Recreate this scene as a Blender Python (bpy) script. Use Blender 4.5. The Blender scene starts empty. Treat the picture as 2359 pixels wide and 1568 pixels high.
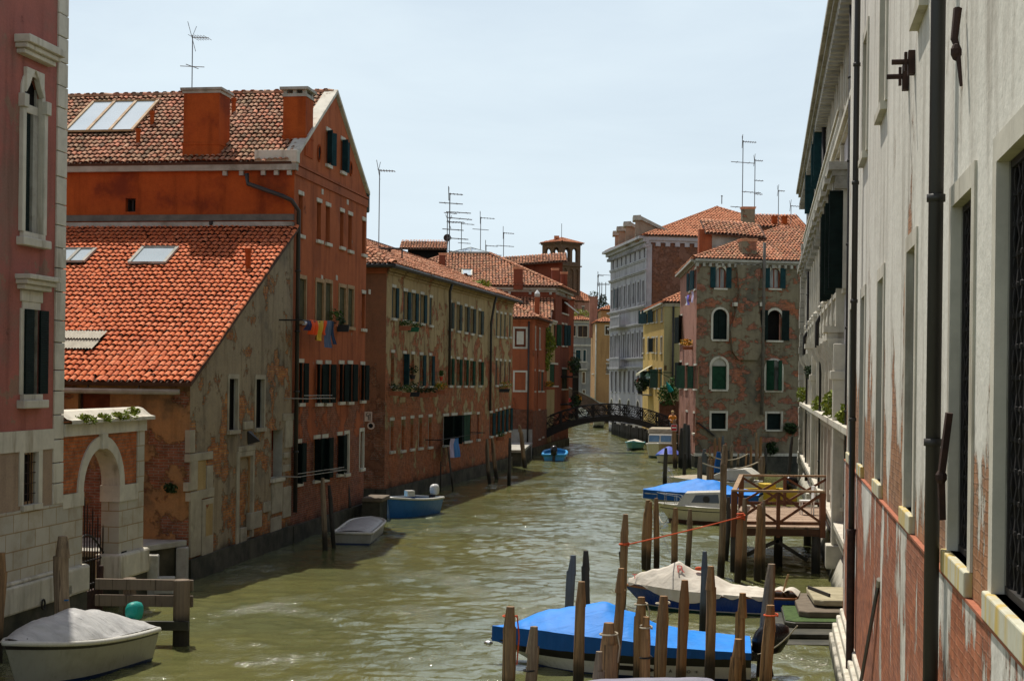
import bpy, bmesh, math, random
from mathutils import Vector, Matrix, noise
random.seed(7)
R = math.radians
scene = bpy.context.scene
C = scene.collection
# ---------------------------------------------------------------- camera geometry (used to survey the place from the photograph)
FPX, PX0, PY0, EYE, ROLL = 3400.0, 1179.0, 874.0, 5.4, 0.012
def ray(x, y):
    dx, dy = x - PX0, y - PY0
    return Vector((dx*math.cos(ROLL) + dy*math.sin(ROLL), FPX, dx*math.sin(ROLL) - dy*math.cos(ROLL)))
def at(x, y, Y):                       # photo point at depth Y
    r = ray(x, y); r = r*(Y/FPX); return Vector((r.x, Y, EYE + r.z))
def G(x, y, z=0.0):                    # photo point on the horizontal plane z
    r = ray(x, y); k = (z-EYE)/r.z; return Vector((r.x*k, r.y*k, z))
# ---------------------------------------------------------------- object helpers
WLOC = {}
def tag(o, label=None, cat=None, group=None, kind=None):
    if label: o['label'] = label
    if cat: o['category'] = cat
    if group: o['group'] = group
    if kind: o['kind'] = kind
    return o
def thing(name, label, cat, loc=(0, 0, 0), group=None):
    o = bpy.data.objects.new(name, None); C.objects.link(o)
    o.location = loc; o.empty_display_size = .3
    WLOC[o.name] = Vector(loc)
    return tag(o, label, cat, group)
def dup(root, loc, rz=0.0, sc=None, label=None, group=None, tilt=None):
    def cp(o, par):
        c = o.copy(); C.objects.link(c)
        if par is not None: c.parent = par
        for ch in [k for k in KIDS.get(o.name, [])]: cp(ch, c)
        return c
    r = cp(root, None)
    r.location = loc; r.rotation_euler = ((tilt[0], tilt[1], rz) if tilt else (0, 0, rz))
    if sc: r.scale = sc
    if label: r['label'] = label
    if group: r['group'] = group
    return r
KIDS = {}
class MB:
    def __init__(s): s.v = []; s.f = []; s.m = []
    def add(s, vs, fs, mi=0):
        b = len(s.v); s.v += [Vector(p) for p in vs]
        for f in fs: s.f.append([b+i for i in f]); s.m.append(mi)
        return s
    def poly(s, *pts, mi=0): return s.add(pts, [list(range(len(pts)))], mi)
    def box(s, c, size, rz=0.0, mi=0):
        hx, hy, hz = size[0]/2, size[1]/2, size[2]/2; ca, sa = math.cos(rz), math.sin(rz); c = Vector(c)
        vs = [c+Vector((x*ca-y*sa, x*sa+y*ca, z)) for z in (-hz, hz) for x, y in ((-hx, -hy), (hx, -hy), (hx, hy), (-hx, hy))]
        return s.add(vs, [(3, 2, 1, 0), (4, 5, 6, 7), (0, 1, 5, 4), (1, 2, 6, 5), (2, 3, 7, 6), (3, 0, 4, 7)], mi)
    def ext(s, poly, vec, mi=0):       # prism: polygon swept along vec
        n = len(poly); vec = Vector(vec); poly = [Vector(p) for p in poly]
        vs = poly + [p+vec for p in poly]
        fs = [list(range(n))[::-1], list(range(n, 2*n))] + [(i, (i+1) % n, n+(i+1) % n, n+i) for i in range(n)]
        return s.add(vs, fs, mi)
    def bar(s, a, b, w, h=None, mi=0):  # square-section bar
        a, b = Vector(a), Vector(b); h = h or w; d = (b-a).normalized()
        up = Vector((0, 0, 1)) if abs(d.z) < .95 else Vector((0, 1, 0))
        r = d.cross(up).normalized(); u = r.cross(d)
        q = [a+r*(x*w/2)+u*(y*h/2) for x, y in ((-1, -1), (1, -1), (1, 1), (-1, 1))]
        return s.ext(q, b-a, mi)
    def tube(s, pts, rad, n=8, mi=0, cap=True):
        pts = [Vector(p) for p in pts]; rs = rad if isinstance(rad, (list, tuple)) else [rad]*len(pts)
        vs = []; ref = None
        for i, p in enumerate(pts):
            d = (pts[min(i+1, len(pts)-1)] - pts[max(i-1, 0)]).normalized()
            if ref is None or abs(ref.dot(d)) > .95: ref = Vector((0, 0, 1)) if abs(d.z) < .9 else Vector((1, 0, 0))
            r = d.cross(ref).normalized(); u = r.cross(d).normalized(); ref = u
            vs += [p + (r*math.cos(2*math.pi*k/n) + u*math.sin(2*math.pi*k/n))*rs[i] for k in range(n)]
        fs = [(i*n+k, i*n+(k+1) % n, (i+1)*n+(k+1) % n, (i+1)*n+k) for i in range(len(pts)-1) for k in range(n)]
        if cap: fs += [list(range(n))[::-1], list(range((len(pts)-1)*n, len(pts)*n))]
        return s.add(vs, fs, mi)
    def ball(s, c, rx, ry, rz, n=10, m=7, mi=0):
        c = Vector(c); vs = []
        for j in range(m+1):
            t = math.pi*j/m
            for k in range(n):
                a = 2*math.pi*k/n; vs.append(c+Vector((rx*math.sin(t)*math.cos(a), ry*math.sin(t)*math.sin(a), rz*math.cos(t))))
        fs = [(j*n+k, (j+1)*n+k, (j+1)*n+(k+1) % n, j*n+(k+1) % n) for j in range(m) for k in range(n)]
        return s.add(vs, fs, mi)
    def build(s, name, mats, parent=None, smooth=False, bevel=0, label=None):
        off = WLOC.get(parent.name, Vector()) if parent is not None else Vector()
        me = bpy.data.meshes.new(name)
        me.from_pydata([p-off for p in s.v], [], s.f)
        uv = me.uv_layers.new(name='UVMap'); me.update()
        for p in me.polygons:
            n = p.normal
            if abs(n.z) > .75: ax, ay = Vector((1, 0, 0)), Vector((0, 1, 0))
            else:
                ax = Vector((-n.y, n.x, 0)).normalized(); ay = Vector((0, 0, 1))
                if abs(n.x) > abs(n.y): ax = ax if ax.y > 0 else -ax
                else: ax = ax if ax.x > 0 else -ax
            for li in p.loop_indices:
                w = me.vertices[me.loops[li].vertex_index].co + off
                uv.data[li].uv = (w.dot(ax), w.dot(ay))
            if smooth: p.use_smooth = True
        for m in (mats if isinstance(mats, (list, tuple)) else [mats]): me.materials.append(m)
        if len(me.materials) > 1: me.polygons.foreach_set('material_index', s.m)
        o = bpy.data.objects.new(name, me); C.objects.link(o)
        if parent is not None:
            o.parent = parent; WLOC[o.name] = off; KIDS.setdefault(parent.name, []).append(o)
        if bevel:
            b = o.modifiers.new('bevel', 'BEVEL'); b.width = bevel; b.segments = 2; b.limit_method = 'ANGLE'
        if label: o['label'] = label
        return o
class Fac:                              # vertical facade through two plan points; s=1 faces right of the run, -1 left
    def __init__(f, p0, p1, s=1):
        f.O = Vector((p0[0], p0[1])); d = Vector((p1[0]-p0[0], p1[1]-p0[1])); f.L = d.length; f.u = d/f.L
        f.n = Vector((f.u.y, -f.u.x))*s; f.s = s
    def p(f, u, z, o=0.0):
        q = f.O + f.u*u + f.n*o; return Vector((q.x, q.y, z))
    def px(f, x, y):
        r = ray(x, y); d = Vector((r.x, r.y)); k = f.O.dot(f.n)/d.dot(f.n)
        q = d*k; return (q-f.O).dot(f.u), EYE + r.z*k
    def rect(f, xl, xr, yt, yb):
        xm, ym = (xl+xr)/2, (yt+yb)/2
        a, b = f.px(xl, ym)[0], f.px(xr, ym)[0]
        return min(a, b), max(a, b), f.px(xm, yb)[1], f.px(xm, yt)[1]
    def box(f, mb, u0, u1, z0, z1, o0, o1, mi=0):
        q = [f.p(u0, z0, o0), f.p(u1, z0, o0), f.p(u1, z0, o1), f.p(u0, z0, o1)]
        return mb.ext(q, (0, 0, z1-z0), mi)
def clip(poly, a, b):                   # clip 2d poly to the left of edge a->b
    out = []
    def sd(p): return (b[0]-a[0])*(p[1]-a[1]) - (b[1]-a[1])*(p[0]-a[0])
    for i in range(len(poly)):
        p, q = poly[i], poly[(i+1) % len(poly)]; sp, sq = sd(p), sd(q)
        if sp >= -1e-9: out.append(p)
        if (sp > 1e-9 and sq < -1e-9) or (sp < -1e-9 and sq > 1e-9):
            t = sp/(sp-sq); out.append((p[0]+(q[0]-p[0])*t, p[1]+(q[1]-p[1])*t))
    return out
def wall(mb, f, outline, holes, depth=.2, mi=0, off=0.0, rmi=None):
    """facade sheet with real openings; outline is a convex (u,z) polygon, counter-clockwise"""
    us = sorted({p[0] for p in outline} | {h[0] for h in holes} | {h[1] for h in holes})
    zs = sorted({p[1] for p in outline} | {h[2] for h in holes} | {h[3] for h in holes})
    for i in range(len(us)-1):
        for j in range(len(zs)-1):
            cu, cz = (us[i]+us[i+1])/2, (zs[j]+zs[j+1])/2
            if any(h[0] < cu < h[1] and h[2] < cz < h[3] for h in holes): continue
            c = [(us[i], zs[j]), (us[i+1], zs[j]), (us[i+1], zs[j+1]), (us[i], zs[j+1])]
            for k in range(len(outline)):
                if len(c) < 3: break
                c = clip(c, outline[k], outline[(k+1) % len(outline)])
            if len(c) >= 3: mb.poly(*[f.p(u, z, off) for u, z in c], mi=mi)
    r = mi if rmi is None else rmi
    for u0, u1, z0, z1 in [h[:4] for h in holes]:
        for a, b in (((u0, z0), (u0, z1)), ((u0, z1), (u1, z1)), ((u1, z1), (u1, z0)), ((u1, z0), (u0, z0))):
            mb.poly(f.p(a[0], a[1], off), f.p(b[0], b[1], off), f.p(b[0], b[1], off-depth), f.p(a[0], a[1], off-depth), mi=r)
# ---------------------------------------------------------------- materials
class NT:
    def __init__(s, name):
        s.m = bpy.data.materials.new(name); s.m.use_nodes = True; s.t = s.m.node_tree; s.t.nodes.clear()
        s.out = s.n('ShaderNodeOutputMaterial'); s.b = s.n('ShaderNodeBsdfPrincipled'); s.l(s.b.outputs[0], s.out.inputs[0])
    def n(s, t, **kw):
        o = s.t.nodes.new(t)
        for k, v in kw.items(): setattr(o, k, v)
        return o
    def l(s, a, b): s.t.links.new(a, b)
    def set(s, sock, v):
        if hasattr(v, 'is_output'): s.l(v, sock)
        else: sock.default_value = v
    def uv(s): return s.n('ShaderNodeUVMap').outputs[0]
    def obj(s): return s.n('ShaderNodeTexCoord').outputs['Object']
    def pos(s): return s.n('ShaderNodeNewGeometry').outputs['Position']
    def z(s):
        x = s.n('ShaderNodeSeparateXYZ'); s.l(s.pos(), x.inputs[0]); return x.outputs[2]
    def map(s, v, sc, loc=(0, 0, 0)):
        m = s.n('ShaderNodeMapping'); s.l(v, m.inputs[0]); m.inputs['Scale'].default_value = sc; m.inputs['Location'].default_value = loc; return m.outputs[0]
    def noise(s, v, scale, det=4, rough=.55, dist=0.0):
        n = s.n('ShaderNodeTexNoise'); s.l(v, n.inputs['Vector']); n.inputs['Scale'].default_value = scale
        n.inputs['Detail'].default_value = det; n.inputs['Roughness'].default_value = rough; n.inputs['Distortion'].default_value = dist; return n.outputs['Fac']
    def rng(s, v, a, b, c=0.0, d=1.0, smooth=True):
        r = s.n('ShaderNodeMapRange'); r.interpolation_type = 'SMOOTHSTEP' if smooth else 'LINEAR'
        s.l(v, r.inputs[0]); r.inputs[1].default_value = a; r.inputs[2].default_value = b; r.inputs[3].default_value = c; r.inputs[4].default_value = d; return r.outputs[0]
    def mix(s, f, a, b, mode='MIX'):
        m = s.n('ShaderNodeMix', data_type='RGBA', blend_type=mode)
        s.set(m.inputs[0], f); s.set(m.inputs[6], a if hasattr(a, 'is_output') else (*a, 1)); s.set(m.inputs[7], b if hasattr(b, 'is_output') else (*b, 1)); return m.outputs[2]
    def math(s, op, a, b=0.0):
        m = s.n('ShaderNodeMath', operation=op); s.set(m.inputs[0], a); s.set(m.inputs[1], b); return m.outputs[0]
    def bump(s, h, st=.5, dist=.02, prev=None):
        b = s.n('ShaderNodeBump'); s.l(h, b.inputs['Height']); b.inputs['Strength'].default_value = st; b.inputs['Distance'].default_value = dist
        if prev is not None: s.l(prev, b.inputs['Normal'])
        return b.outputs[0]
    def fin(s, col, rough=.85, nrm=None, spec=.3, metal=0.0):
        s.set(s.b.inputs['Base Color'], col if hasattr(col, 'is_output') else (*col, 1)); s.set(s.b.inputs['Roughness'], rough)
        s.b.inputs['Specular IOR Level'].default_value = spec; s.b.inputs['Metallic'].default_value = metal
        if nrm is not None: s.l(nrm, s.b.inputs['Normal'])
        return s.m
def seedloc(name): 
    h = sum(ord(c)*(i+3) for i, c in enumerate(name)); return ((h*7 % 97)*1.3, (h*13 % 89)*1.7, 0)
def plaster(name, c1, c2, b1=(.30, .11, .06), b2=(.22, .09, .05), mortar=(.30, .26, .2), brick=.35, bz=2.5, bg=.5, streak=.5, algae=.9, patch=None, pz=.62, vs=1.0, dark=None, ns=.8):
    """weathered plaster that has fallen off in patches to show the bricks"""
    t = NT(name); uv = t.map(t.uv(), (1, 1, 1), seedloc(name)); z = t.z(); raw = t.uv()
    n1 = t.noise(uv, .45, 6, .6); n2 = t.noise(uv, 4, 5, .65); st = t.noise(t.map(uv, (2.2, .22, 1)), 1.0, 5, .6)
    fine = t.noise(uv, 22, 3, .6)
    base = t.mix(t.rng(t.math('ADD', t.math('MULTIPLY', n1, .7), t.math('MULTIPLY', n2, .35)), .36, .68), c1, c2)
    if dark: base = t.mix(t.rng(n1, .52, .66, 0, .8), base, dark)
    if patch: base = t.mix(t.rng(t.noise(t.map(uv, (1, 1, 1), (31, 7, 0)), .9, 6, .62), pz, pz+.03), base, patch)
    base = t.mix(t.math('MULTIPLY', t.rng(st, .45, .75), streak), base, (.25, .2, .15), 'MULTIPLY')
    base = t.mix(t.rng(fine, .3, .75, 0, .35), base, (.55, .55, .55), 'MULTIPLY')
    bt = t.n('ShaderNodeTexBrick')
    bt.inputs['Scale'].default_value = 1.0; bt.inputs['Brick Width'].default_value = .27; bt.inputs['Row Height'].default_value = .075
    bt.inputs['Mortar Size'].default_value = .009; bt.inputs['Mortar Smooth'].default_value = .4; bt.inputs['Bias'].default_value = -.1
    wob = t.n('ShaderNodeVectorMath', operation='MULTIPLY_ADD'); nzv = t.n('ShaderNodeTexNoise'); nzv.inputs['Scale'].default_value = 5; nzv.inputs['Detail'].default_value = 3; t.l(raw, nzv.inputs['Vector']); t.l(nzv.outputs['Color'], wob.inputs[0]); wob.inputs[1].default_value = (.05, .05, 0); t.l(raw, wob.inputs[2]); t.l(wob.outputs[0], bt.inputs['Vector'])
    for k, c in (('Color1', b1), ('Color2', b2), ('Mortar', mortar)): bt.inputs[k].default_value = (*c, 1)
    bc = t.mix(t.rng(n2, .3, .7, 0, .85), bt.outputs[0], (.45, .42, .38), 'MULTIPLY')
    bc = t.mix(t.rng(t.noise(uv, .8, 4), .4, .65, 0, .6), bc, (1.25, 1.0, .7), 'MULTIPLY')
    nb = t.rng(t.noise(t.map(uv, (1, vs, 1), (11, 23, 0)), ns, 9, .66), .15, .85, .0, 1.0, False)
    g = t.rng(z, .3, bz, bg, 0.0, False)
    mk = t.rng(t.math('ADD', nb, g), 1-brick-.018, 1-brick+.018)
    rim = t.math('SUBTRACT', t.rng(t.math('ADD', nb, g), 1-brick-.06, 1-brick-.012), mk)
    base = t.mix(t.math('MULTIPLY', t.math('MAXIMUM', rim, 0.0), .55), base, (.42, .38, .33), 'MULTIPLY')
    col = t.mix(mk, base, bc)
    al = t.rng(t.math('ADD', z, t.math('MULTIPLY', t.noise(uv, 1.2, 5), .9)), algae, algae+.55, 1, 0)
    col = t.mix(al, col, (.010, .011, .006))
    h = t.math('ADD', t.math('MULTIPLY', t.math('MULTIPLY', bt.outputs['Fac'], mk), -.6), t.math('ADD', t.math('MULTIPLY', mk, -1.0), t.math('MULTIPLY', n2, .5)))
    return t.fin(col, .9, t.bump(h, .8, .03), .2)
def simple(name, c1, c2, scale=3, rough=.7, spec=.3, metal=0.0, stretch=(1, 1, 1), bump=.15, grime=None):
    t = NT(name); o = t.map(t.obj(), stretch, seedloc(name)); n = t.noise(o, scale, 6, .62)
    col = t.mix(t.rng(n, .3, .7), c1, c2)
    if grime: col = t.mix(t.rng(t.noise(o, scale*.35, 6, .7), .5, .72, 0, .8), col, grime)
    return t.fin(col, t.rng(n, .2, .8, rough-.08, rough+.08), t.bump(n, bump, .01), spec, metal)
def tilemat(name, cols, moss=(.10, .085, .05), mf=.5):
    t = NT(name); g = t.n('ShaderNodeNewGeometry'); rp = t.n('ShaderNodeValToRGB'); t.l(g.outputs['Random Per Island'], rp.inputs[0])
    e = rp.color_ramp.elements
    while len(e) < len(cols): e.new(.5)
    for i, c in enumerate(cols): e[i].position = i/(len(cols)-1); e[i].color = (*c, 1)
    n = t.noise(t.pos(), 1.1, 6, .65); n2 = t.noise(t.pos(), 14, 4, .6)
    col = t.mix(t.rng(n, .42, .7, 0, mf), rp.outputs[0], moss)
    col = t.mix(t.rng(n2, .35, .75, 0, .5), col, (.5, .47, .45), 'MULTIPLY')
    return t.fin(col, .85, t.bump(n2, .4, .01), .2)
def wood(name, c1, c2, wet=True, vert=True):
    t = NT(name); o = t.obj(); w = t.map(o, (7, 7, .45) if vert else (1.2, 1.2, 9))
    n = t.noise(w, 1.3, 8, .75); k = t.noise(o, 1.2, 4)
    info = t.n('ShaderNodeObjectInfo').outputs['Random']
    col = t.mix(t.rng(n, .3, .7), c1, c2); col = t.mix(t.rng(k, .4, .7, 0, .5), col, (.55, .45, .33), 'MULTIPLY')
    col = t.mix(t.math('MULTIPLY', info, .22), col, (.26, .24, .21))
    crack = t.rng(t.noise(t.map(o, (14, 14, .3)), 1.3, 4, .6), .36, .42, .75, 0)
    col = t.mix(crack, col, (.05, .035, .025))
    if wet:
        z = t.z(); col = t.mix(t.rng(t.math('ADD', z, t.math('MULTIPLY', t.noise(o, 2.5, 4), .4)), .55, .95, .93, 0), col, (.018, .017, .011))
    return t.fin(col, .85, t.bump(n, .6, .015), .25)
def paint(name, c, rough=.35, dirt=(.25, .22, .15), df=.35, spec=.4):
    t = NT(name); o = t.obj(); n = t.noise(o, 1.6, 6, .65); f = t.noise(t.map(o, (6, 6, 1)), 2, 5, .6)
    col = t.mix(t.rng(n, .45, .75, 0, df), c, tuple(a*b*1.6 for a, b in zip(c, dirt)) if max(dirt) < .3 else dirt)
    col = t.mix(t.rng(f, .5, .8, 0, .35), col, (.6, .57, .5), 'MULTIPLY')
    return t.fin(col, t.rng(f, .3, .7, rough-.08, rough+.15), t.bump(n, .08, .01), spec)
def cloth(name, c, c2=None, rough=.65, fold=1.0):
    t = NT(name); o = t.obj(); n = t.noise(t.map(o, (1.6, 3.2, 1.2)), 1.6, 5, .6, .6); f = t.noise(o, 30, 3)
    col = t.mix(t.rng(n, .3, .7), c, c2 or tuple(x*.72 for x in c))
    col = t.mix(t.rng(t.noise(o, 1.1, 6, .7), .52, .75, 0, .35), col, (.62, .6, .55), 'MULTIPLY')
    return t.fin(col, rough, t.bump(f, .12, .003, t.bump(n, .45*fold, .05)), .25)
M = {}
def setup_mats():
    M['pink'] = plaster('pink_plaster', (.43, .145, .11), (.33, .125, .10), brick=.25, bz=6, bg=.02, streak=.45, patch=(.30, .17, .12), pz=.60, algae=-.5, dark=(.27, .16, .12))
    M['shed_front'] = plaster('brown_plaster', (.44, .215, .08), (.26, .15, .07), brick=.36, bz=6, bg=.16, streak=.5, algae=.9, dark=(.085, .06, .035))
    M['shed_gable'] = plaster('grey_plaster', (.36, .285, .18), (.26, .205, .135), b1=(.52, .24, .075), b2=(.34, .12, .05), brick=.375, bz=8.0, bg=.15, streak=.55, algae=.75, dark=(.13, .115, .09))
    M['red'] = plaster('red_plaster', (.45, .125, .043), (.375, .10, .035), dark=(.28, .078, .03), b1=(.33, .10, .05), b2=(.25, .08, .045), brick=.27, bz=6.0, bg=.62, streak=.6, algae=.75, patch=(.30, .24, .17), pz=.68)
    M['red_side'] = plaster('red_side_plaster', (.45, .092, .016), (.32, .058, .012), brick=.12, bz=1, bg=0, streak=.5, algae=-.5, patch=(.3, .2, .14), pz=.73, dark=(.16, .03, .012))
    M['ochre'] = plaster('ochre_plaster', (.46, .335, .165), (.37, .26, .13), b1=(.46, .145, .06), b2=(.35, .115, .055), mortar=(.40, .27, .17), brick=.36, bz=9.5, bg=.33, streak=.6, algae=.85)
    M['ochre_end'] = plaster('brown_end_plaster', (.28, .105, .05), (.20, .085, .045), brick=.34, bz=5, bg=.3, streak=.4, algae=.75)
    M['salmon'] = plaster('salmon_plaster', (.40, .115, .045), (.33, .10, .045), brick=.26, bz=5, bg=.30, streak=.45, algae=.8)
    M['cream'] = plaster('cream_plaster', (.46, .33, .15), (.38, .26, .11), brick=.26, bz=3.5, bg=.35, streak=.45, algae=.8)
    M['darkred'] = plaster('dark_red_plaster', (.24, .065, .032), (.19, .055, .03), brick=.2, bz=3, bg=.3, streak=.5, algae=.8)
    M['grey'] = plaster('grey_house_plaster', (.27, .225, .145), (.20, .165, .108), b1=(.46, .155, .08), b2=(.30, .13, .09), mortar=(.34, .28, .22), brick=.435, bz=30, bg=.02, streak=.5, algae=.9, dark=(.11, .10, .075), vs=1.5)
    M['rose'] = plaster('rose_plaster', (.42, .20, .14), (.34, .16, .11), brick=.34, bz=6, bg=.2, streak=.5, algae=.9)
    M['yellow'] = plaster('yellow_plaster', (.68, .46, .13), (.58, .38, .11), brick=.2, bz=2, bg=.3, streak=.4, algae=.6)
    M['paleyellow'] = plaster('pale_yellow_plaster', (.50, .42, .20), (.44, .36, .17), brick=.15, bz=2, bg=.2, streak=.35, algae=.6)
    M['brickwall'] = plaster('old_brick', (.26, .12, .07), (.2, .09, .06), b1=(.27, .10, .06), b2=(.20, .08, .05), mortar=(.23, .17, .12), brick=.72, bz=30, bg=.1, streak=.5, algae=-1)
    M['beige'] = plaster('beige_plaster', (.40, .29, .20), (.32, .23, .165), brick=.2, bz=3, bg=.1, streak=.4, algae=-.5)
    M['courtbrick'] = plaster('court_brick', (.60, .24, .10), (.5, .2, .09), b1=(.70, .20, .07), b2=(.55, .15, .06), mortar=(.5, .28, .16), brick=.64, bz=30, bg=.1, streak=.4, algae=-1)  # brick albedo raised to stand in for light missing in the courtyard
    M['lavwall'] = plaster('dull_lavender_wall', (.47, .44, .45), (.38, .36, .37), brick=.05, bz=1, bg=0, streak=.7, algae=.5)
    M['brownwall'] = plaster('brown_side_wall', (.25, .13, .085), (.19, .10, .07), b1=(.25, .12, .075), b2=(.19, .095, .065), mortar=(.21, .13, .095), brick=.5, bz=30, bg=.05, streak=.5, algae=-1)
    M['towerbrick'] = plaster('tower_brick', (.20, .12, .08), (.16, .10, .07), b1=(.20, .115, .07), b2=(.15, .09, .06), mortar=(.18, .13, .10), brick=.72, bz=30, bg=.1, streak=.5, algae=-1)
    M['orangebrick'] = plaster('orange_brick', (.48, .20, .08), (.38, .15, .07), b1=(.54, .17, .06), b2=(.42, .125, .05), mortar=(.33, .22, .14), brick=.66, bz=30, bg=.1, streak=.4, algae=1.0)
    M['peach'] = plaster('peach_plaster', (.48, .27, .11), (.40, .22, .095), brick=.2, bz=2, bg=.2, streak=.35, algae=.5)
    M['greyhouse'] = plaster('pale_grey_plaster', (.30, .29, .26), (.24, .23, .21), brick=.15, bz=2, bg=.2, streak=.4, algae=.5)
    M['palazzo'] = plaster('lavender_stone', (.60, .565, .55), (.52, .49, .48), brick=.05, bz=1, bg=0, streak=.4, algae=.5)
    M['white'] = plaster('cream_white_plaster', (.79, .755, .665), (.68, .645, .56), b1=(.44, .235, .13), b2=(.34, .19, .11), mortar=(.38, .22, .14), brick=.30, bz=6.6, bg=.72, streak=.6, algae=-1, vs=.42, ns=.6)
    M['whitelow'] = plaster('low_white_plaster', (.80, .765, .68), (.70, .665, .585), b1=(.46, .18, .10), b2=(.33, .13, .08), mortar=(.42, .20, .125), brick=.49, bz=4.2, bg=.20, streak=.4, algae=.55, vs=.34, ns=.7)
    M['brickbase'] = plaster('damp_brick', (.45, .36, .28), (.36, .28, .22), b1=(.36, .13, .08), b2=(.28, .11, .07), brick=.62, bz=3, bg=.2, streak=.4, algae=.6)
    t = NT('white_stone'); o = t.pos(); n = t.noise(o, 1.3, 7, .68); st = t.noise(t.map(o, (3, 3, .35)), 1.2, 5, .6)
    col = t.mix(t.rng(n, .35, .7), (.62, .575, .47), (.47, .435, .355)); col = t.mix(t.rng(st, .5, .75, 0, .75), col, (.45, .4, .33), 'MULTIPLY')
    col = t.mix(t.rng(t.math('ADD', t.z(), n), .55, .95, 1, 0), col, (.03, .03, .018)); M['stone'] = t.fin(col, .8, t.bump(n, .4, .02), .25)
    t = NT('ashlar_stone'); uv = t.uv(); bt = t.n('ShaderNodeTexBrick'); t.l(uv, bt.inputs['Vector']); bt.inputs['Scale'].default_value = 1
    bt.inputs['Brick Width'].default_value = .62; bt.inputs['Row Height'].default_value = .37; bt.inputs['Mortar Size'].default_value = .012
    for k, c in (('Color1', (.50, .46, .38)), ('Color2', (.43, .40, .33)), ('Mortar', (.33, .24, .13))): bt.inputs[k].default_value = (*c, 1)
    n = t.noise(uv, 1.4, 7, .65); col = t.mix(t.rng(n, .42, .72, 0, .7), bt.outputs[0], (.72, .62, .5), 'MULTIPLY')
    col = t.mix(t.rng(t.math('ADD', t.z(), n), 1.0, 1.35, 1, 0), col, (.018, .018, .011)); M['ashlar'] = t.fin(col, .82, t.bump(t.math('SUBTRACT', n, bt.outputs['Fac']), .5, .015), .25)
    t = NT('yellow_stained_stone'); uv = t.pos(); st = t.noise(t.map(uv, (3, 3, .4)), 1.5, 5, .6); n = t.noise(uv, 5, 5)
    M['sillstone'] = t.fin(t.mix(t.rng(st, .42, .62), t.mix(t.rng(n, .3, .7), (.56, .54, .42), (.48, .46, .34)), (.55, .40, .12)), .85, t.bump(n, .3, .01), .2)
    M['oldstone'] = simple('worn_tan_stone', (.42, .37, .27), (.30, .26, .19), 1.6, .9, grime=(.15, .13, .09), bump=.5)
    M['lavstone'] = simple('dull_lavender_stone', (.43, .41, .42), (.34, .325, .33), 1.2, .85, grime=(.2, .19, .19), bump=.2)
    M['darkbrick'] = simple('shaded_brown_brick', (.13, .075, .05), (.09, .055, .035), 2, .9, bump=.3)  # brick of the far bridge, its own even dark brown
    M['greystone'] = simple('grey_stone', (.42, .40, .34), (.30, .28, .23), 2.0, .85, grime=(.12, .11, .08), bump=.4)
    M['darkstone'] = simple('dark_wet_stone', (.075, .066, .042), (.016, .017, .009), 1.4, .6, bump=.9, grime=(.012, .016, .006))
    M['slabstone'] = simple('pale_landing_stone', (.40, .35, .22), (.28, .24, .15), 3, .85, grime=(.2, .17, .1))
    M['moss'] = simple('green_algae', (.055, .10, .018), (.03, .055, .012), 9, .9, bump=.8)
    M['brownslab'] = simple('brown_slab', (.16, .125, .085), (.12, .095, .065), 4, .85, bump=.3)
    M['shutter'] = None
    def slat(name, c, k=26):
        t = NT(name); w = t.n('ShaderNodeTexWave'); w.bands_direction = 'Z'; w.inputs['Scale'].default_value = k/6.28*2; w.inputs['Distortion'].default_value = .15
        t.l(t.pos(), w.inputs['Vector']); n = t.noise(t.pos(), 3, 5)
        col = t.mix(t.rng(n, .35, .7), c, tuple(x*.6 for x in c)); return t.fin(col, .7, t.bump(w.outputs['Fac'], .5, .012), .12)
    M['shutter'] = slat('dark_green_shutter', (.014, .050, .056)); M['shutter_green'] = slat('green_shutter', (.015, .06, .03))
    M['shutter_olive'] = slat('olive_shutter', (.085, .075, .032)); M['shutter_brown'] = slat('brown_shutter', (.16, .045, .02)); M['shutter_grey'] = slat('faded_shutter', (.07, .085, .07))
    M['shutter_black'] = slat('black_green_shutter', (.008, .017, .014)); M['tanwood'] = simple('tan_wood', (.40, .25, .12), (.30, .18, .08), 4, .7)
    M['redwood'] = simple('red_wood_frame', (.30, .075, .03), (.22, .05, .02), 4, .6)
    M['dark'] = simple('dark_interior', (.008, .008, .008), (.014, .012, .010), 2, .9, spec=.1)
    t = NT('dark_glass'); n = t.noise(t.pos(), .8, 3); M['glass'] = t.fin(t.mix(n, (.010, .012, .013), (.03, .032, .032)), .12, None, .5)
    t = NT('curtain_glass'); n = t.noise(t.map(t.pos(), (6, 6, .7)), 1, 3); M['curtain'] = t.fin(t.mix(t.rng(n, .35, .6), (.16, .155, .14), (.34, .33, .30)), .3, None, .4)
    t = NT('sky_glass'); n = t.noise(t.pos(), .7, 3); M['skyglass'] = t.fin(t.mix(n, (.35, .43, .47), (.50, .57, .60)), .12, None, .6)
    M['windscreen'] = simple('boat_windscreen', (.10, .19, .30), (.16, .26, .36), 2, .15, spec=.6, bump=0)
    M['flashing'] = simple('dark_flashing', (.10, .09, .075), (.16, .14, .115), 3, .8)
    M['corrugated'] = simple('corrugated_sheet', (.62, .58, .47), (.48, .44, .35), 5, .6, bump=.1)
    M['tile_new'] = tilemat('new_terracotta_tiles', [(.62, .155, .05), (.72, .20, .072), (.66, .17, .06), (.76, .25, .11), (.56, .135, .05), (.72, .21, .08)], (.48, .15, .07), .35)
    M['tile_old'] = tilemat('old_mixed_tiles', [(.24, .12, .065), (.52, .19, .10), (.36, .23, .13), (.66, .26, .15), (.20, .125, .075), (.54, .30, .18), (.42, .18, .10)], (.19, .125, .06), .5)
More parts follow.
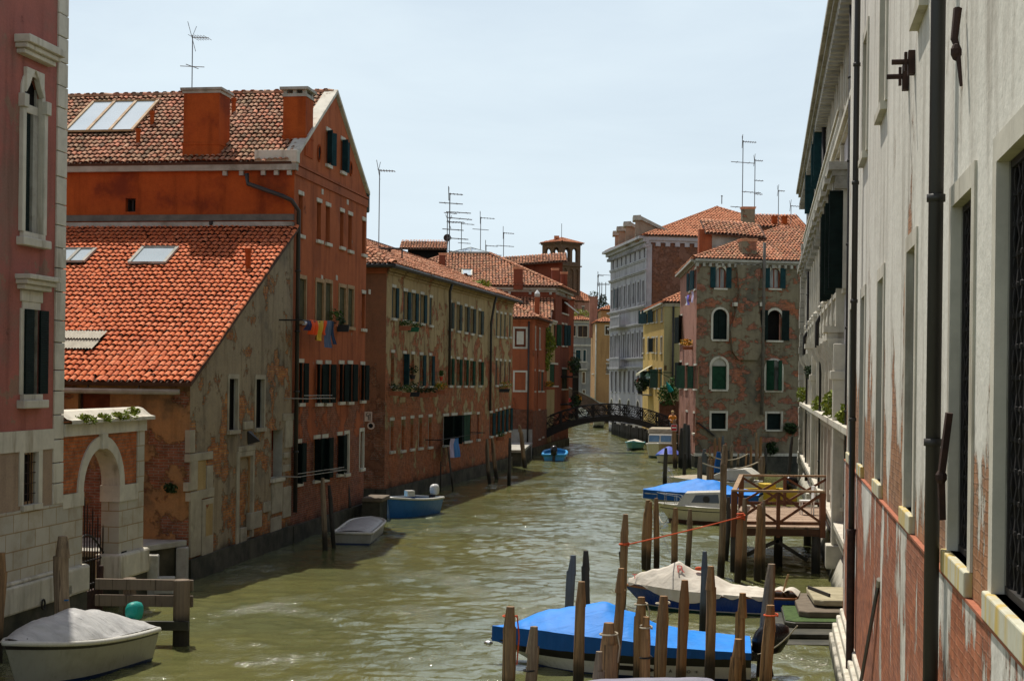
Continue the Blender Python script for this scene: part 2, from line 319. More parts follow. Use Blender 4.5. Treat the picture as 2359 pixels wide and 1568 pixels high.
    M['tile_mid'] = tilemat('weathered_tiles', [(.48, .18, .09), (.64, .27, .14), (.42, .23, .13), (.72, .33, .19), (.34, .15, .09), (.60, .23, .115)], (.27, .155, .08), .5)
    M['tile_far'] = tilemat('far_tiles', [(.58, .21, .10), (.66, .26, .13), (.52, .19, .09), (.70, .31, .16)], (.30, .15, .08), .4)
    M['undertile'] = simple('roof_underlay', (.10, .05, .03), (.06, .035, .025), 3, .9)
    M['iron'] = simple('dark_iron', (.016, .015, .014), (.028, .022, .018), 6, .6, spec=.25); M['rust'] = simple('rusty_iron', (.055, .026, .017), (.03, .017, .013), 8, .8)
    M['pipe'] = simple('dark_drainpipe', (.028, .026, .022), (.045, .038, .03), 3, .5, spec=.4, stretch=(1, 1, .3)); M['gutter'] = simple('grey_gutter', (.40, .36, .30), (.28, .25, .2), 3, .6)
    M['steel'] = simple('antenna_metal', (.10, .10, .10), (.14, .14, .14), 6, .5, metal=.3)
    M['pole'] = wood('weathered_pole_wood', (.42, .24, .10), (.12, .068, .03)); M['pole_grey'] = wood('grey_pole_wood', (.33, .25, .16), (.12, .085, .055)); M['pole_dark'] = wood('dark_pole_wood', (.05, .045, .04), (.032, .03, .028))
    M['pole_orange'] = wood('orange_pole_wood', (.34, .17, .06), (.22, .11, .045)); M['pole_blue'] = wood('blue_grey_pole_wood', (.11, .14, .18), (.075, .09, .11))
    M['deckwood'] = wood('deck_boards', (.44, .30, .20), (.33, .22, .14), False, False); M['railwood'] = wood('red_brown_rail_wood', (.20, .075, .03), (.13, .05, .024), False); M['railtop'] = wood('faded_rail_wood', (.38, .25, .14), (.30, .19, .11), False, False)
    M['beamwood'] = wood('dark_beam_wood', (.10, .045, .022), (.06, .028, .016), False, False)
    M['fenderwood'] = wood('fender_wood', (.21, .155, .10), (.14, .10, .07))
    M['tarp'] = cloth('blue_tarpaulin', (.003, .225, .74), (.003, .19, .63), .6, .9); M['tarpside'] = cloth('blue_tarpaulin_skirt', (.004, .085, .30), (.003, .07, .25), .55, .5); M['purpletarp'] = cloth('violet_grey_cover', (.26, .25, .31), None, .6)  # tarpside is the tarp blue darkened, side shade put into the colour
    M['bluecover'] = cloth('violet_blue_cover', (.10, .14, .50), None, .5); M['greycover'] = cloth('grey_boat_cover', (.48, .47, .44), (.40, .39, .37), .40, 2.2); M['canvas'] = cloth('cream_canvas', (.62, .57, .48), (.52, .47, .39), .8, 1.2); M['tancanvas'] = cloth('tan_canvas', (.40, .34, .24), None, .8)
    M['teal'] = cloth('teal_cover', (.01, .30, .25), None, .5, 1.3); M['hullwhite'] = paint('white_hull', (.58, .56, .49), .3, (.42, .38, .27)); M['hullcream'] = paint('cream_hull', (.60, .55, .38), .3, (.42, .36, .22)); M['hullgrey'] = paint('grey_hull', (.27, .265, .215), .35, (.25, .23, .17), .4)
    M['hullblue'] = paint('navy_hull', (.012, .05, .26), .3); M['hullmid'] = paint('blue_hull', (.02, .13, .36), .35); M['hullsky'] = paint('sky_blue_hull', (.06, .36, .72), .35); M['hullblack'] = paint('black_stripe', (.014, .012, .010), .35); M['antifoul'] = paint('brown_antifouling', (.075, .032, .018), .6)
    M['hullgreen'] = paint('green_hull_bottom', (.008, .05, .035), .4); M['hullyellow'] = paint('yellow_hull', (.62, .42, .03), .4); M['turq'] = paint('turquoise_hull', (.10, .38, .42), .4); M['darkblue'] = paint('dark_blue_bottom', (.006, .02, .07), .4)
    M['motor'] = paint('black_motor', (.010, .010, .012), .25); M['motorwhite'] = paint('white_motor', (.6, .58, .54), .3); M['varnish'] = paint('varnished_wood', (.30, .12, .045), .35); M['chrome'] = simple('chrome_rail', (.55, .55, .55), (.45, .45, .45), 4, .25, metal=.9, bump=0)
    M['rope_red'] = simple('orange_rope', (.62, .10, .03), (.5, .07, .02), 20, .8); M['rope'] = simple('pale_rope', (.45, .40, .30), (.35, .30, .22), 30, .9); M['rope_black'] = simple('black_rope', (.015, .015, .015), (.03, .03, .03), 30, .9); M['rope_blue'] = simple('blue_rope', (.03, .16, .40), (.02, .12, .3), 30, .8)
    M['terracotta'] = simple('terracotta_pot', (.40, .13, .06), (.30, .10, .05), 6, .8); M['blackpot'] = simple('dark_pot', (.02, .02, .02), (.03, .03, .03), 6, .7); M['greenpot'] = simple('green_pot', (.02, .13, .06), (.015, .1, .05), 6, .7)
    def leaf(name, c1, c2):
        t = NT(name); g = t.n('ShaderNodeNewGeometry').outputs['Random Per Island']; col = t.mix(g, c1, c2)
        t.b.inputs['Subsurface Weight'].default_value = 0; return t.fin(col, .6, None, .25)
    M['leaf'] = leaf('green_leaves', (.035, .085, .015), (.09, .16, .03)); M['leaf_dark'] = leaf('dark_leaves', (.015, .035, .010), (.04, .07, .02)); M['leaf_yellow'] = leaf('yellow_green_leaves', (.14, .20, .02), (.26, .28, .03))
    M['flower'] = leaf('orange_flowers', (.65, .25, .02), (.75, .38, .03)); M['flower_red'] = leaf('red_flowers', (.5, .03, .02), (.6, .08, .03))
    M['skin'] = simple('skin', (.55, .32, .22), (.5, .28, .2), 5, .6); M['hair'] = simple('fair_hair', (.55, .36, .14), (.45, .28, .1), 20, .7)
    for k, c in (('cl_red', (.95, .10, .012)), ('cl_yellow', (.72, .44, .03)), ('cl_navy', (.02, .025, .09)), ('cl_white', (.6, .58, .62)), ('cl_jean', (.10, .14, .23)), ('cl_dkjean', (.02, .05, .12)), ('cl_lilac', (.5, .42, .58)), ('cl_blue', (.05, .2, .5)), ('cl_orange', (.65, .22, .02)), ('cl_black', (.02, .02, .022)), ('cl_violet', (.2, .15, .6)), ('cl_brown', (.2, .06, .04))):
        M[k] = cloth('cloth_'+k[3:], c)
    M['signred'] = simple('sign_red', (.55, .012, .02), (.5, .01, .02), 3, .5, bump=0); M['signwhite'] = simple('sign_white', (.75, .74, .7), (.68, .67, .63), 3, .5, bump=0); M['signblack'] = simple('sign_black', (.015, .015, .015), (.02, .02, .02), 3, .5, bump=0); M['signpink'] = simple('sign_plaster', (.62, .45, .36), (.55, .39, .3), 5, .8)
    M['lampglass'] = simple('lamp_glass', (.45, .6, .6), (.4, .55, .55), 3, .2, bump=0); M['awning'] = cloth('cream_awning', (.62, .58, .40)); M['letter_red'] = simple('faded_red_paint', (.5, .10, .08), (.45, .12, .1), 8, .8, bump=0)
    M['bluedoor'] = simple('blue_shutter', (.03, .09, .28), (.02, .07, .22), 4, .6)
setup_mats()
# ---------------------------------------------------------------- water
def water_mat():
    t = NT('canal_water'); p = t.pos()
    b = t.noise(t.map(p, (1.5, 1.1, 1), (5, 9, 0)), 4.5, 4, .6, .5)
    col = t.mix(t.rng(t.noise(p, .12, 4), .35, .65), (.125, .124, .042), (.098, .107, .045))
    g = t.rng(t.noise(t.map(p, (.6, .35, 1), (7, 2, 0)), .9, 3), .48, .66); s = t.math('MULTIPLY', t.noise(t.map(p, (1, .7, 1)), 16, 2, .6), g)
    n = t.bump(s, .9, .07, t.bump(b, .5, .03))
    m = t.fin(col, .09, n, .9); t.b.inputs['IOR'].default_value = 1.45; return m
wm = water_mat()
import numpy as np
def water_sheet():
    rng = np.random.default_rng(4); ny, nx = 900, 360
    Y = 15*np.exp(np.linspace(0, math.log(240/15), ny)); X0 = -12.5+0*Y; X1 = 16+0*Y
    sx = np.linspace(0, 1, nx); X = X0[:, None]+(X1-X0)[:, None]*sx[None, :]; YY = np.repeat(Y[:, None], nx, 1); Z = np.zeros_like(X)
    for lam, sl, k in ((3.2, .010, 5), (1.7, .021, 8), (.95, .037, 12), (.55, .047, 14), (.34, .038, 14)):
        for _ in range(k):
            l = lam*rng.uniform(.75, 1.3); th = rng.normal(math.pi/2, .75); ph = rng.uniform(0, 6.28); kx, ky = 2*math.pi/l*math.cos(th), 2*math.pi/l*math.sin(th)
            Z += sl*l/(2*math.pi)*math.sqrt(6/k)*np.sin(kx*X+ky*YY+ph+.6*np.sin(.5*X+.23*YY+ph))
    mod = .75+.35*np.sin(.31*X+.12*YY+1)*np.sin(.17*YY-.2*X)+.15*np.sin(.7*YY+.4*X)
    Z *= mod*np.clip(1.15-.0015*YY, .5, 1.15)
    v = np.stack([X, YY, Z], -1).reshape(-1, 3).astype(np.float32); i = np.arange(ny-1)[:, None]*nx+np.arange(nx-1)[None, :]
    f = np.stack([i, i+1, i+nx+1, i+nx], -1).reshape(-1, 4).astype(np.int32)
    me = bpy.data.meshes.new('water'); me.vertices.add(len(v)); me.vertices.foreach_set('co', v.ravel()); me.loops.add(f.size); me.loops.foreach_set('vertex_index', f.ravel()); me.polygons.add(len(f)); me.polygons.foreach_set('loop_start', np.arange(0, f.size, 4, dtype=np.int32)); me.polygons.foreach_set('use_smooth', np.ones(len(f), dtype=bool))
    me.update(); me.validate(); me.materials.append(wm); o = bpy.data.objects.new('water', me); C.objects.link(o); return o
tag(water_sheet(), 'murky green canal water with ripples and sparkle', kind='structure')
mb = MB(); mb.poly((-900, -60, -.3), (900, -60, -.3), (900, 1800, -.3), (-900, 1800, -.3))
tag(mb.build('lagoon_water', wm), 'still water beyond the canal', kind='structure')
# ---------------------------------------------------------------- building components
def tile_roof(root, O, U, V, poly, mat='tile_mid', tw=.2, tr=.32, seg=4, name='roof', label=None, thick=.1, jit=1.0, skip=()):
    O, U, V = Vector(O), Vector(U).normalized(), Vector(V).normalized(); N = U.cross(V).normalized()
    if N.z < 0: N = -N
    mb = MB(); mb.ext([O+U*a+V*b for a, b in poly], -N*thick)
    us = [p[0] for p in poly]; vs = [p[1] for p in poly]; n = len(poly)
    area = sum(poly[i][0]*poly[(i+1) % n][1]-poly[(i+1) % n][0]*poly[i][1] for i in range(n)); sg = 1 if area > 0 else -1
    def inside(u, v):
        for i in range(n):
            a, b = poly[i], poly[(i+1) % n]
            if sg*((b[0]-a[0])*(v-a[1])-(b[1]-a[1])*(u-a[0])) < -.02: return False
        return not any(s[0] < u < s[1] and s[2] < v < s[3] for s in skip)
    v = min(vs)
    while v < max(vs)-.1:
        u = min(us)+tw*.5
        while u < max(us):
            if inside(u, v+tr*.45):
                j = lambda s: random.uniform(-s, s)*jit
                q_ = O+U*u+V*v; du, dv, sk, hh = j(.012), j(.02), j(.02), j(.008)+.045*noise.noise(q_*.45)+.02; dv -= (.09 if random.random() < .025 else 0); sk += (random.uniform(-.05, .05) if random.random() < .04 else 0); base = len(mb.v); pts = []
                for vv, rr, hz in ((v-.05+dv, tw*.47, .03+hh), (v+tr+dv, tw*.36, max(hh-.01, 0))):
                    for k in range(seg+1):
                        a = math.pi*k/seg
                        pts.append(O+U*(u+du+(sk if vv > v else 0)-rr*math.cos(a))+V*vv+N*(hz+.012+rr*.8*math.sin(a)))
                mb.add(pts, [(k, k+1, seg+2+k, seg+1+k) for k in range(seg)], 1)
            u += tw
        v += tr
    return mb.build(name, [M['undertile'], M[mat]], root, label=label)
def ridge(root, a, b, mat='tile_mid', r=.13, name='ridge_tiles', step=.38):
    a, b = Vector(a), Vector(b); d = (b-a); L = d.length; d /= L; s = d.cross(Vector((0, 0, 1))).normalized(); up = s.cross(d); mb = MB(); t = 0
    while t < L:
        pts = []
        for tt, rr in ((t-.03, r), (min(t+step, L), r*.85)):
            for k in range(6):
                an = math.pi*k/5; pts.append(a+d*tt+s*(rr*math.cos(an))+up*(rr*.9*math.sin(an)+(.02 if tt < t else 0)))
        mb.add(pts, [(k, k+1, 7+k, 6+k) for k in range(5)]); t += step
    return mb.build(name, M[mat], root)
def arc(f, u0, u1, zs, r, o, n=10, rz=None):
    um = (u0+u1)/2; rz = rz or r
    return [f.p(um-r*math.cos(math.pi*k/n), zs+rz*math.sin(math.pi*k/n), o) for k in range(n+1)]
def window(root, f, r, lint=True, jamb=False, sill=True, pane='glass', shut=None, ang=(168, 168), dep=.18, arch=False, stone='stone', sash='tanwood', bars=None, name='window', fw=.1, curtain=False, mull=True, sillmat=None, po=.03):
    u0, u1, z0, z1 = r; w = u1-u0; mb = MB(); zt = z1-(w/2 if arch else 0)
    if lint and not arch: f.box(mb, u0-(fw if jamb else .06), u1+(fw if jamb else .06), z1-.002, z1+max(.13, fw), -.06, po)
    if arch:
        n = 10; A = arc(f, u0, u1, zt, w/2, po, n); Bq = arc(f, u0, u1, zt, w/2+fw, po, n); A2 = arc(f, u0, u1, zt, w/2, -.06, n); B2 = arc(f, u0, u1, zt, w/2+fw, -.06, n)
        for k in range(n):
            mb.poly(A[k], A[k+1], Bq[k+1], Bq[k]); mb.poly(A[k], A2[k], A2[k+1], A[k+1]); mb.poly(Bq[k], Bq[k+1], B2[k+1], B2[k])
    if jamb:
        f.box(mb, u0-fw, u0+.002, z0, zt, -.06, po); f.box(mb, u1-.002, u1+fw, z0, zt, -.06, po)
    if sill: f.box(mb, u0-.09, u1+.09, z0-.11, z0+.002, -.08, .09)
    d = -dep+.03
    f.box(mb, u0, u0+.05, z0, z1, d-.02, d+.03, 1); f.box(mb, u1-.05, u1, z0, z1, d-.02, d+.03, 1)
    f.box(mb, u0+.05, u1-.05, z1-.05, z1, d-.02, d+.03, 1); f.box(mb, u0+.05, u1-.05, z0, z0+.05, d-.02, d+.03, 1)
    if mull: f.box(mb, (u0+u1)/2-.03, (u0+u1)/2+.03, z0+.05, z1-.05, d-.02, d+.028, 1)
    o = mb.build(name, [M[stone], M[sash]], root)
    if pane:
        pb = MB(); pb.poly(f.p(u0, z0, -dep+.012), f.p(u1, z0, -dep+.012), f.p(u1, z1, -dep+.012), f.p(u0, z1, -dep+.012)); pb.build('pane', M[pane], o)
    if bars:
        bb = MB(); k = int(w/.13); q = -.05
        for i in range(1, k): bb.tube([f.p(u0+w*i/k, z0, q), f.p(u0+w*i/k, z1, q)], .012, 5, cap=False)
        for i in range(1, 5): bb.bar(f.p(u0, z0+(z1-z0)*i/5, q), f.p(u1, z0+(z1-z0)*i/5, q), .03, .012)
        bb.build('window_bars', M[bars], o)
    if shut:
        for side, a in ((0, ang[0]), (1, ang[1])):
            if a is None: continue
            t = R(a); du, dn = math.cos(t), math.sin(t); hu = u0 if side == 0 else u1; sg = 1 if side == 0 else -1; sb = MB()
            off = .055 if a > 1 else -.06; lw = w/2-.006; zz = zt if arch and a < 1 else z1
            pts = [f.p(hu, z0+.01, off), f.p(hu+sg*du*lw, z0+.01, off+dn*lw)]
            nrm = Vector((pts[1].y-pts[0].y, pts[0].x-pts[1].x, 0)).normalized()*.02
            q = [pts[0]+nrm, pts[1]+nrm, pts[1]-nrm, pts[0]-nrm]; sb.ext(q, (0, 0, zz-z0-.02)); 
            if arch and a > 1: pass
            sb.build('shutter', M[shut], o)
    return o
def spandrels(mb, f, h, depth=.2, mi=0):
    u0, u1, z0, z1 = h[:4]; r = (u1-u0)/2; n = 10; A = arc(f, u0, u1, z1-r, r, 0, n); A2 = arc(f, u0, u1, z1-r, r, -depth, n)
    for k in range(n):
        cn = f.p(u0 if k < n/2 else u1, z1, 0); mb.poly(cn, A[k], A[k+1], mi=mi); mb.poly(A[k], A2[k], A2[k+1], A[k+1], mi=mi)
def facade(root, f, outline, specs, mat, depth=.2, name='wall', off=0.0, rev=None):
    """wall with openings plus one window part per opening; each spec is (photo rectangle or None, options)"""
    mb = MB(); holes = []; todo = []
    for px, kw in specs:
        kw = dict(kw); r = kw.pop('r', None) or f.rect(*px); todo.append((r, kw)); holes.append(r)
    wall(mb, f, outline, holes, depth, off=off, rmi=1 if rev else None)
    for (r, kw) in todo:
        if kw.get('arch'): spandrels(mb, f, r, depth)
    w = mb.build(name, [M[mat], M[rev]] if rev else M[mat], root)
    for r, kw in todo:
        k2 = dict(dict(dep=depth), **kw)
        if k2.get('pane', 'glass') == 'glass' and random.random() < .2: k2['pane'] = 'curtain'
        window(root, f, r, **k2)
    return w
def plain(root, pts, z0, z1, mat, name='wall'):
    mb = MB()
    for a, b in pts: mb.poly((a[0], a[1], z0), (b[0], b[1], z0), (b[0], b[1], z1), (a[0], a[1], z1))
    return mb.build(name, M[mat], root)
def drain(root, pts, r=.06, mat='pipe', name='drainpipe', n=8):
    mb = MB(); mb.tube(pts, r, n)
    for a, b in zip(pts[:-1], pts[1:]):
        a, b = Vector(a), Vector(b); k = int((b-a).length/2.2)
        for i in range(1, k+1):
            q = a+(b-a)*(i/(k+1)); d = (b-a).normalized(); mb.tube([q-d*.03, q+d*.03], r*1.25, n)
    return mb.build(name, M[mat], root, smooth=True)
def chimney(root, c, w, d, z0, z1, rz, mat='red_side', cap='greystone', kind=0):
    mb = MB(); h = z1-z0
    mb.box((c[0], c[1], z0+h*.16), (w*1.03, d*1.03, h*.32), rz); mb.box((c[0], c[1], z0+h*.66), (w, d, h*.68), rz)
    mb.box((c[0], c[1], z0+h*.33), (w*1.07, d*1.07, .06), rz)
    o = mb.build('chimney', M[mat], root); m2 = MB()
    m2.box((c[0], c[1], z1+.05), (w*1.06, d*1.06, .1), rz)
    if kind:
        for x, y in ((-.42, -.42), (.42, -.42), (.42, .42), (-.42, .42), (0, -.42), (0, .42)):
            q = Vector((x*w, y*d, 0)); q.rotate(Matrix.Rotation(rz, 3, 'Z')); m2.box((c[0]+q.x, c[1]+q.y, z1+.16), (.12, .12, .14), rz)
        m2.box((c[0], c[1], z1+.27), (w*1.25, d*1.25, .09), rz)
    else: m2.box((c[0], c[1], z1+.14), (w*1.16, d*1.16, .08), rz)
    m2.build('chimney_cap', M[cap], o); return o
def vent(root, c, h, r=.07, mat='red_side'):
    mb = MB(); c = Vector(c); mb.tube([c, c+Vector((0, 0, h))], r, 8); mb.tube([c+Vector((0, 0, h-.02)), c+Vector((0, 0, h+.09))], r*1.3, 8)
    return mb.build('vent_pipe', M[mat], root)
def skylight(root, O, U, V, rect, n=1, glass='skyglass', frame='tanwood', name='skylight', h=.12):
    O, U, V = Vector(O), Vector(U).normalized(), Vector(V).normalized(); N = U.cross(V).normalized(); N = N if N.z > 0 else -N
    u0, u1, v0, v1 = rect; P = lambda u, v, k: O+U*u+V*v+N*k; fb = MB()
    fb.ext([P(u0, v0, .02), P(u1, v0, .02), P(u1, v1, .02), P(u0, v1, .02)], N*h, 1)
    for a, b in (((u0, v0), (u1, v0)), ((u0, v1), (u1, v1)), *[((u0+(u1-u0)*i/n, v0), (u0+(u1-u0)*i/n, v1)) for i in range(n+1)]):
        fb.bar(P(a[0], a[1], h+.04), P(b[0], b[1], h+.04), .1, .07, 0)
    o = fb.build(name, [M[frame], M['dark']], root)
    for i in range(n):
        a, b = u0+(u1-u0)*i/n+.05, u0+(u1-u0)*(i+1)/n-.05; g = MB(); g.poly(P(a, v0+.05, h+.035), P(b, v0+.05, h+.035), P(b, v1-.05, h+.035), P(a, v1-.05, h+.035)); g.build('pane', M[glass], o)
    return o
def cornice(root, f, u0, u1, z, prof=((0, .12, .1), (.1, .22, .12), (.22, .34, .16)), mat='greystone', name='cornice', dent=None):
    mb = MB()
    for a, b, o in prof: f.box(mb, u0, u1, z+a, z+b-.002, -.05, o)
    if dent:
        u = u0+.1
        while u < u1-.1: f.box(mb, u, u+dent[0], z-dent[2], z-.001, -.05, dent[3]); u += dent[1]
    return mb.build(name, M[mat], root)
ORD = ['first', 'second', 'third', 'fourth', 'fifth', 'sixth', 'seventh', 'eighth', 'ninth', 'tenth', 'eleventh', 'twelfth', 'thirteenth', 'fourteenth']
# leaves ----------------------------------------------------------
def leaves(name, mat, blobs, n, size, parent=None, droop=0.0):
    mb = MB()
    for _ in range(n):
        c, r = random.choice(blobs)
        while True:
            q = Vector((random.uniform(-1, 1), random.uniform(-1, 1), random.uniform(-1, 1)))
            if q.length < 1: break
        q = q.normalized()*(q.length**.5); p = Vector(c)+Vector((q.x*r[0], q.y*r[1], q.z*r[2])); s = size*random.uniform(.6, 1.3)
        a = Vector((random.gauss(0, 1), random.gauss(0, 1), random.gauss(0, .7)-droop)).normalized(); b = a.cross(Vector((random.gauss(0, 1), random.gauss(0, 1), random.gauss(0, 1)))).normalized()
        mb.poly(p-a*s, p+b*s*.5, p+a*s, p-b*s*.5)
    return mb.build(name, M[mat], parent)
def plant(loc, r, label, name='plant', leaf='leaf', n=160, size=.07, pot=None, flower=None, cat='plant', group=None, fn=40):
    """tuft or potted plant: r = (rx, ry, rz)"""
    t = thing(name, label, cat, loc, group); x, y, z = loc; top = z
    if pot:
        pm, pw, ph, tr = pot; mb = MB()
        if tr:
            q = [(x-pw/2*.85, y-.1, z), (x+pw/2*.85, y-.1, z), (x+pw/2*.85, y+.1, z), (x-pw/2*.85, y+.1, z)]; q2 = [(x-pw/2, y-.12, z+ph), (x+pw/2, y-.12, z+ph), (x+pw/2, y+.12, z+ph), (x-pw/2, y+.12, z+ph)]
            mb.add(q+q2, [(3, 2, 1, 0), (4, 5, 6, 7), (0, 1, 5, 4), (1, 2, 6, 5), (2, 3, 7, 6), (3, 0, 4, 7)])
        else: mb.tube([(x, y, z), (x, y, z+ph*.85), (x, y, z+ph*.85), (x, y, z+ph)], [pw*.36, pw*.48, pw*.54, pw*.54], 10)
        mb.build('pot', M[pm], t); top = z+ph
    bl = [((x+random.uniform(-.5, .5)*r[0], y+random.uniform(-.5, .5)*r[1], top+r[2]*random.uniform(.5, .9)), (r[0]*.6, r[1]*.6, r[2]*.6)) for _ in range(5)]
    leaves('foliage', leaf, bl, n, size, t)
    if flower: leaves('flowers', flower, [(c, tuple(k*1.05 for k in rr)) for c, rr in bl], fn, size*.9, t)
    return t
# ================================================================ LEFT BANK
DK = dict(shut='shutter')
# ---- pink palazzo at the left edge
E = Vector((-8.94, 35.9)); ud = Vector((.155, 1)).normalized()
P1 = E - ud*4.36; P0 = P1 - ud*13
pk = thing('pink_palazzo', 'faded pink plastered palazzo at the left edge with stone quoins and a pale ashlar base', 'building', (P1.x, P1.y, 0))
f = Fac(P0, P1); Lp = f.L
def pr(xl, xr, yt, yb): return f.rect(xl, xr, yt, yb)
zb = f.px(100, 985)[1]; zb0 = zb-.45
top = pr(52, 93, 205, 538); mid = pr(52, 86, 712, 908); low = pr(52, 86, 1041, 1161)
top = (top[0], top[1], top[2], top[3]+.25)
uq = f.px(127, 500)[0]
facade(pk, f, [(0, zb0), (uq, zb0), (uq, 22), (0, 22)], [(None, dict(r=mid, jamb=False, lint=True, fw=.14, shut='shutter_black', ang=(4, 176), stone='stone', mull=False, dep=.14, sash='iron')), (None, dict(r=top, arch=True, jamb=True, fw=.14, dep=.14, mull=False, shut=None, sash='greystone', pane='dark', stone='stone'))], 'pink', .14, rev='greystone')
mb = MB(); f.box(mb, mid[0]-.14, mid[0], mid[2], mid[3], -.06, .03); mb.build('window_jamb', M['stone'], pk)
zq = f.px(100, 1165)[1]
facade(pk, f, [(0, zq), (uq, zq), (uq, zb0), (0, zb0)], [(None, dict(r=low, jamb=True, fw=.17, bars='rust', pane='dark', mull=False, dep=.16))], 'beige', .16, rev='greystone', name='ground_floor_wall')
mb = MB(); f.box(mb, -1, Lp, 1.18, zq-.002, -.5, .03); mb.build('ashlar_base', M['ashlar'], pk)
mb = MB(); f.box(mb, -1, Lp+.25, .62, 1.18, -.3, .16); f.box(mb, -1, Lp+.25, 1.18, 1.26, -.3, .10); mb.build('plinth', M['stone'], pk, bevel=.05)
mb = MB(); f.box(mb, -1, Lp+.2, -1, .62, -.3, .1); mb.build('wet_footing', M['darkstone'], pk)
mb = MB(); f.box(mb, -1, uq-.002, zb0+.0, zb0+.42, -.1, .035); mb.build('string_course', M['stone'], pk)
mb = MB(); z = zq
while z < 22:
    hq = random.uniform(.42, .62); f.box(mb, uq, Lp, z, z+hq-.018, -.6, .035+random.uniform(0, .012)); z += hq
mb.build('quoins', M['stone'], pk, bevel=.012)
plain(pk, [(f.p(Lp-.02, 0, -.02).xy, f.p(Lp-.02, 0, -9).xy)], .5, 22, 'pink', 'end_wall')
for r, hz, wide, zz in ((top, .36, .3, top[3]+.34), (mid, .3, .26, mid[3]+.38)):
    mb = MB(); f.box(mb, r[0]-wide, r[1]+wide, zz, zz+.10, -.1, .18); f.box(mb, r[0]-wide-.06, r[1]+wide+.06, zz+.10, zz+.2, -.1, .26); f.box(mb, r[0]-wide-.1, r[1]+wide+.1, zz+.2, zz+hz, -.1, .34)
    if r is mid: f.box(mb, mid[0]-.14, mid[1]+.14, mid[3]+.142, mid[3]+.378, -.1, .05)
    mb.build('window_hood', M['stone'], pk, bevel=.02)
    mb = MB(); f.box(mb, r[0]-.22, r[1]+.22, r[2]-.28, r[2]-.112, -.1, .17); mb.build('sill_bracket', M['stone'], pk, bevel=.02)
mb = MB(); rr = (top[1]-top[0])/2; um = (top[0]+top[1])/2; zt = top[3]-rr
f.box(mb, top[0]-.2, top[0]-.005, zt-.32, zt-.05, -.05, .14); f.box(mb, top[1]+.005, top[1]+.2, zt-.32, zt-.05, -.05, .14)
f.box(mb, top[0]-.15, top[0]-.01, top[2], zt-.32, -.05, .09); f.box(mb, top[1]+.01, top[1]+.15, top[2], zt-.32, -.05, .09)
for s in (-1, 1):
    mb.ext([f.p(um+s*rr*1.0, zt, -.05), f.p(um+s*rr*.62, zt+rr*.45, -.05), f.p(um+s*rr*.35, zt+rr*.95, -.05), f.p(um, zt+rr*1.35, -.05), f.p(um+s*rr*1.0, zt+rr*1.35, -.05)], Vector((f.n.x, f.n.y, 0))*.13)
f.box(mb, top[0], top[1], zt-.36, zt-.18, -.13, -.06)
mb.build('gothic_arch', M['stone'], pk, bevel=.015)
mb = MB(); f.box(mb, top[0]+.02, top[0]*.36+top[1]*.64, top[2], zt-.36, -.11, -.09); mb.build('shutter', M['shutter_black'], pk)
mb = MB(); f.box(mb, top[0]*.3+top[1]*.7, top[1]-.02, top[2], zt-.36, -.12, -.05); mb.build('shutter', M['greystone'], pk, label='pale grey inner shutter leaf')
# mooring ring
q = f.px(79, 1390); mb = MB(); mb.tube([f.p(q[0]+.07*math.cos(a), q[1]+.1*math.sin(a), .2) for a in [k*.52 for k in range(13)]], .02, 6); mb.build('mooring_ring', M['iron'], pk)
# ---- arched water gate beside it
ag = thing('water_gate', 'brick garden wall with a white stone arch and rounded coping beside the pink palazzo', 'archway', (E.x, E.y, 0))
fa = Fac(P1, E); La = fa.L
zc = fa.px(240, 998)[1]
ul, ur = fa.px(188, 1200)[0], fa.px(272, 1200)[0]; zs = fa.px(230, 1125)[1]
rad = (ur-ul)/2; ztop = fa.px(238, 1030)[1]; rz = ztop-zs; uc = (ul+ur)/2; n = 16
def ell(r, k, o): a = math.pi*k/n; return fa.p(uc-r*math.cos(a), zs+(rz+(r-rad))*math.sin(a), o)
mb = MB(); TH = .42
up = La-.42                                      # brick spandrels around the arch
wall(mb, fa, [(0, zs), (up, zs), (up, zc), (0, zc)], [(ul, ur, zs, ztop)], .001)
for k in range(n):
    cn = fa.p(ul if k < n/2 else ur, ztop, 0); mb.poly(cn, ell(rad, k, 0), ell(rad, k+1, 0))
mb.poly(fa.p(0, zs, -TH), fa.p(ul, zs, -TH), fa.p(ul, zc, -TH), fa.p(0, zc, -TH)); mb.poly(fa.p(ur, zs, -TH), fa.p(up, zs, -TH), fa.p(up, zc, -TH), fa.p(ur, zc, -TH))
mb.build('wall', M['orangebrick'], ag)
mb = MB(); ro = rad+.27
for k in range(n):
    mb.poly(ell(rad, k, .04), ell(rad, k+1, .04), ell(ro, k+1, .04), ell(ro, k, .04)); mb.poly(ell(ro, k, .04), ell(ro, k+1, .04), ell(ro, k+1, -.05), ell(ro, k, -.05))
    mb.poly(ell(rad, k, .04), ell(rad, k, -TH), ell(rad, k+1, -TH), ell(rad, k+1, .04))
fa.box(mb, uc-.14, uc+.14, ztop-.02, zc, -.1, .1)
mb.build('stone_arch', M['stone'], ag)
mb = MB(); fa.box(mb, 0, ul, .62, zs, -TH, .02); mb.build('pier', M['ashlar'], ag)
mb = MB(); fa.box(mb, ur, La, .62, zs, -TH, .02); fa.box(mb, up, La, zs, zc, -TH, .03); mb.build('pier', M['ashlar'], ag)
mb = MB(); fa.box(mb, ur-.04, La-.4, zs-.38, zs, -TH-.02, .05); mb.build('impost', M['stone'], ag)
mb = MB(); fa.box(mb, 0, ul+.03, zs-.3, zs, -TH-.02, .04); mb.build('impost', M['stone'], ag)
for dz in (1.2, 2.6): mb = MB(); fa.box(mb, ur+.15, ur+.45, zs-.4-dz, zs-.36-dz, .0, .026); mb.build('slot', M['dark'], ag)
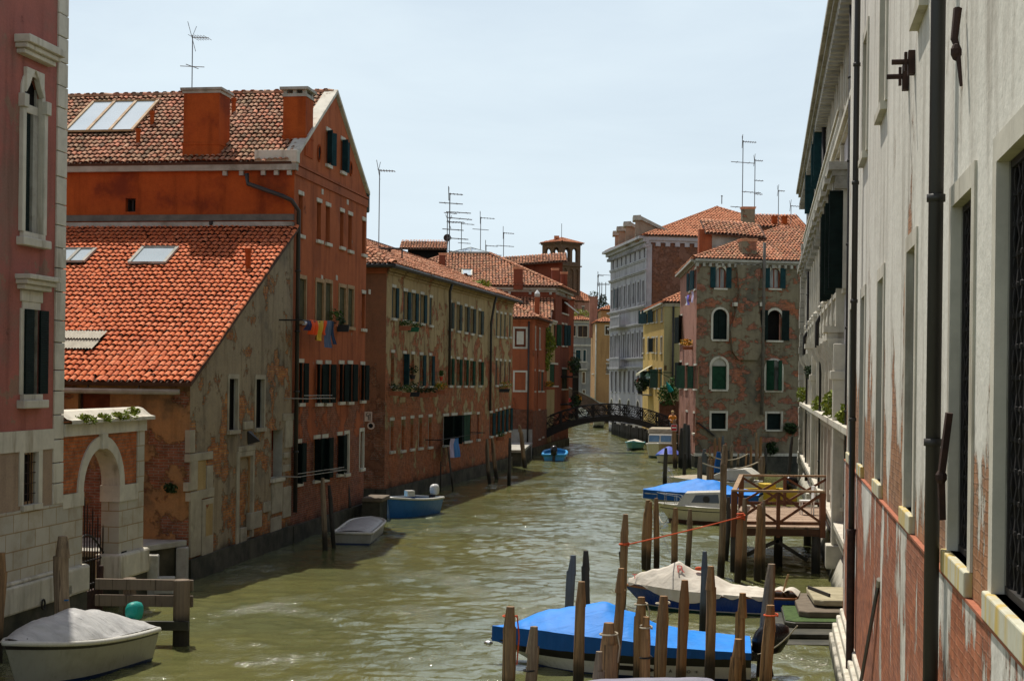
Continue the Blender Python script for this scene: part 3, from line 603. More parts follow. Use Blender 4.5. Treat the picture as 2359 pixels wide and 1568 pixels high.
for a, b in ((.02, ul+.14), (ur-.14, La+.12)):
    mb = MB(); fa.box(mb, a, b, .62, 1.22, -TH-.1, .16); mb.build('plinth', M['stone'], ag, bevel=.06)
    mb = MB(); fa.box(mb, a, b-.04, -1, .62, -TH, .1); mb.build('wet_footing', M['darkstone'], ag)
mb = MB(); fa.box(mb, 0, La+.04, zc, zc+.27, -TH-.04, .07)       # band and swelling coping
prof = [(.22, zc+.27), (.22, zc+.35), (.10, zc+.38), (.02, zc+.44), (-.1, zc+.54), (-.22, zc+.57), (-.34, zc+.54), (-.5, zc+.38), (-.64, zc+.35), (-.64, zc+.27)]
nu = 12
for i in range(nu):
    a, b = (La+.18)*i/nu, (La+.18)*(i+1)/nu
    for (o0, z0), (o1, z1) in zip(prof[:-1], prof[1:]): mb.poly(fa.p(a, z0, o0), fa.p(b, z0, o0), fa.p(b, z1, o1), fa.p(a, z1, o1))
mb.poly(*[fa.p(La+.18, z, o) for o, z in prof]); mb.build('coping', M['stone'], ag)
for i, (x, y, rx) in enumerate(((174, 968, .22), (194, 971, .1), (221, 965, .2), (256, 963, .42), (286, 951, .2))):
    u, z = fa.px(x, y); p = fa.p(u, z-.04, .2)
    plant(tuple(p), (rx, .12, .13), ['round green weed growing on the arch coping, nearest the pink palazzo', 'smallest green weed between two bigger ones on the arch coping', 'third green weed from the left on the arch coping', 'widest trailing green weed on the arch coping', 'last weed at the high end of the arch coping'][i], 'weed', n=90+int(rx*300), size=.05, leaf='leaf_yellow', group='weeds on the arch coping')
# courtyard behind the arch
by = thing('courtyard_wall', 'old orange brick wall seen through the stone water gate', 'wall', (P1.x-3, P1.y+2, 0))
q0, q1 = fa.p(-1.5, 0, -1.9), fa.p(La+.6, 0, -2.2)
plain(by, [(q0.xy, q1.xy)], .2, zc+.35, 'courtbrick')
ld = thing('stone_landing', 'low stone landing with upright slab between the water gate and the tiled shed', 'landing', (E.x, E.y+1.2, 0))
mb = MB(); A = Vector((-8.43, 38.7))
pA, pB, pC, pD = fa.p(La-.1, 1.0, -.9), Vector((A.x-.02, A.y-.06, 1.0)), Vector((A.x-3.5, A.y+.3, 1.0)), fa.p(La-.1, 1.0, -4)
mb.ext([(pA.x, pA.y, .95), (pB.x, pB.y, .95), (pC.x, pC.y, .95), (pD.x, pD.y, .95)], (0, 0, .16)); mb.box((A.x-.1, A.y-.25, .42), (.3, .3, 1.05), .1); mb.box((E.x+.1, E.y+.35, .45), (.42, .35, 1.1), .1); mb.box((E.x+.45, E.y+.4, .25), (.5, .4, .4), .1)
mb.build('slab', M['greystone'], ld, bevel=.03)
mb = MB(); mb.ext([(pA.x, pA.y+.15, -1), (pB.x-.15, pB.y-.1, -1), (pC.x, pC.y, -1), (pD.x, pD.y, -1)], (0, 0, 1.94)); mb.build('wet_footing', M['darkstone'], ld)
ig = thing('iron_gate', 'low black iron gate with spikes across the foot of the stone arch', 'gate', tuple(fa.p(uc, .7, -.5)))
mb = MB(); k = 13
for i in range(k+1):
    u = ul+.05+(ur-ul-.1)*i/k; hh = 1.1+.55*math.sin(math.pi*i/k)+(.35 if i % 2 else 0)+(.5 if i == 6 else 0); mb.tube([fa.p(u, .35, -.35), fa.p(u, .35+hh, -.35), fa.p(u, .47+hh, -.35)], [.016, .016, .003], 5)
mb.tube([fa.p(ul+.02+(ur-ul-.04)*i/14, 1.25+.5*math.sin(math.pi*i/14), -.35) for i in range(15)], .025, 6); mb.bar(fa.p(ul, .6, -.35), fa.p(ur, .6, -.35), .04); mb.bar(fa.p(ul, 1.15, -.35), fa.p(ur, 1.15, -.35), .03)
mb.build('gate_bars', M['iron'], ig)
mb = MB(); fa.box(mb, ul, ur, -.5, .45, -.45, -.3); mb.build('board', M['rust'], ig)
# ---- tiled shed with the grey gable
A2 = Vector((-7.15, 48.0)); C2 = Vector((-5.70, 57.2))
sh = thing('tiled_shed', 'low shed with a bright orange tiled lean-to roof and a crumbling grey stucco gable', 'building', (A.x, A.y, 0))
fg = Fac(A, A2); perp = Vector((-fg.n.x, -fg.n.y)); W = 13.5
zE = 5.42; zR = fg.px(668, 520)[1]
sp = [((526, 546, 872, 990), dict(jamb=True, fw=.1, stone='oldstone', pane='dark', sash='dark', dep=.16, mull=False)), ((588, 607, 873, 985), dict(jamb=True, fw=.09, stone='oldstone', pane='dark', sash='dark', dep=.16, mull=False)),
      ((625, 650, 990, 1100), dict(jamb=False, lint=False, pane='dark', dep=.5, mull=False)), ((549, 580, 1050, 1240), dict(jamb=True, lint=True, fw=.14, stone='oldstone', sill=False, pane='brickpane', dep=.12, mull=False))]
M['brickpane'] = M['shed_gable']
facade(sh, fg, [(0, .55), (fg.L, .55), (fg.L, zR), (0, zE-.12)], sp, 'shed_gable', .3, name='gable_wall', rev='greystone')
fs = Fac((A+perp*W), A)      # front wall facing the camera
facade(sh, fs, [(0, -.5), (W, -.5), (W, zE-.12), (0, zE-.12)], [((180, 253, 897, 975), dict(lint=False, sill=False, pane='shutter_brown', sash='rust', dep=.2, mull=False))], 'shed_front', .2)
mb = MB(); fg.box(mb, -.05, fg.L, -1, .58, -.5, .1); mb.build('wet_footing', M['darkstone'], sh)
mb = None                    # old door surrounds and stone patches on the gable
def blk(x0, x1, y0, y1, o=.045, mi=0):
    r = fg.rect(x0, x1, y0, y1); fg.box(mb, r[0], r[1], r[2], r[3], -.1, o, mi)
for a in ((433, 487, 1042, 1060), (436, 452, 1060, 1128), (474, 488, 1072, 1128), (435, 490, 1128, 1148), (436, 460, 1148, 1280), (462, 488, 1148, 1275), (434, 446, 990, 1042), (543, 549, 1040, 1255), (547, 586, 1026, 1038),
          (650, 676, 952, 968), (655, 672, 968, 1030), (651, 664, 1042, 1054), (650, 668, 1070, 1085), (625, 652, 1098, 1112), (624, 648, 1112, 1180), (650, 668, 1120, 1190), (574, 600, 1178, 1216), (622, 646, 1190, 1232), (605, 622, 1155, 1178), (430, 440, 1110, 1130), (560, 580, 970, 988), (552, 566, 1215, 1250)):
    mb = MB(); blk(*a, o=.02+random.uniform(.01, .03)); mb.build('stone_block', M['oldstone'], sh, bevel=.01)
for a in ((453, 473, 1060, 1128, .012), (470, 486, 1160, 1232, .05)): mb = MB(); blk(*a); mb.build('plaster_patch', M['cream'], sh)
mb = MB(); u, z = fg.px(572, 1000); mb.add([fg.p(u-.15, z+.1, .02), fg.p(u+.2, z+.1, .02), fg.p(u+.05, z-.2, .35), fg.p(u-.1, z-.3, .02)], [(0, 1, 2), (0, 2, 3), (1, 3, 2)]); mb.build('bracket', M['iron'], sh)
sl = math.atan2(zR-zE, fg.L); V3 = Vector((fg.u.x*math.cos(sl), fg.u.y*math.cos(sl), math.sin(sl))); U3 = Vector((-perp.x, -perp.y, 0))
O3 = Vector((A.x+perp.x*W, A.y+perp.y*W, zE)); O3 += V3*-.45
Ls = fg.L/math.cos(sl)+.4
def on_roof(O, U, V, x, y):
    r = ray(x, y); N = U.cross(V); k = (O-Vector((0, 0, EYE))).dot(N)/r.dot(N); q = r*k+Vector((0, 0, EYE))-O; return q.dot(U), q.dot(V)
def rrect(O, U, V, pts):
    q = [on_roof(O, U, V, *p) for p in pts]; return min(a[0] for a in q), max(a[0] for a in q), min(a[1] for a in q), max(a[1] for a in q)
def quad_rect(O, U, V, bl, br, tl):   # bottom-left, bottom-right, top-left photo points
    a, b, c = on_roof(O, U, V, *bl), on_roof(O, U, V, *br), on_roof(O, U, V, *tl); return a[0], b[0], a[1], c[1]
s1 = quad_rect(O3, U3, V3, (299, 616), (380, 616), (329, 580)); s2 = quad_rect(O3, U3, V3, (122, 613), (193, 613), (150, 583)); s3 = quad_rect(O3, U3, V3, (100, 812), (217, 812), (130, 770))
tile_roof(sh, O3, U3, V3, [(0, 0), (W+.16, 0), (W+.16, Ls), (0, Ls)], 'tile_new', .178, .30, 5, skip=[s1, s2, s3])
skylight(sh, O3, U3, V3, s1, 1, frame='greystone'); skylight(sh, O3, U3, V3, s2, 2, frame='greystone')
mb = MB(); n = 34; Nn = U3.cross(V3)
for i in range(n):
    a, b = s3[0]+(s3[1]-s3[0])*i/n, s3[0]+(s3[1]-s3[0])*(i+1)/n; h0, h1 = (.1, .14) if i % 2 else (.14, .1)
    for v0, v1 in ((s3[2], (s3[2]+s3[3])/2+.05), ((s3[2]+s3[3])/2, s3[3])):
        e = .03 if v0 == s3[2] else .05
        mb.poly(O3+U3*a+V3*v0+Nn*(h0+e), O3+U3*b+V3*v0+Nn*(h1+e), O3+U3*b+V3*v1+Nn*h1, O3+U3*a+V3*v1+Nn*h0)
mb.build('corrugated_panel', M['corrugated'], sh)
mb = MB(); mb.tube([O3+Vector((0, 0, -.22))+U3*.1, O3+Vector((0, 0, -.24))+U3*(W-.15)], .075, 8)
for i in range(9): q = O3+U3*(1+i*1.4); mb.bar(q+Vector((0, .25, -.1)), q+Vector((0, -.07, -.3)), .03)
mb.build('gutter', M['gutter'], sh, smooth=True)
q = on_roof(O3, U3, V3, 571, 622); vent(sh, O3+U3*q[0]+V3*q[1]+Vector((0, 0, -.05)), .62, .085)
q = on_roof(O3, U3, V3, 487, 527); vent(sh, O3+U3*q[0]+V3*q[1]+Vector((0, 0, -.05)), .2, .07, 'iron')
bush = fs.px(397, 1127); plant(tuple(fs.p(bush[0], bush[1]-.1, .08)), (.2, .12, .2), 'dark green tuft sprouting from the brown shed wall above the landing', 'wall_plant', 'leaf_dark', 120, .06)
# ---- tall red house with the gable and chimneys
rd = thing('red_house', 'tall brick-red house with a tiled roof, two chimneys and a pointed gable over the canal', 'building', (A2.x, A2.y, 0))
fr = Fac(A2, C2); perp = Vector((-fr.n.x, -fr.n.y)); W = 14.0
zE = fr.px(684, 374)[1]; zA = fr.px(775, 224)[1]; uA = fr.L/2+.05
sp = []
for r in ((687.5, 697, 449, 541), (729.7, 739, 466, 553.5), (750, 759.5, 475, 560), (783, 791, 488, 569), (801.8, 810, 495.6, 577), (834, 841, 508, 586)): sp.append((r, dict(pane='shutter_brown', dep=.24, mull=False, sash='rust', jamb=False)))
for r in ((686, 703, 642, 739), (727, 744, 650, 741), (748, 763, 652, 744), (780, 795, 662, 751), (800, 813, 665, 753)): sp.append((r, dict(shut='shutter_olive', ang=(0, 0), dep=.22, jamb=True, stone='tanwood', fw=.09)))
sp.append(((833, 840, 676, 757), dict(pane='shutter_brown', dep=.24, mull=False, sash='rust')))
for r in ((687, 697, 835, 928), (728, 739, 838, 928), (749, 759.5, 838, 928), (780, 790, 838, 925), (800, 810, 838, 925), (830, 838, 840, 922)): sp.append((r, dict(shut='shutter_black', ang=(150, 160), dep=.24)))
for r in ((681, 692, 1020, 1112), (722, 735, 1010, 1104), (741, 753, 1008, 1102), (776, 786, 1002, 1090)): sp.append((r, dict(shut='shutter_black', ang=(120, 165), dep=.24)))
for r in ((793, 802, 999, 1090), (828, 836, 993, 1078)): sp.append((r, dict(jamb=True, fw=.09, dep=.24, pane='curtain')))
facade(rd, fr, [(0, .5), (fr.L, .5), (fr.L, zE), (uA, zA), (0, zE)], sp + [((751, 760, 303, 380), dict(shut='shutter', ang=(120, 150), dep=.24)), ((785, 793, 324, 396), dict(shut='shutter', ang=(100, 160), dep=.24))], 'red', .24, name='gable_wall')
for x, y, h in ((734, 353, 18), (807, 389, 15)):
    u, z = fr.px(x, y); rr = h*fr.p(u, z).y/FPX; mb = MB(); mb.poly(*[fr.p(u+rr*.62*math.cos(a*.5236), z+rr*math.sin(a*.5236), .008) for a in range(12)]); o = mb.build('oculus', M['dark'], rd)
    mb = MB(); mb.tube([fr.p(u+rr*.66*math.cos(a*.5236), z+rr*1.05*math.sin(a*.5236), .02) for a in range(13)], .03, 5); mb.build('oculus_rim', M['red_side'], o)
fs = Fac(A2+perp*W, A2)
facade(rd, fs, [(0, 3), (W, 3), (W, zE-.3), (0, zE-.3)], [((289, 312, 457, 488), dict(lint=False, sill=False, pane='dark', sash='iron', dep=.25))], 'red_side', .25)
mb = MB(); fr.box(mb, 0, fr.L, -1, .55, -.5, .12); mb.build('wet_footing', M['darkstone'], rd)
mb = MB(); fs.box(mb, 0, W, zR+.22, zR+.42, -.05, .06); mb.build('flashing', M['flashing'], rd); mb = MB(); fs.box(mb, 0, W, zR+.02, zR+.16, -.05, .22); mb.build('mortar_ledge', M['greystone'], rd)
mb = MB(); fs.box(mb, 0, W+.1, zE-.3, zE-.04, -.1, .16); fs.box(mb, 0, W+.1, zE-.04, zE+.1, -.1, .09, 1)
for x in (520, 558, 608, 638, 668): u = fs.px(x, 390)[0]; fs.box(mb, u-.07, u+.07, zE-.46, zE-.302, -.02, .12)
mb.build('cornice', [M['greystone'], M['red_side']], rd)
mb = MB(); fr.box(mb, 0, fr.L, zE-.42, zE-.14, -.02, .05); fr.box(mb, 0, fr.L, zE-.1, zE-.02, -.02, .07); mb.build('string_course', M['salmon'], rd)
mb = MB()   # small white tie plates between the rows of windows
for x, y in ((742, 442), (800, 466), (741, 640), (851, 672), (775, 640)): u, z = fr.px(x, y); fr.box(mb, u-.1, u+.1, z-.09, z+.09, -.02, .02)
mb.build('tie_plate', M['stone'], rd)
sl = math.atan2(zA-zE, uA); V3 = Vector((fr.u.x*math.cos(sl), fr.u.y*math.cos(sl), math.sin(sl))); U3 = Vector((-perp.x, -perp.y, 0)); O4 = Vector((A2.x+perp.x*W, A2.y+perp.y*W, zE+.1)) - V3*.25
Lr = uA/math.cos(sl)+.25
sk = quad_rect(O4, U3, V3, (151, 313), (303, 313), (203, 244))
tile_roof(rd, O4, U3, V3, [(0, 0), (W-.05, 0), (W-.05, Lr), (0, Lr)], 'tile_old', .185, .31, 5, skip=[sk])
V4 = Vector((-fr.u.x*math.cos(sl), -fr.u.y*math.cos(sl), math.sin(sl))); O5 = O4 + Vector((fr.u.x, fr.u.y, 0))*(fr.L+.5)
tile_roof(rd, O5, U3, V4, [(0, 0), (W-.05, 0), (W-.05, Lr), (0, Lr)], 'tile_old', .3, .5, 3)
tp = O4+V3*Lr; ridge(rd, tp+Vector((0, 0, .02)), tp+U3*(W-.05)+Vector((0, 0, .02)), 'tile_old', .16)
skylight(rd, O4, U3, V3, sk, 3)
for x, y in ((350, 292), (318, 334), (523, 293), (538, 262)):
    q = on_roof(O4, U3, V3, x, y); vent(rd, O4+U3*q[0]+V3*q[1]+Vector((0, 0, -.05)), .5, .075)
mb = MB()   # white stone gable copings
for a, b in ((fr.p(-.12, zE+.02, 0), fr.p(uA, zA+.1, 0)), (fr.p(uA, zA+.1, 0), fr.p(fr.L+.1, zE+.05, 0))):
    s = Vector((fr.n.x, fr.n.y, 0)); mb.ext([a+s*.1, b+s*.1, b-s*.38, a-s*.38], (0, 0, .14))
fs.box(mb, W-1.3, W+.14, zE-.06, zE+.34, -.12, .2)
mb.build('gable_coping', M['stone'], rd, bevel=.015)
rz = math.atan2(U3.y, U3.x)
def roofpt(px, py): q = on_roof(O4, U3, V3, px, py); return O4+U3*q[0]+V3*q[1]
c = roofpt(470, 362); w = 86*c.y/FPX; zt = at(470, 216, c.y).z; cc = c+V3*.5-U3*.08; chimney(rd, (cc.x, cc.y), w, 1.0, c.z-.4, zt, rz)
c = roofpt(679, 325); w = 54*c.y/FPX; zt = at(679, 217, c.y).z; cc = c+V3*.4; chimney(rd, (cc.x, cc.y), w, .85, c.z-.5, zt-.1, rz, kind=1)
x0 = fr.p(.12, zE-.6, .12)
drain(rd, [fs.p(W-1.55, zE-.42, .2), fs.p(W-1.5, zE-.75, .22), fs.p(W-.35, zE-1.15, .22), fs.p(W-.02, zE-1.3, .22), tuple(fr.p(.12, zE-1.6, .12)), tuple(fr.p(.12, 1.0, .12))], .075)
mb = MB(); u, z = fr.px(851, 462); fr.box(mb, fr.L-.02, fr.L+.28, z-.5, z+.35, -.3, .05); mb.build('gutter_end', M['shutter_grey'], rd, bevel=.06)
# street name plate on the brown end wall beyond
# ---- long ochre house
D0 = Vector((-5.44, 63.5)); D1 = Vector((0.0, 91.3))
oc = thing('ochre_house', 'long low ochre and bare brick house with three rows of green shuttered windows', 'building', (D0.x, D0.y, 0))
fo = Fac(D0, D1); perp = Vector((-fo.n.x, -fo.n.y)); Wd = 8.0
zE = 10.25
def zz6(a): return (822.8+a[0]*.2937, 822.8+a[1]*.2937, 368.4+a[2]*.2937, 368.4+a[3]*.2937)
def zz7(a): return (822.8+a[0]*.3133, 822.8+a[1]*.3133, 736.9+a[2]*.3133, 736.9+a[3]*.3133)
sp = []
for r in ((272, 298, 1000, 1240), (362, 390, 1030, 1255), (425, 452, 1042, 1270), (492, 518, 1055, 1280)): sp.append((zz6(r), dict(shut='shutter', ang=(0, 172), dep=.2, arch=False)))
sp.append((zz6((565, 586, 1080, 1295)), dict(shut='shutter_grey', ang=(0, 0), dep=.2)))
for r in ((716, 735, 1115, 1322), (778, 797, 1132, 1338), (840, 857, 1148, 1350), (886, 905, 1165, 1360), (948, 966, 1182, 1372)): sp.append((zz6(r), dict(shut='shutter_grey', ang=(0, 168), dep=.2)))
for r in ((1087, 1100, 1198, 1380), (1120, 1133, 1206, 1384), (1152, 1165, 1211, 1388), (1191, 1203, 1216, 1386)): sp.append((zz6(r), dict(shut='shutter_grey', ang=(0, 0), dep=.2)))
for i, r in enumerate(((247, 270, 240, 482), (335, 356, 248, 480), (396, 416, 252, 480), (458, 478, 257, 485), (527, 544, 262, 485))): sp.append((zz7(r), dict(shut=None if i in (0, 2) else 'shutter', ang=(100, 170) if i == 1 else (0, 165), pane='curtain' if i in (0, 2) else 'glass', dep=.2)))
for r in ((673, 690, 282, 480), (730, 748, 288, 482), (784, 798, 292, 482), (828, 845, 299, 482), (890, 906, 306, 480)): sp.append((zz7(r), dict(shut='shutter_green', ang=(0, 168), dep=.2)))
for r in ((1016, 1029, 297, 478), (1046, 1057, 301, 472), (1080, 1090, 304, 470), (1113, 1122, 306, 468)): sp.append((zz7(r), dict(shut='shutter_grey', ang=(0, 0), dep=.2)))
for r in ((240, 266, 738, 962), (322, 346, 730, 955), (390, 412, 722, 944), (450, 475, 716, 936), (521, 545, 712, 930)): sp.append((zz7(r), dict(jamb=False, pane='curtain', sash='stone', dep=.2)))
for r in ((630, 668, 705, 915), (690, 730, 700, 905)): sp.append((zz7(r), dict(shut='shutter_black', ang=(110, 160), dep=.2)))
sp.append((zz7((782, 835, 695, 888)), dict(shut='shutter_green', ang=(0, 0), dep=.2))); sp.append((zz7((878, 894, 692, 875)), dict(shut='shutter_brown', ang=(0, 0), dep=.2)))
for r in ((972, 990, 682, 852), (1013, 1027, 670, 842), (1044, 1058, 662, 832), (1074, 1088, 654, 822), (1108, 1121, 646, 812)): sp.append((zz7(r), dict(shut='shutter', ang=(0, 165), dep=.2)))
facade(oc, fo, [(0, .5), (fo.L, .5), (fo.L, zE), (0, zE)], sp, 'ochre', .2)
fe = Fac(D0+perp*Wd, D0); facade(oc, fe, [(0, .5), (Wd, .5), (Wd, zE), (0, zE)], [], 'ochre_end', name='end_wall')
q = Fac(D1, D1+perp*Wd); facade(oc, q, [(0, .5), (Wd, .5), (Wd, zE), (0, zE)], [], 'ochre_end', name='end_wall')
mb = MB(); fo.box(mb, -.04, fo.L, -1, .62, -.5, .1); fe.box(mb, 0, Wd-.4, -1, .62, -.5, .08); mb.build('wet_footing', M['darkstone'], oc)
cornice(oc, fo, 0, fo.L, zE-.36, ((0, .10, .06), (.12, .22, .12), (.22, .34, .2)), 'ochre')
cornice(oc, fe, 0, Wd, zE-.36, ((0, .12, .06), (.12, .34, .14)), 'salmon')
ey = .45; wv = Vector((perp.x, perp.y, 0)); uv3 = Vector((fo.u.x, fo.u.y, 0)); rise = 1.95
sl = math.atan2(rise, Wd/2+ey); vf = wv*math.cos(sl)+Vector((0, 0, math.sin(sl)))
o0 = Vector((D0.x, D0.y, zE)) - wv*ey - uv3*ey; Lf = fo.L+2*ey; hw = (Wd/2+ey)/math.cos(sl)
tile_roof(oc, o0, uv3, vf, [(0, 0), (Lf, 0), (Lf-4.4, hw), (4.4, hw)], 'tile_mid', .22, .36, 4)
vh = uv3*math.cos(sl)+Vector((0, 0, math.sin(sl))); o1 = o0+wv*(Wd+2*ey)
tile_roof(oc, o1, -wv, vh, [(0, 0), (Wd+2*ey, 0), (Wd/2+ey, hw)], 'tile_mid', .22, .36, 4)
tile_roof(oc, o1, uv3, -wv*math.cos(sl)+Vector((0, 0, math.sin(sl))), [(0, 0), (Lf, 0), (Lf-4.4, hw), (4.4, hw)], 'tile_mid', .44, .7, 3)
o2 = o0+uv3*Lf; tile_roof(oc, o2, wv, -uv3*math.cos(sl)+Vector((0, 0, math.sin(sl))), [(0, 0), (Wd+2*ey, 0), (Wd/2+ey, hw)], 'tile_mid', .44, .7, 3)
pk0 = o0+uv3*4.4+vf*hw; pk1 = o0+uv3*(Lf-4.4)+vf*hw; up3 = Vector((0, 0, .05))
ridge(oc, pk0+up3, pk1+up3, 'tile_mid', .17); ridge(oc, o0+up3, pk0+up3, 'tile_mid', .15); ridge(oc, o1+up3, pk0+up3, 'tile_mid', .15)
mb = MB(); mb.tube([o0+Vector((0, 0, -.05))-uv3*.05, o0+uv3*Lf+Vector((0, 0, -.05))], .1, 8); mb.tube([o0+Vector((0, 0, -.05)), o1+Vector((0, 0, -.05))], .09, 8); mb.build('gutter', M['pipe'], oc)
for x6, bend, zbot, x7 in ((680, 1, 5.1, 660), (1060, 0, 3.6, 965)):
    ub = fo.px(822.8+x7*.3133, 850)[0]; uq2 = fo.px(822.8+x6*.2937, 680)[0] if bend else ub
    drain(oc, [fo.p(uq2, zE-.1, .42), fo.p(uq2, zE-.5, .3), fo.p(ub, zE-1.6, .12), fo.p(ub, zbot, .12)], .07)
mb = MB(); q = fo.px(827, 736.9)[0]
r = fo.rect(822.8+615*.3133, 822.8+652*.3133, 736.9+930*.3133, 736.9+1075*.3133); mb = MB(); fo.box(mb, r[0], r[1], r[2], r[3], -.05, .015); mb.build('plaster_patch', M['cream'], oc)
# second step in the gap between the red and the ochre house
st = thing('mooring_step', 'stone block step at the foot of the brown wall behind the blue boat', 'step', (-6.1, 59.5, 0))
mb = MB(); c = G(862, 1200); mb.box((c.x, c.y+.6, .82), (.78, 1.6, .16), -.1); mb.build('step_slab', M['brownslab'], st, bevel=.03)
mb = MB(); mb.box((c.x-.05, c.y+.65, .1), (.68, 1.5, 1.26), -.1); mb.build('wet_footing', M['darkstone'], st)
# wall plate with painted street name
def text_mesh(name, body, mat, size, loc, rot, parent, align='CENTER', ext=.004, sx=1.0):
    cu = bpy.data.curves.new(name, 'FONT'); cu.body = body; cu.size = size; cu.align_x = align; cu.align_y = 'CENTER'; cu.extrude = ext
    tmp = bpy.data.objects.new(name+'_tmp', cu); C.objects.link(tmp); dg = bpy.context.evaluated_depsgraph_get(); dg.update()
    me = bpy.data.meshes.new_from_object(tmp.evaluated_get(dg)); bpy.data.objects.remove(tmp)
    me.transform(Matrix.Translation(Vector(loc)-WLOC.get(parent.name, Vector())) @ rot.to_4x4() @ Matrix.Diagonal((sx, 1, 1, 1))); me.materials.clear(); me.materials.append(mat)
    o = bpy.data.objects.new(name, me); C.objects.link(o); o.parent = parent; WLOC[o.name] = WLOC.get(parent.name, Vector()); KIDS.setdefault(parent.name, []).append(o); return o
def frot(f):     # text lying on a facade
    x = Vector((f.u.x, f.u.y, 0))*f.s; z = Vector((f.n.x, f.n.y, 0)); return Matrix((x, Vector((0, 0, 1)), z)).transposed()
u0, z0 = fe.px(840, 970); u1, z1 = fe.px(857.5, 948)
ns = thing('street_sign', 'pale plaster street name sign painted on the brown wall beside the red house', 'sign', tuple(fe.p(u0, z0, .0)))
mb = MB(); fe.box(mb, u0, u1, z0, z1, 0, .03); mb.build('sign_plate', M['signpink'], ns)
text_mesh('lettering', 'IGA', M['signblack'], .26, fe.p((u0+u1)/2, z0+(z1-z0)*.68, .034), frot(fe), ns, sx=.55); text_mesh('lettering', 'RI', M['signblack'], .24, fe.p((u0+u1)/2+.05, z0+(z1-z0)*.28, .034), frot(fe), ns, sx=.7)
mb = MB(); q = fe.px(855, 980); mb.tube([fe.p(q[0], q[1], 0), fe.p(q[0], q[1], .08)], .16, 14); o = mb.build('wall_ring', M['signpink'], ns); mb = MB(); mb.tube([fe.p(q[0], q[1], .07), fe.p(q[0], q[1], .085)], .1, 14); mb.build('ring_hole', M['dark'], o)
# ================================================================ FAR LEFT BANK, BRIDGES, SKYLINE
def V2(*a): return Vector(a)
def Xat(x, Y, y=760): return at(x, y, Y).x
def Zat(y, Y, x=1179): return at(x, y, Y).z
# ---- small salmon house with framed panels
c4 = V2(1.48, 104.6); e4 = V2(2.62, 111.2)
sm = thing('salmon_house', 'small salmon house with two cream framed wall panels and a brick base', 'building', (c4.x, c4.y, 0))
ff = Fac((-5.5, 104.2), c4); fc = Fac(c4, e4)
zE = 9.75
facade(sm, ff, [(0, .6), (ff.L, .6), (ff.L, zE), (0, zE)], [], 'salmon')
sp = [((1229.5, 1233, 755, 803), dict(dep=.15, jamb=True, fw=.08)), ((1240, 1243.5, 758, 803), dict(dep=.15, jamb=True, fw=.08)), ((1228.5, 1232, 854, 900), dict(dep=.15, shut='shutter_grey', ang=(0, 0))), ((1238, 1243, 855, 900), dict(dep=.15, shut='shutter_grey', ang=(0, 0))), ((1246.5, 1251.5, 856, 900), dict(dep=.15, shut='shutter_grey', ang=(0, 0))),
      ((1240, 1243, 946, 1010), dict(dep=.2, pane='dark', mull=False)), ((1248, 1251, 950, 1005), dict(dep=.2, pane='dark', mull=False))]
facade(sm, fc, [(0, .6), (fc.L, .6), (fc.L, zE), (0, zE)], sp, 'salmon')
for k, (x0, x1, y0, y1) in enumerate(((1181, 1215, 752.5, 803), (1181, 1214.7, 853, 902.7))):
    r = ff.rect(x0, x1, y0, y1); w = .13; mb = MB(); ff.box(mb, r[0], r[1], r[2], r[2]+w, -.02, .05); ff.box(mb, r[0], r[1], r[3]-w, r[3], -.02, .05); ff.box(mb, r[0], r[0]+w, r[2]+w, r[3]-w, -.02, .05); ff.box(mb, r[1]-w, r[1], r[2]+w, r[3]-w, -.02, .05)
    o = mb.build('panel_frame', M['stone'], sm)
    if k == 0:
        mb = MB(); ff.box(mb, r[0]+w, r[1]-w, r[2]+w, r[3]-w, -.02, .012); mb.build('panel', M['shutter_brown'], o); mb = MB(); ff.box(mb, r[0]+.27, r[1]-.27, r[2]+.3, r[3]-.32, -.02, .03); mb.build('inner_panel', M['stone'], o)
mb = MB(); ff.box(mb, 0, ff.L, -.5, 1.9, -.3, .05); mb.build('cement_base', M['greystone'], sm)
mb = MB(); ff.box(mb, 0, ff.L, 1.9, 3.3, -.3, .03); fc.box(mb, 0, fc.L, .6, 3.2, -.3, .03); mb.build('brick_base', M['brickwall'], sm)
mb = MB(); fc.box(mb, 0, fc.L, -1, .6, -.4, .1); mb.build('wet_footing', M['darkstone'], sm)
cornice(sm, ff, 0, ff.L+.1, zE-.4, ((0, .15, .06), (.15, .4, .16)), 'salmon'); cornice(sm, fc, 0, fc.L, zE-.4, ((0, .15, .06), (.15, .4, .16)), 'salmon')
mb = MB(); fc.box(mb, -.02, .22, 3.2, zE-.4, -.1, .09); fc.box(mb, 1.9, 2.2, 3.2, zE-.4, -.1, .07); mb.build('pilaster', M['salmon'], sm)
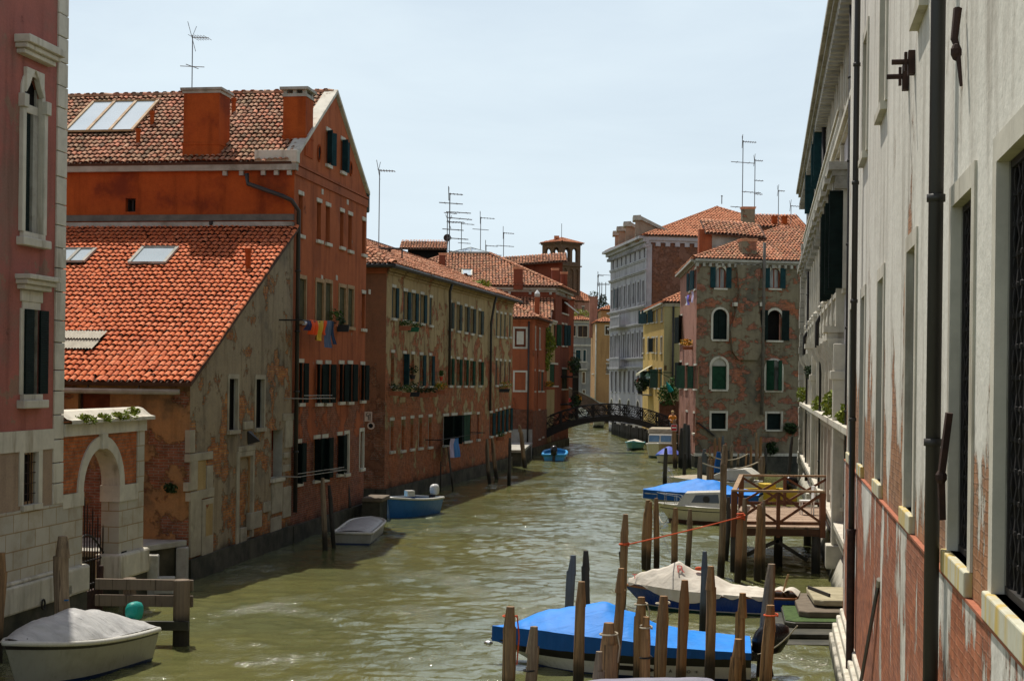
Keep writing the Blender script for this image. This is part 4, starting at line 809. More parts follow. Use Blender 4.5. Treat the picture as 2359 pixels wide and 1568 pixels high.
def hip(root, pts, z, pitch, mat, tw=.28, tr=.45, ov=.4, seg=3, top=None, rg=True, gut=True):
    """hip roof on a convex quad (counter-clockwise plan points, first edge = front)"""
    P = [V2(*p) for p in pts]; cen = sum(P, V2(0, 0))/4
    P = [p+(p-cen).normalized()*ov*1.3 for p in P]
    wid = min((P[1]-P[2]).length, (P[0]-P[3]).length); lng = (P[0]-P[1]).length
    if lng >= wid: a, b = (P[0]+P[3])/2, (P[1]+P[2])/2; dd = (b-a).normalized(); A, B = a+dd*min(wid/2, lng/2-.05), b-dd*min(wid/2, lng/2-.05); rise = min(wid/2, lng/2)*math.tan(pitch); sides = ((0, 1, 'B', 'A'), (1, 2, 'B', None), (2, 3, 'A', 'B'), (3, 0, 'A', None))
    else: a, b = (P[0]+P[1])/2, (P[2]+P[3])/2; dd = (b-a).normalized(); A, B = a+dd*lng/2, b-dd*lng/2; rise = lng/2*math.tan(pitch); sides = ((0, 1, 'A', None), (1, 2, 'B', 'A'), (2, 3, 'B', None), (3, 0, 'A', 'B'))
    top = {'A': Vector((A.x, A.y, z+rise)), 'B': Vector((B.x, B.y, z+rise))}
    for k, (i, j, q, r) in enumerate(sides):
        o, e = Vector((P[i].x, P[i].y, z)), Vector((P[j].x, P[j].y, z)); U = (e-o).normalized(); t1 = top[q]-o; v = t1-U*t1.dot(U); V = v.normalized()
        poly = [(0, 0), ((e-o).length, 0), (t1.dot(U), t1.dot(V))]
        if r: t2 = top[r]-o; poly.append((t2.dot(U), t2.dot(V)))
        tile_roof(root, o, U, V, poly, mat, tw, tr, seg)
    if rg:
        up = Vector((0, 0, .05)); ridge(root, top['A']+up, top['B']+up+Vector((.01, 0, 0)), mat, .16)
        for i, q in ((0, 'A'), (1, 'B' if lng >= wid else 'A')): ridge(root, Vector((P[i].x, P[i].y, z))+up, top[q]+up, mat, .15)
    return top
hip(sm, ((-5.5, 104.3), (1.5, 104.6), (2.6, 111), (-5, 111)), zE+.02, R(24), 'tile_mid', .24, .4)
x = at(1217.5, 800, 104.4).x; u = x+5.5; drain(sm, [ff.p(u, zE-.2, .12), ff.p(u, 1.0, .12)], .06)
c = at(1236.5, 728, 107); chimney(sm, (c.x, c.y), .36, .36, c.z-.6, Zat(683, 107), 0, 'salmon'); mb = MB(); mb.tube([(c.x, c.y, Zat(683, 107)+.1), (c.x, c.y, Zat(683, 107)+.25), (c.x, c.y, Zat(683, 107)+.4), (c.x, c.y, Zat(683, 107)+.5)], [.12, .2, .1, .02], 8); mb.build('chimney_finial', M['signwhite'], sm)
# quay with steps between the ochre and the salmon house
qy = thing('stone_quay', 'low sunlit stone quay between the ochre house and the salmon house', 'quay', (0, 96, 0))
mb = MB(); mb.ext([(-6, 92.2, .85), (.75, 92.2, .85), (1.5, 103.9, .85), (-5, 104, .85)], (0, 0, .16)); mb.build('paving', M['greystone'], qy); mb = MB(); mb.ext([(-6, 92.4, -1), (.65, 92.4, -1), (1.4, 103.8, -1), (-5, 103.8, -1)], (0, 0, 1.84)); mb.build('quay_wall', M['darkstone'], qy)
# ---- cream house with vine
e5 = V2(3.33, 115.3)
cr5 = thing('cream_house', 'narrow cream house with green shutters between the salmon and the dark red house', 'building', (e4.x, e4.y, 0))
f5 = Fac(e4, e5); zE = 10.0
sp = [((1266, 1284, 839, 888), dict(dep=.18, shut='shutter_green', ang=(0, 0))), ((1275, 1281, 746, 796), dict(dep=.18, shut='shutter_green', ang=(0, 160))), ((1263.5, 1269, 750, 796), dict(dep=.18, shut='shutter_green', ang=(0, 0)))]
facade(cr5, f5, [(0, .6), (f5.L, .6), (f5.L, zE), (0, zE)], sp, 'cream'); q = Fac(e4+V2(-7, -.2), e4); facade(cr5, q, [(0, .6), (7, .6), (7, zE), (0, zE)], [], 'cream', name='end_wall')
mb = MB(); f5.box(mb, 0, f5.L, -1, .6, -.4, .1); mb.build('wet_footing', M['darkstone'], cr5); cornice(cr5, f5, 0, f5.L, zE-.3, ((0, .15, .08), (.15, .3, .2)), 'stone')
tile_roof(cr5, (e4.x-7, e4.y-.5, zE), (1, .03, 0), (0, .92, .38), [(0, 0), (7.3, 0), (7.6, 4.6), (0, 4.6)], 'tile_mid', .26, .42)
vn = thing('climbing_vine', 'bright yellow-green vine hanging down the wall of the cream house', 'vine', (2.4, 110.8, 6))
bl = []
for x, y, rx in ((1256, 768, .35), (1262, 780, .5), (1266, 795, .5), (1262, 810, .45), (1260, 825, .35), (1258, 838, .25), (1270, 790, .35)): p = at(x, y, 110.6); bl.append((tuple(p), (rx, .35, .55)))
leaves('foliage', 'leaf_yellow', bl, 900, .12, vn, .5)
# ---- dark red house with the big roof
e6 = V2(4.74, 123.0)
dr = thing('dark_red_house', 'tall dark red house with a broad weathered tile roof, skylight and glass lantern', 'building', (e5.x, e5.y, 0))
f6 = Fac(e5, e6); f6f = Fac(e5+V2(-15, -.4), e5); zE = 12.65
sp = [((1293.5, 1298.5, 747, 796), dict(dep=.2, shut='shutter', ang=(0, 168))), ((1301, 1305.5, 748, 796), dict(dep=.2, shut='shutter', ang=(0, 160))), ((1294, 1308, 690, 722), dict(dep=.6, pane='dark', mull=False, lint=False)), ((1294, 1306, 850, 895), dict(dep=.2, shut='shutter_black', ang=(0, 0)))]
facade(dr, f6, [(0, .6), (f6.L, .6), (f6.L, zE), (0, zE)], sp, 'darkred'); facade(dr, f6f, [(0, 4), (f6f.L, 4), (f6f.L, zE), (0, zE)], [], 'darkred', name='end_wall')
mb = MB(); f6.box(mb, 0, f6.L, -1, .6, -.4, .1); mb.build('wet_footing', M['darkstone'], dr)
plain(dr, [((e6.x, e6.y), (e6.x-9, e6.y+.6))], .0, zE, 'darkred', 'end_wall')
cornice(dr, f6, -.1, f6.L, zE-.4, ((0, .15, .1), (.15, .4, .3)), 'greystone', dent=(.18, .9, .16, .2)); cornice(dr, f6f, 0, f6f.L, zE-.4, ((0, .15, .1), (.15, .4, .3)), 'greystone', dent=(.2, 1.6, .2, .2))
tA, tB = at(1037, 585, 121.5), at(1128, 585, 121.5); o = Vector((e5.x-15.4, e5.y-.85, zE+.03)); e = Vector((e5.x+.5, e5.y-.42, zE+.03)); U = (e-o).normalized(); v = tA-o; V = (v-U*v.dot(U)).normalized()
H2 = (tA-o).dot(V); tile_roof(dr, o, U, V, [(0, 0), ((e-o).length, 0), ((tB-o).dot(U), H2), ((tA-o).dot(U), H2)], 'tile_mid', .25, .4, 4)
def sky2(x0, x1, y0, y1): a, b, c_ = [on_roof(o, U, V, *p) for p in ((x0, y1), (x1, y1), (x0, y0))]; return a[0], b[0], a[1], c_[1]
skylight(dr, o, U, V, sky2(1064, 1086, 625, 638), 1, frame='stone')
o2 = e; e2 = Vector((e6.x+.5, e6.y+.3, zE+.03)); U2 = (e2-o2).normalized(); v = tB-o2; V2b = (v-U2*v.dot(U2)).normalized(); tile_roof(dr, o2, U2, V2b, [(0, 0), ((e2-o2).length, 0), ((tB-o2).dot(U2), (tB-o2).dot(V2b))], 'tile_mid', .25, .4)
ridge(dr, o2+Vector((0, 0, .05)), tB+Vector((0, 0, .05)), 'tile_mid', .15); ridge(dr, o+Vector((0, 0, .05)), tA+Vector((0, 0, .05)), 'tile_mid', .15)
gb = MB(); z0 = tA.z+.15; ap = at(1084, 570, 122.8); a, b, c_, d = Vector((tA.x, tA.y, z0)), Vector((tB.x, tB.y, z0)), Vector((tB.x, tB.y+2.5, z0)), Vector((tA.x, tA.y+2.5, z0))
for i, j in ((a, b), (b, c_), (c_, d), (d, a)): gb.poly(i, j, ap)
lo = gb.build('glass_lantern', M['skyglass'], dr); fb = MB()
for q in (a, b, c_, d): fb.bar(q, ap, .06)
for i, j in ((a, b), (b, c_), (c_, d), (d, a)): fb.bar(i, j, .12); fb.bar((i+j)/2, ap, .04)
fb.build('lantern_frame', M['greystone'], lo); fb = MB(); fb.ext([a-Vector((0, 0, .5)), b-Vector((0, 0, .5)), c_-Vector((0, 0, .5)), d-Vector((0, 0, .5))], (0, 0, .45)); fb.build('lantern_base', M['iron'], lo)
for x, yb, yt, w in ((1018, 622, 590, .5), (1193, 655, 620, .72)):
    q = on_roof(o, U, V, x, yb); p = o+U*q[0]+V*q[1]; chimney(dr, (p.x, p.y), w, w*.9, p.z-.4, Zat(yt, p.y), .02, 'darkred', 'tile_mid')
for x0, x1, yt, yb in ((1273, 1288, 622, 668), (1294, 1308, 630, 672)):
    p = at((x0+x1)/2, yb, 117.5 if x0 < 1280 else 120); w = (x1-x0)*p.y/FPX; chimney(dr, (p.x-.1, p.y), w, w, p.z-.5, Zat(yt, p.y), .1, 'darkred', 'tile_mid')
bl = []
bk = thing('roof_terrace_house', 'dark red attic block with a shallow tiled roof rising behind the dark red house', 'building', (1, 125, 0))
x0, x1 = Xat(1165, 125), Xat(1294, 125); zl, zr = Zat(613, 125), Zat(601, 125)
mb = MB(); mb.ext([(x0, 125, 10), (x1, 125.3, 10), (x1, 125.3, zr), (x0, 125, zl)], (0, 6, 0)); mb.build('wall', M['darkred'], bk); tile_roof(bk, (x0-.4, 124.5, zl), (x1-x0+.8, 0, zr-zl), (0, .93, .36), [(0, 0), (x1-x0+.8, 0), (x1-x0+.8, 2.5), (0, 2.5)], 'tile_mid', .25, .4)
al = thing('roof_loggia', 'covered roof loggia with a tiled top and black shaded sides above the ochre house', 'roof loggia', (-8, 130, 15))
x0, x1 = Xat(921, 130, 570), Xat(1026, 130, 570); z0, z1 = Zat(606, 130, 970), Zat(572, 130, 970)
mb = MB()
mb.box(((x0+x1)/2+.3, 133, (z0+z1)/2-1), (x1-x0-.6, 3.5, z1-z0+2)); mb.build('wall', M['dark'], al); tile_roof(al, (x0-.1, 130.4, z1), (1, 0, 0), (0, .94, .34), [(0, 0), (x1-x0+.2, 0), (x1-x0+.2, 2.6), (0, 2.6)], 'tile_mid', .25, .4)  # near-black wall colour stands in for shade under the loggia roof
p = at(1030, 548, 128); dsh = thing('satellite_dish', 'round rust-red satellite dish beside the loggia roof', 'satellite dish', tuple(p))
mb = MB(); mb.tube([p+Vector((0, .12, 0)), p+Vector((0, .05, 0)), p+Vector((0, -.08, 0))], [.08, .22, .33], 16); mb.build('dish', M['rust'], dsh); mb = MB(); mb.tube([p+Vector((0, .15, 0)), p+Vector((0, .2, -.3)), p+Vector((0, .2, -3.4))], .04, 6); mb.build('mast', M['steel'], dsh)
tr = thing('roof_terrace_rail', 'thin metal terrace rail on posts above the near end of the ochre roof', 'railing', (-8, 66, 12))
mb = MB(); a, b = at(850, 572, 70), at(926, 598-25, 70); a.z = b.z; mb.tube([a, b], .05, 6); mb.tube([b, b-Vector((0, 0, 1.1))], .04, 6); mb.tube([a, a-Vector((0, 0, 1))], .04, 6); mb.build('rail', M['pipe'], tr)
dc = at(863, 569, 72); mb = MB()
tc2 = thing('tiled_chimney_hood', 'little tiled hood on posts over the roof next to the red gable', 'chimney hood', tuple(dc)); 
tile_roof(tc2, dc+Vector((-.9, -.5, .05)), (1, 0, -.2), (0, .9, .2), [(0, 0), (1.7, 0), (1.7, 1.2), (0, 1.2)], 'tile_mid', .22, .35); mb.box((dc.x-.2, dc.y, dc.z-.7), (.5, .6, 1.3)); mb.build('stack', M['salmon'], tc2)
# balcony with plants over the canal on the dark red house
ba = thing('plant_balcony', 'dark overgrown balcony jutting from the dark red house beside the iron bridge', 'balcony', (4.5, 119, 4))
u0, z0 = f6.px(1297, 830); 
for za_, zb_ in ((5.6, 5.75), (3.4, 3.5)): mb = MB(); f6.box(mb, 3.2, 6.6, za_, zb_, 0, 1.0); mb.build('slab', M['iron'], ba)
mb = MB()
for k in range(18): u = 3.2+3.4*k/17; mb.tube([f6.p(u, 3.5, .97), f6.p(u, 6.7, .97)], .02, 4)
for zz in (4.5, 6.7, 7.6): mb.bar(f6.p(3.2, zz, .97), f6.p(6.6, zz, .97), .05)
mb.build('railing', M['iron'], ba); leaves('foliage', 'leaf_dark', [(tuple(f6.p(3.4+i*.55, 6.5+.3*(i % 2), .9)), (.4, .4, .55)) for i in range(6)]+[(tuple(f6.p(3.6+i*.6, 3.7, 1.0)), (.35, .3, .5)) for i in range(5)], 900, .12, ba)
p = f6.p(5.9, 3.5, 1.15); plant((p.x, p.y, p.z), (.45, .4, .5), 'round yellow flowering basket hanging at the far end of the overgrown balcony', 'hanging_basket', 'leaf_dark', 120, .09, None, 'flower', 'plant', None, 190)
p = fc.p(fc.L-1.0, Zat(893, 110)-.1, .3); plant(tuple(p), (.5, .35, .35), 'orange flowers in a box under the windows of the salmon house', 'flower_box', 'leaf', 90, .08, ('terracotta', 1.0, .2, True), 'flower', fn=140)
ln = thing('folded_awning', 'white poles of a folded awning at the top window of the dark red house', 'awning', tuple(f6.p(4, 11.5, .2)))
mb = MB(); mb.bar(f6.p(4.2, 11.7, .1), f6.p(5.5, 10.9, 1.0), .07); mb.bar(f6.p(4.9, 11.7, .1), f6.p(6.2, 10.9, 1.0), .07); mb.build('awning_pole', M['signwhite'], ln)
# ---- iron footbridge
br = thing('iron_footbridge', 'dark arched iron footbridge with curled lattice railings across the canal', 'bridge', (7.4, 112, 0))
bx0, bx1, by0, by1 = 2.5, 12.3, 111.2, 113.0; nB = 28
def bz(t, c, e): return e+(c-e)*(1-abs(2*t-1)**2.0)
def bp(t, y, z): return Vector((bx0+(bx1-bx0)*t, y, z))
mb = MB()
for i in range(nB):
    a, b = i/nB, (i+1)/nB; mb.ext([bp(a, by0, bz(a, 2.5, 1.35)), bp(b, by0, bz(b, 2.5, 1.35)), bp(b, by0, bz(b, 2.7, 1.55)), bp(a, by0, bz(a, 2.7, 1.55))], (0, by1-by0, 0))
mb.build('deck', M['iron'], br)
for yy in (by0-.06, by1+.02):
    mb = MB()
    for i in range(nB): a, b = i/nB, (i+1)/nB; mb.ext([bp(a, yy, bz(a, 2.35, .95)), bp(b, yy, bz(b, 2.35, .95)), bp(b, yy, bz(b, 2.74, 1.6)), bp(a, yy, bz(a, 2.74, 1.6))], (0, .04, 0))
    mb.build('girder', M['iron'], br)
    mb = MB()
    for lv, rr in ((.95, .045), (.5, .025), (.1, .03)): mb.tube([bp(i/nB, yy, bz(i/nB, 2.7, 1.55)+lv) for i in range(nB+1)], rr, 6)
    for i in range(9): t = i/8; mb.bar(bp(t, yy, bz(t, 2.7, 1.55)), bp(t, yy, bz(t, 2.7, 1.55)+.98), .11)
    for i in range(8):
        for s in (0, 1):
            pts = []
            for k in range(11):
                q = k/10; t = (i+q)/8; w = math.sin(math.pi*q); hh = (.12+.75*w) if s else (.88-.75*w); pts.append(bp(t, yy, bz(t, 2.7, 1.55)+hh))
            mb.tube(pts, .028, 5)
        t = (i+.5)/8; c = bp(t, yy, bz(t, 2.7, 1.55)+.5); mb.tube([c+Vector((.2*math.cos(a*.524), 0, .2*math.sin(a*.524))) for a in range(13)], .025, 5)
        for s in (-1, 1): mb.tube([bp((i+.5+s*.4)/8, yy, bz((i+.5+s*.4)/8, 2.7, 1.55)+.1+.8*k/4) + Vector((s*.1*math.sin(k*.8), 0, 0)) for k in range(5)], .02, 5)
    mb.build('railing', M['iron'], br)
mb = MB(); mb.ext([(12.0, 110.9, -1), (14.5, 110.9, -1), (14.5, 113.3, -1), (12.0, 113.3, -1)], (0, 0, 2.45)); mb.build('abutment', M['darkstone'], br)
# right bank quay of wooden piles
qr = thing('piled_quay', 'long dark quay faced with timber piles behind the iron footbridge', 'quay', (11, 130, 0))
mb = MB(); mb.ext([(12.2, 113.3, -1), (16, 113.3, -1), (13, 150, -1), (10.3, 149.5, -1)], (0, 0, 2.15)); mb.build('quay_wall', M['darkstone'], qr)
mb = MB()
for i in range(46):
    t = i/45; x, y = 12.05+(10.2-12.05)*t, 113.6+(149-113.6)*t; mb.tube([(x, y, -1), (x+random.uniform(-.05, .05), y, 1.25+random.uniform(-.12, .15))], .15, 6)
qp = mb.build('pile_facing', M['pole_dark'], qr); qp['kind'] = 'stuff'
mb = MB()
for i in range(7): mb.box((10.0, 170-i*.4, .1+i*.2), (1.2, .4, .2))
sw = thing('water_steps', 'pale stone water steps descending to the canal beyond the iron bridge', 'steps', (10, 169, 0)); mb.build('step', M['stone'], sw)
# ---- brick bridge beyond
b2 = thing('brick_bridge', 'brown brick bridge sloping down to the right behind the iron footbridge', 'bridge', (5, 190, 0))
mb = MB(); Yb = 188.0; pts = []
xs = [-4+i*.8 for i in range(21)]
for i in range(20):
    a, b = xs[i], xs[i+1]
    tz = lambda x: max(2.4, 4.95-.052*(x-3.8)**2*(.86 if x > 3.8 else 1)); sz = lambda x: 3.0*math.sqrt(max(0, 1-((x-4)/6.6)**2)) if abs(x-4) < 6.6 else -1
    mb.ext([(a, Yb, sz(a)), (b, Yb, sz(b)), (b, Yb, tz(b)), (a, Yb, tz(a))], (0, 3, 0))
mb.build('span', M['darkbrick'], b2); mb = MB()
for i in range(20): a, b = xs[i], xs[i+1]; mb.ext([(a, Yb-.08, tz(a)+.001), (b, Yb-.08, tz(b)+.001), (b, Yb-.08, tz(b)+.14), (a, Yb-.08, tz(a)+.14)], (0, .4, 0))
mb.build('parapet_coping', M['greystone'], b2)
p = at(1317, 921, 180); sg = thing('red_bridge_sign', 'small red sign hanging at the left end of the brick bridge', 'sign', tuple(p)); mb = MB(); mb.box((p.x, p.y, p.z), (.75, .05, .4)); mb.build('sign_panel', M['signred'], sg); mb = MB(); mb.box((p.x, 184, p.z+.18), (.05, 8, .05)); mb.build('bracket', M['iron'], sg)
# ---- houses closing the view
def block(name, label, x0, x1, Y, ytop, mat, roof=None, pitch=22, depth=10, wins=(), rmat='tile_far', z0=-.5, yv=None, ov=.3):
    t = thing(name, label, 'building', (Xat((x0+x1)/2, Y), Y, 0)); a, b = V2(Xat(x0, Y, ytop), Y), V2(Xat(x1, Y, ytop), Y); zt = Zat(ytop, Y, (x0+x1)/2); fz = Fac(a, b)
    facade(t, fz, [(0, z0), (fz.L, z0), (fz.L, zt), (0, zt)], wins, mat, .2)
    for p, q in ((a, a+V2(0, depth)), (b, b+V2(0, depth)), (a+V2(0, depth), b+V2(0, depth))): plain(t, [(p, q)], z0, zt, mat, 'end_wall')
    if roof: hip(t, (a, b, b+V2(0, depth), a+V2(0, depth)), zt+.02, R(pitch), rmat, .34, .55, ov, 3)
    return t, fz, zt
W1 = dict(dep=.2, jamb=True, fw=.1)
gh, fz, zt = block('grey_house', 'pale grey house with wide windows closing the canal behind the brick bridge', 1306, 1362, 236, 738, 'greyhouse', True, 18, 9, [((1331, 1353, 750, 776), dict(W1, mull=True)), ((1316, 1326, 750, 774), dict(W1)), ((1326, 1337, 806, 833), dict(dep=.2, shut='shutter', ang=(0, 0), jamb=True)), ((1343, 1349, 806, 833), dict(dep=.2, shut='shutter', ang=(0, 0), jamb=True)), ((1322, 1327, 858, 882), dict(W1)), ((1341, 1347, 857, 882), dict(W1)), ((1342, 1347, 898, 914), dict(W1))])
cornice(gh, fz, 0, fz.L, zt-.35, ((0, .15, .08), (.15, .35, .2)), 'stone'); mb = MB(); fz.box(mb, 0, fz.L, Zat(795, 236), Zat(791, 236), -.05, .15); mb.build('string_course', M['stone'], gh)
mb = MB(); fz.box(mb, .5, fz.L-.6, Zat(850, 236), Zat(847, 236), 0, .8); fz.box(mb, .5, fz.L-.6, Zat(832, 236), Zat(830, 236), .7, .8)
for i in range(16): fz.box(mb, .5+i*.2, .56+i*.2, Zat(847, 236), Zat(832, 236), .72, .78)
mb.build('balcony', M['stone'], gh)
rh, fz, zt = block('brown_terrace_house', 'reddish house with a tiled roof and roof garden above the pale grey house', 1288, 1374, 262, 694, 'rose', True, 31, 9, [((1340, 1346, 706, 716), dict(dep=.2)), ((1316, 1322, 706, 718), dict(dep=.2))])
p = at(1336, 728, 240); plant((p.x, p.y-2, p.z-1.2), (2.2, .8, 1.6), 'yellow-green shrub on the roof terrace above the pale grey house', 'terrace_shrub', 'leaf_yellow', 500, .16)
pc, fz, zt = block('peach_house', 'peach plastered house beside the landing of the brick bridge', 1372, 1414, 194, 742, 'peach', True, 22, 8, [((1394, 1403, 751, 770), dict(W1)), ((1396, 1404, 838, 860), dict(dep=.2))])
a = V2(Xat(1372, 194), 194); b = V2(Xat(1361, 208), 208); fz = Fac(a, b, -1); facade(pc, fz, [(0, -.5), (fz.L, -.5), (fz.L, zt), (0, zt)], [((1364, 1369, 822, 860), dict(dep=.2, shut='shutter', ang=(0, 0))), ((1364, 1369, 886, 920), dict(dep=.2, shut='shutter', ang=(0, 0)))], 'peach', name='canal_wall')
drain(pc, [Vector((a.x+.02, 193.85, zt-.3)), Vector((a.x+.02, 193.85, 2))], .09, 'stone')
chimney(pc, (Xat(1366, 202), 202), 1.05, 1.0, Zat(742, 202)-2, Zat(684, 202), 0, 'rose', 'rose')
block('low_roof_house', 'little house showing only its orange tiled roof between the peach chimney and the white palazzo', 1384, 1420, 205, 714, 'peach', True, 24, 7)
block('back_roof_house', 'house far back showing its tiled gable next to the campanile foot', 1268, 1322, 215, 690, 'darkred', True, 24, 10)
tw = thing('bare_tree', 'dark loose tree on the roofs left of the white palazzo', 'tree', tuple(at(1380, 700, 230)))
c = at(1380, 690, 230); mb = MB(); mb.tube([c-Vector((0, 0, 6)), c-Vector((.1, 0, 1.5)), c+Vector((.3, 0, 1))], [.25, .18, .05], 7)
for i in range(9): a = i*.7; mb.tube([c-Vector((0, 0, 1.8-.2*i)), c+Vector((1.3*math.cos(a), .9*math.sin(a), .2*i-1))], [.09, .02], 5)
mb.build('trunk', M['pole_dark'], tw); leaves('crown', 'leaf_dark', [((c.x-.9, c.y, c.z+.6), (.9, .8, .7)), ((c.x+.6, c.y, c.z+.1), (.6, .7, .8)), ((c.x+.9, c.y, c.z-1), (.7, .6, .6)), ((c.x, c.y, c.z-.6), (.9, .6, .7)), ((c.x+.2, c.y, c.z-1.9), (.7, .6, .5))], 750, .17, tw)
rt = thing('roof_platform', 'timber roof platform on posts against the sky left of the white palazzo', 'roof platform', tuple(at(1390, 660, 225)))
mb = MB(); a, b = at(1375, 655, 225), at(1404, 655, 225); mb.bar(a, b, .12); 
for x in (1376, 1381, 1386, 1395): q = at(x, 650, 225); mb.bar(q, q-Vector((0, 0, 3.4)), .1)
mb.bar(at(1376, 634, 225), at(1390, 636, 225), .07); mb.bar(at(1376, 634, 225), at(1376, 655, 225), .07); mb.build('frame', M['pole_dark'], rt)
# ---- campanile
ca = thing('campanile', 'square brown brick bell tower with arched belfry openings and a low tiled roof', 'tower', (8.6, 263.5, 0))
cx, cy, hd = Xat(1292.5, 263.5, 600), 263.6, 3.42; K = [V2(cx, cy-hd), V2(cx+hd, cy), V2(cx, cy+hd), V2(cx-hd, cy)]; zt, zc2 = Zat(557, 260, 1292), Zat(608, 260, 1292)
for i in range(4):
    a, b = K[i], K[(i+1) % 4]; fz = Fac(a, b); L = fz.L; o1 = (L*.16, L*.44, zc2+.55, zt-.85); o2 = (L*.56, L*.84, zc2+.55, zt-.85)
    mb = MB(); wall(mb, fz, [(0, zc2), (L, zc2), (L, zt), (0, zt)], [o1, o2], .55)
    for h in (o1, o2): spandrels(mb, fz, h, .55)
    wall(mb, fz, [(0, 8), (L, 8), (L, zc2), (0, zc2)], [(L*.1, L*.27, 10, zc2-.7), (L*.36, L*.64, 10, zc2-.7), (L*.73, L*.9, 10, zc2-.7)], .25)
    for q in ((L*.1, L*.27), (L*.36, L*.64), (L*.73, L*.9)): mb.poly(fz.p(q[0], 10, -.25), fz.p(q[1], 10, -.25), fz.p(q[1], zc2-.7, -.25), fz.p(q[0], zc2-.7, -.25)); spandrels(mb, fz, (q[0], q[1], 10, zc2-.7), .25)
    mb.build('wall', M['towerbrick'], ca)
    mb = MB(); fz.box(mb, -.1, L+.1, zc2-.25, zc2-.05, -.1, .3); fz.box(mb, -.1, L+.1, zt-.3, zt-.02, -.1, .25); fz.box(mb, L*.47, L*.53, zc2+.55, zt-2, -.4, .02); mb.build('string_course', M['towerbrick'], ca)
mb = MB(); mb.ext([(K[0].x, K[0].y+.3, zc2-.2), (K[1].x-.3, K[1].y, zc2-.2), (K[2].x, K[2].y-.3, zc2-.2), (K[3].x+.3, K[3].y, zc2-.2)], (0, 0, .2)); mb.build('belfry_floor', M['towerbrick'], ca)
hip(ca, [tuple(k) for k in K], zt+.02, R(19), 'tile_far', .36, .6, .5, 3, rg=True)
mb = MB(); mb.box((cx-.9, cy-.9, zt+1.05), (.9, .7, .5)); mb.build('dormer', M['tile_far'], ca); mb = MB(); mb.tube([(cx, cy, zt+1.2), (cx, cy, zt+3.6)], .05, 5); mb.build('lightning_rod', M['steel'], ca)
# ---- television aerials
def aerial(label, p, top, arms, r=.028, sc=1.0):
    h = top-p.z; t = thing('tv_aerial', label, 'aerial', tuple(p), 'television aerials on the roofs'); mb = MB(); mb.tube([p, p+Vector((0, 0, h))], r, 6); mb.build('mast', M['steel'], t)
    for frac, an, ln, back, n in arms:
        b = MB(); c = p+Vector((0, 0, h*frac)); d = Vector((math.cos(R(an)), math.sin(R(an)), -.06)); s = Vector((-d.y, d.x, 0)); b.tube([c-d*back, c+d*ln], r*.8, 5)
        for i in range(n): q = c-d*back+d*((ln+back)*(i+.5)/n); k = sc*(.42-.018*i); b.tube([q-s*k, q+s*k], r*.55, 4)
        if n > 3:
            q = c-d*back; b.tube([q, q+Vector((0, 0, .45*sc))+s*.35*sc], r*.6, 4); b.tube([q, q+Vector((0, 0, .45*sc))-s*.35*sc], r*.6, 4); b.tube([q, q+Vector((0, 0, -.4*sc))+s*.3*sc], r*.6, 4)
        b.build('antenna', M['steel'], t)
    return t
def aer(label, x, yt, yb, Y, arms, r=.028, sc=1.0): p = at(x, yb, Y); aerial(label, p, at(x, yt, Y).z, arms, r, sc)
aer('tall aerial with two crossed antennas standing on the big red chimney', 442, 82, 206, 49.2, [(.96, -12, .58, .02, 6), (.42, -8, .42, .42, 0), (.42, 60, .3, .3, 0)], .017)
aer('tall single aerial beside the gable of the red house', 872, 391, 580, 70, [(.99, -10, .75, .06, 6)], .024)
aer('tallest aerial mast crowded with many antennas beside the satellite dish', 1034, 445, 612, 124, [(.99, 0, 1.1, .1, 4), (.86, 0, 1.1, .9, 2), (.74, -5, 1.8, .3, 3), (.66, 8, 1.9, .2, 3), (.6, -30, 1.4, .1, 5), (.5, 0, 1.2, .6, 2), (.38, 0, 1.6, .1, 3), (.2, 0, 1.6, .1, 3)], .05, 1.3)
aer('thin aerial mast just left of the crowded mast', 1029, 488, 612, 122, [(.98, 10, .8, .3, 3)], .04)
aer('thin aerial with low crossbars right of the crowded mast', 1062, 514, 590, 127, [(.98, 0, 1.1, .05, 3), (.4, 0, .8, .3, 2)], .035)
aer('aerial with a crossbar standing behind the glass lantern', 1106, 500, 590, 127, [(.98, 0, 1.2, .05, 5), (.68, 0, .7, .7, 0)], .035, 1.2)
aer('aerial with a bright top antenna right of the glass lantern', 1159, 535, 618, 127, [(.98, 0, .9, .05, 5), (.62, 0, .9, .6, 2)], .035, 1.2)
aer('short aerial just above the right slope of the lantern roof', 1119, 564, 600, 126, [(.95, 0, 1.0, .05, 4)], .035)
aer('tiny aerial low above the roof left of the campanile', 1198, 590, 620, 127, [(.9, 0, .4, .4, 3)], .03)
aer('smallest aerial between the lantern and the campanile', 1142, 584, 620, 127, [(.9, 0, .5, .4, 3)], .03)
# ================================================================ RIGHT BANK
# ---- near white palazzo
def r1x(Y): return 1.42+.18*Y
f1 = Fac((r1x(2), 2), (r1x(30.2), 30.2), -1)
wp = thing('white_palazzo', 'long cream-white palazzo wall on the right with tall barred windows and patches of bare brick', 'building', (r1x(12), 12, 0))
def uY(Y): return (Y-2)/f1.u.y
zl = 3.85
sp = []
for a, b in ((8.2, 9.57), (10.81, 12.04), (15.28, 16.27), (19.9, 21.0), (24.15, 25.2), (28.2, 29.1)):
    sp.append((None, dict(r=(uY(a), uY(b), 4.05, 6.85), jamb=True, fw=.17, dep=.13, pane='dark', mull=False, sash='iron', sill=False, stone='stone', po=.02)))
for a, b in ((10.81, 12.04), (14.45, 15.35), (19.9, 21.0), (24.15, 25.2)):
    sp.append((None, dict(r=(uY(a), uY(b), 9.2, 11.2), jamb=True, fw=.17, dep=.13, pane='glass', sash='stone', stone='stone', po=.03, sill=True)))
facade(wp, f1, [(0, zl), (f1.L, zl), (f1.L, 18), (0, 18)], sp, 'white', .13, rev='greystone')
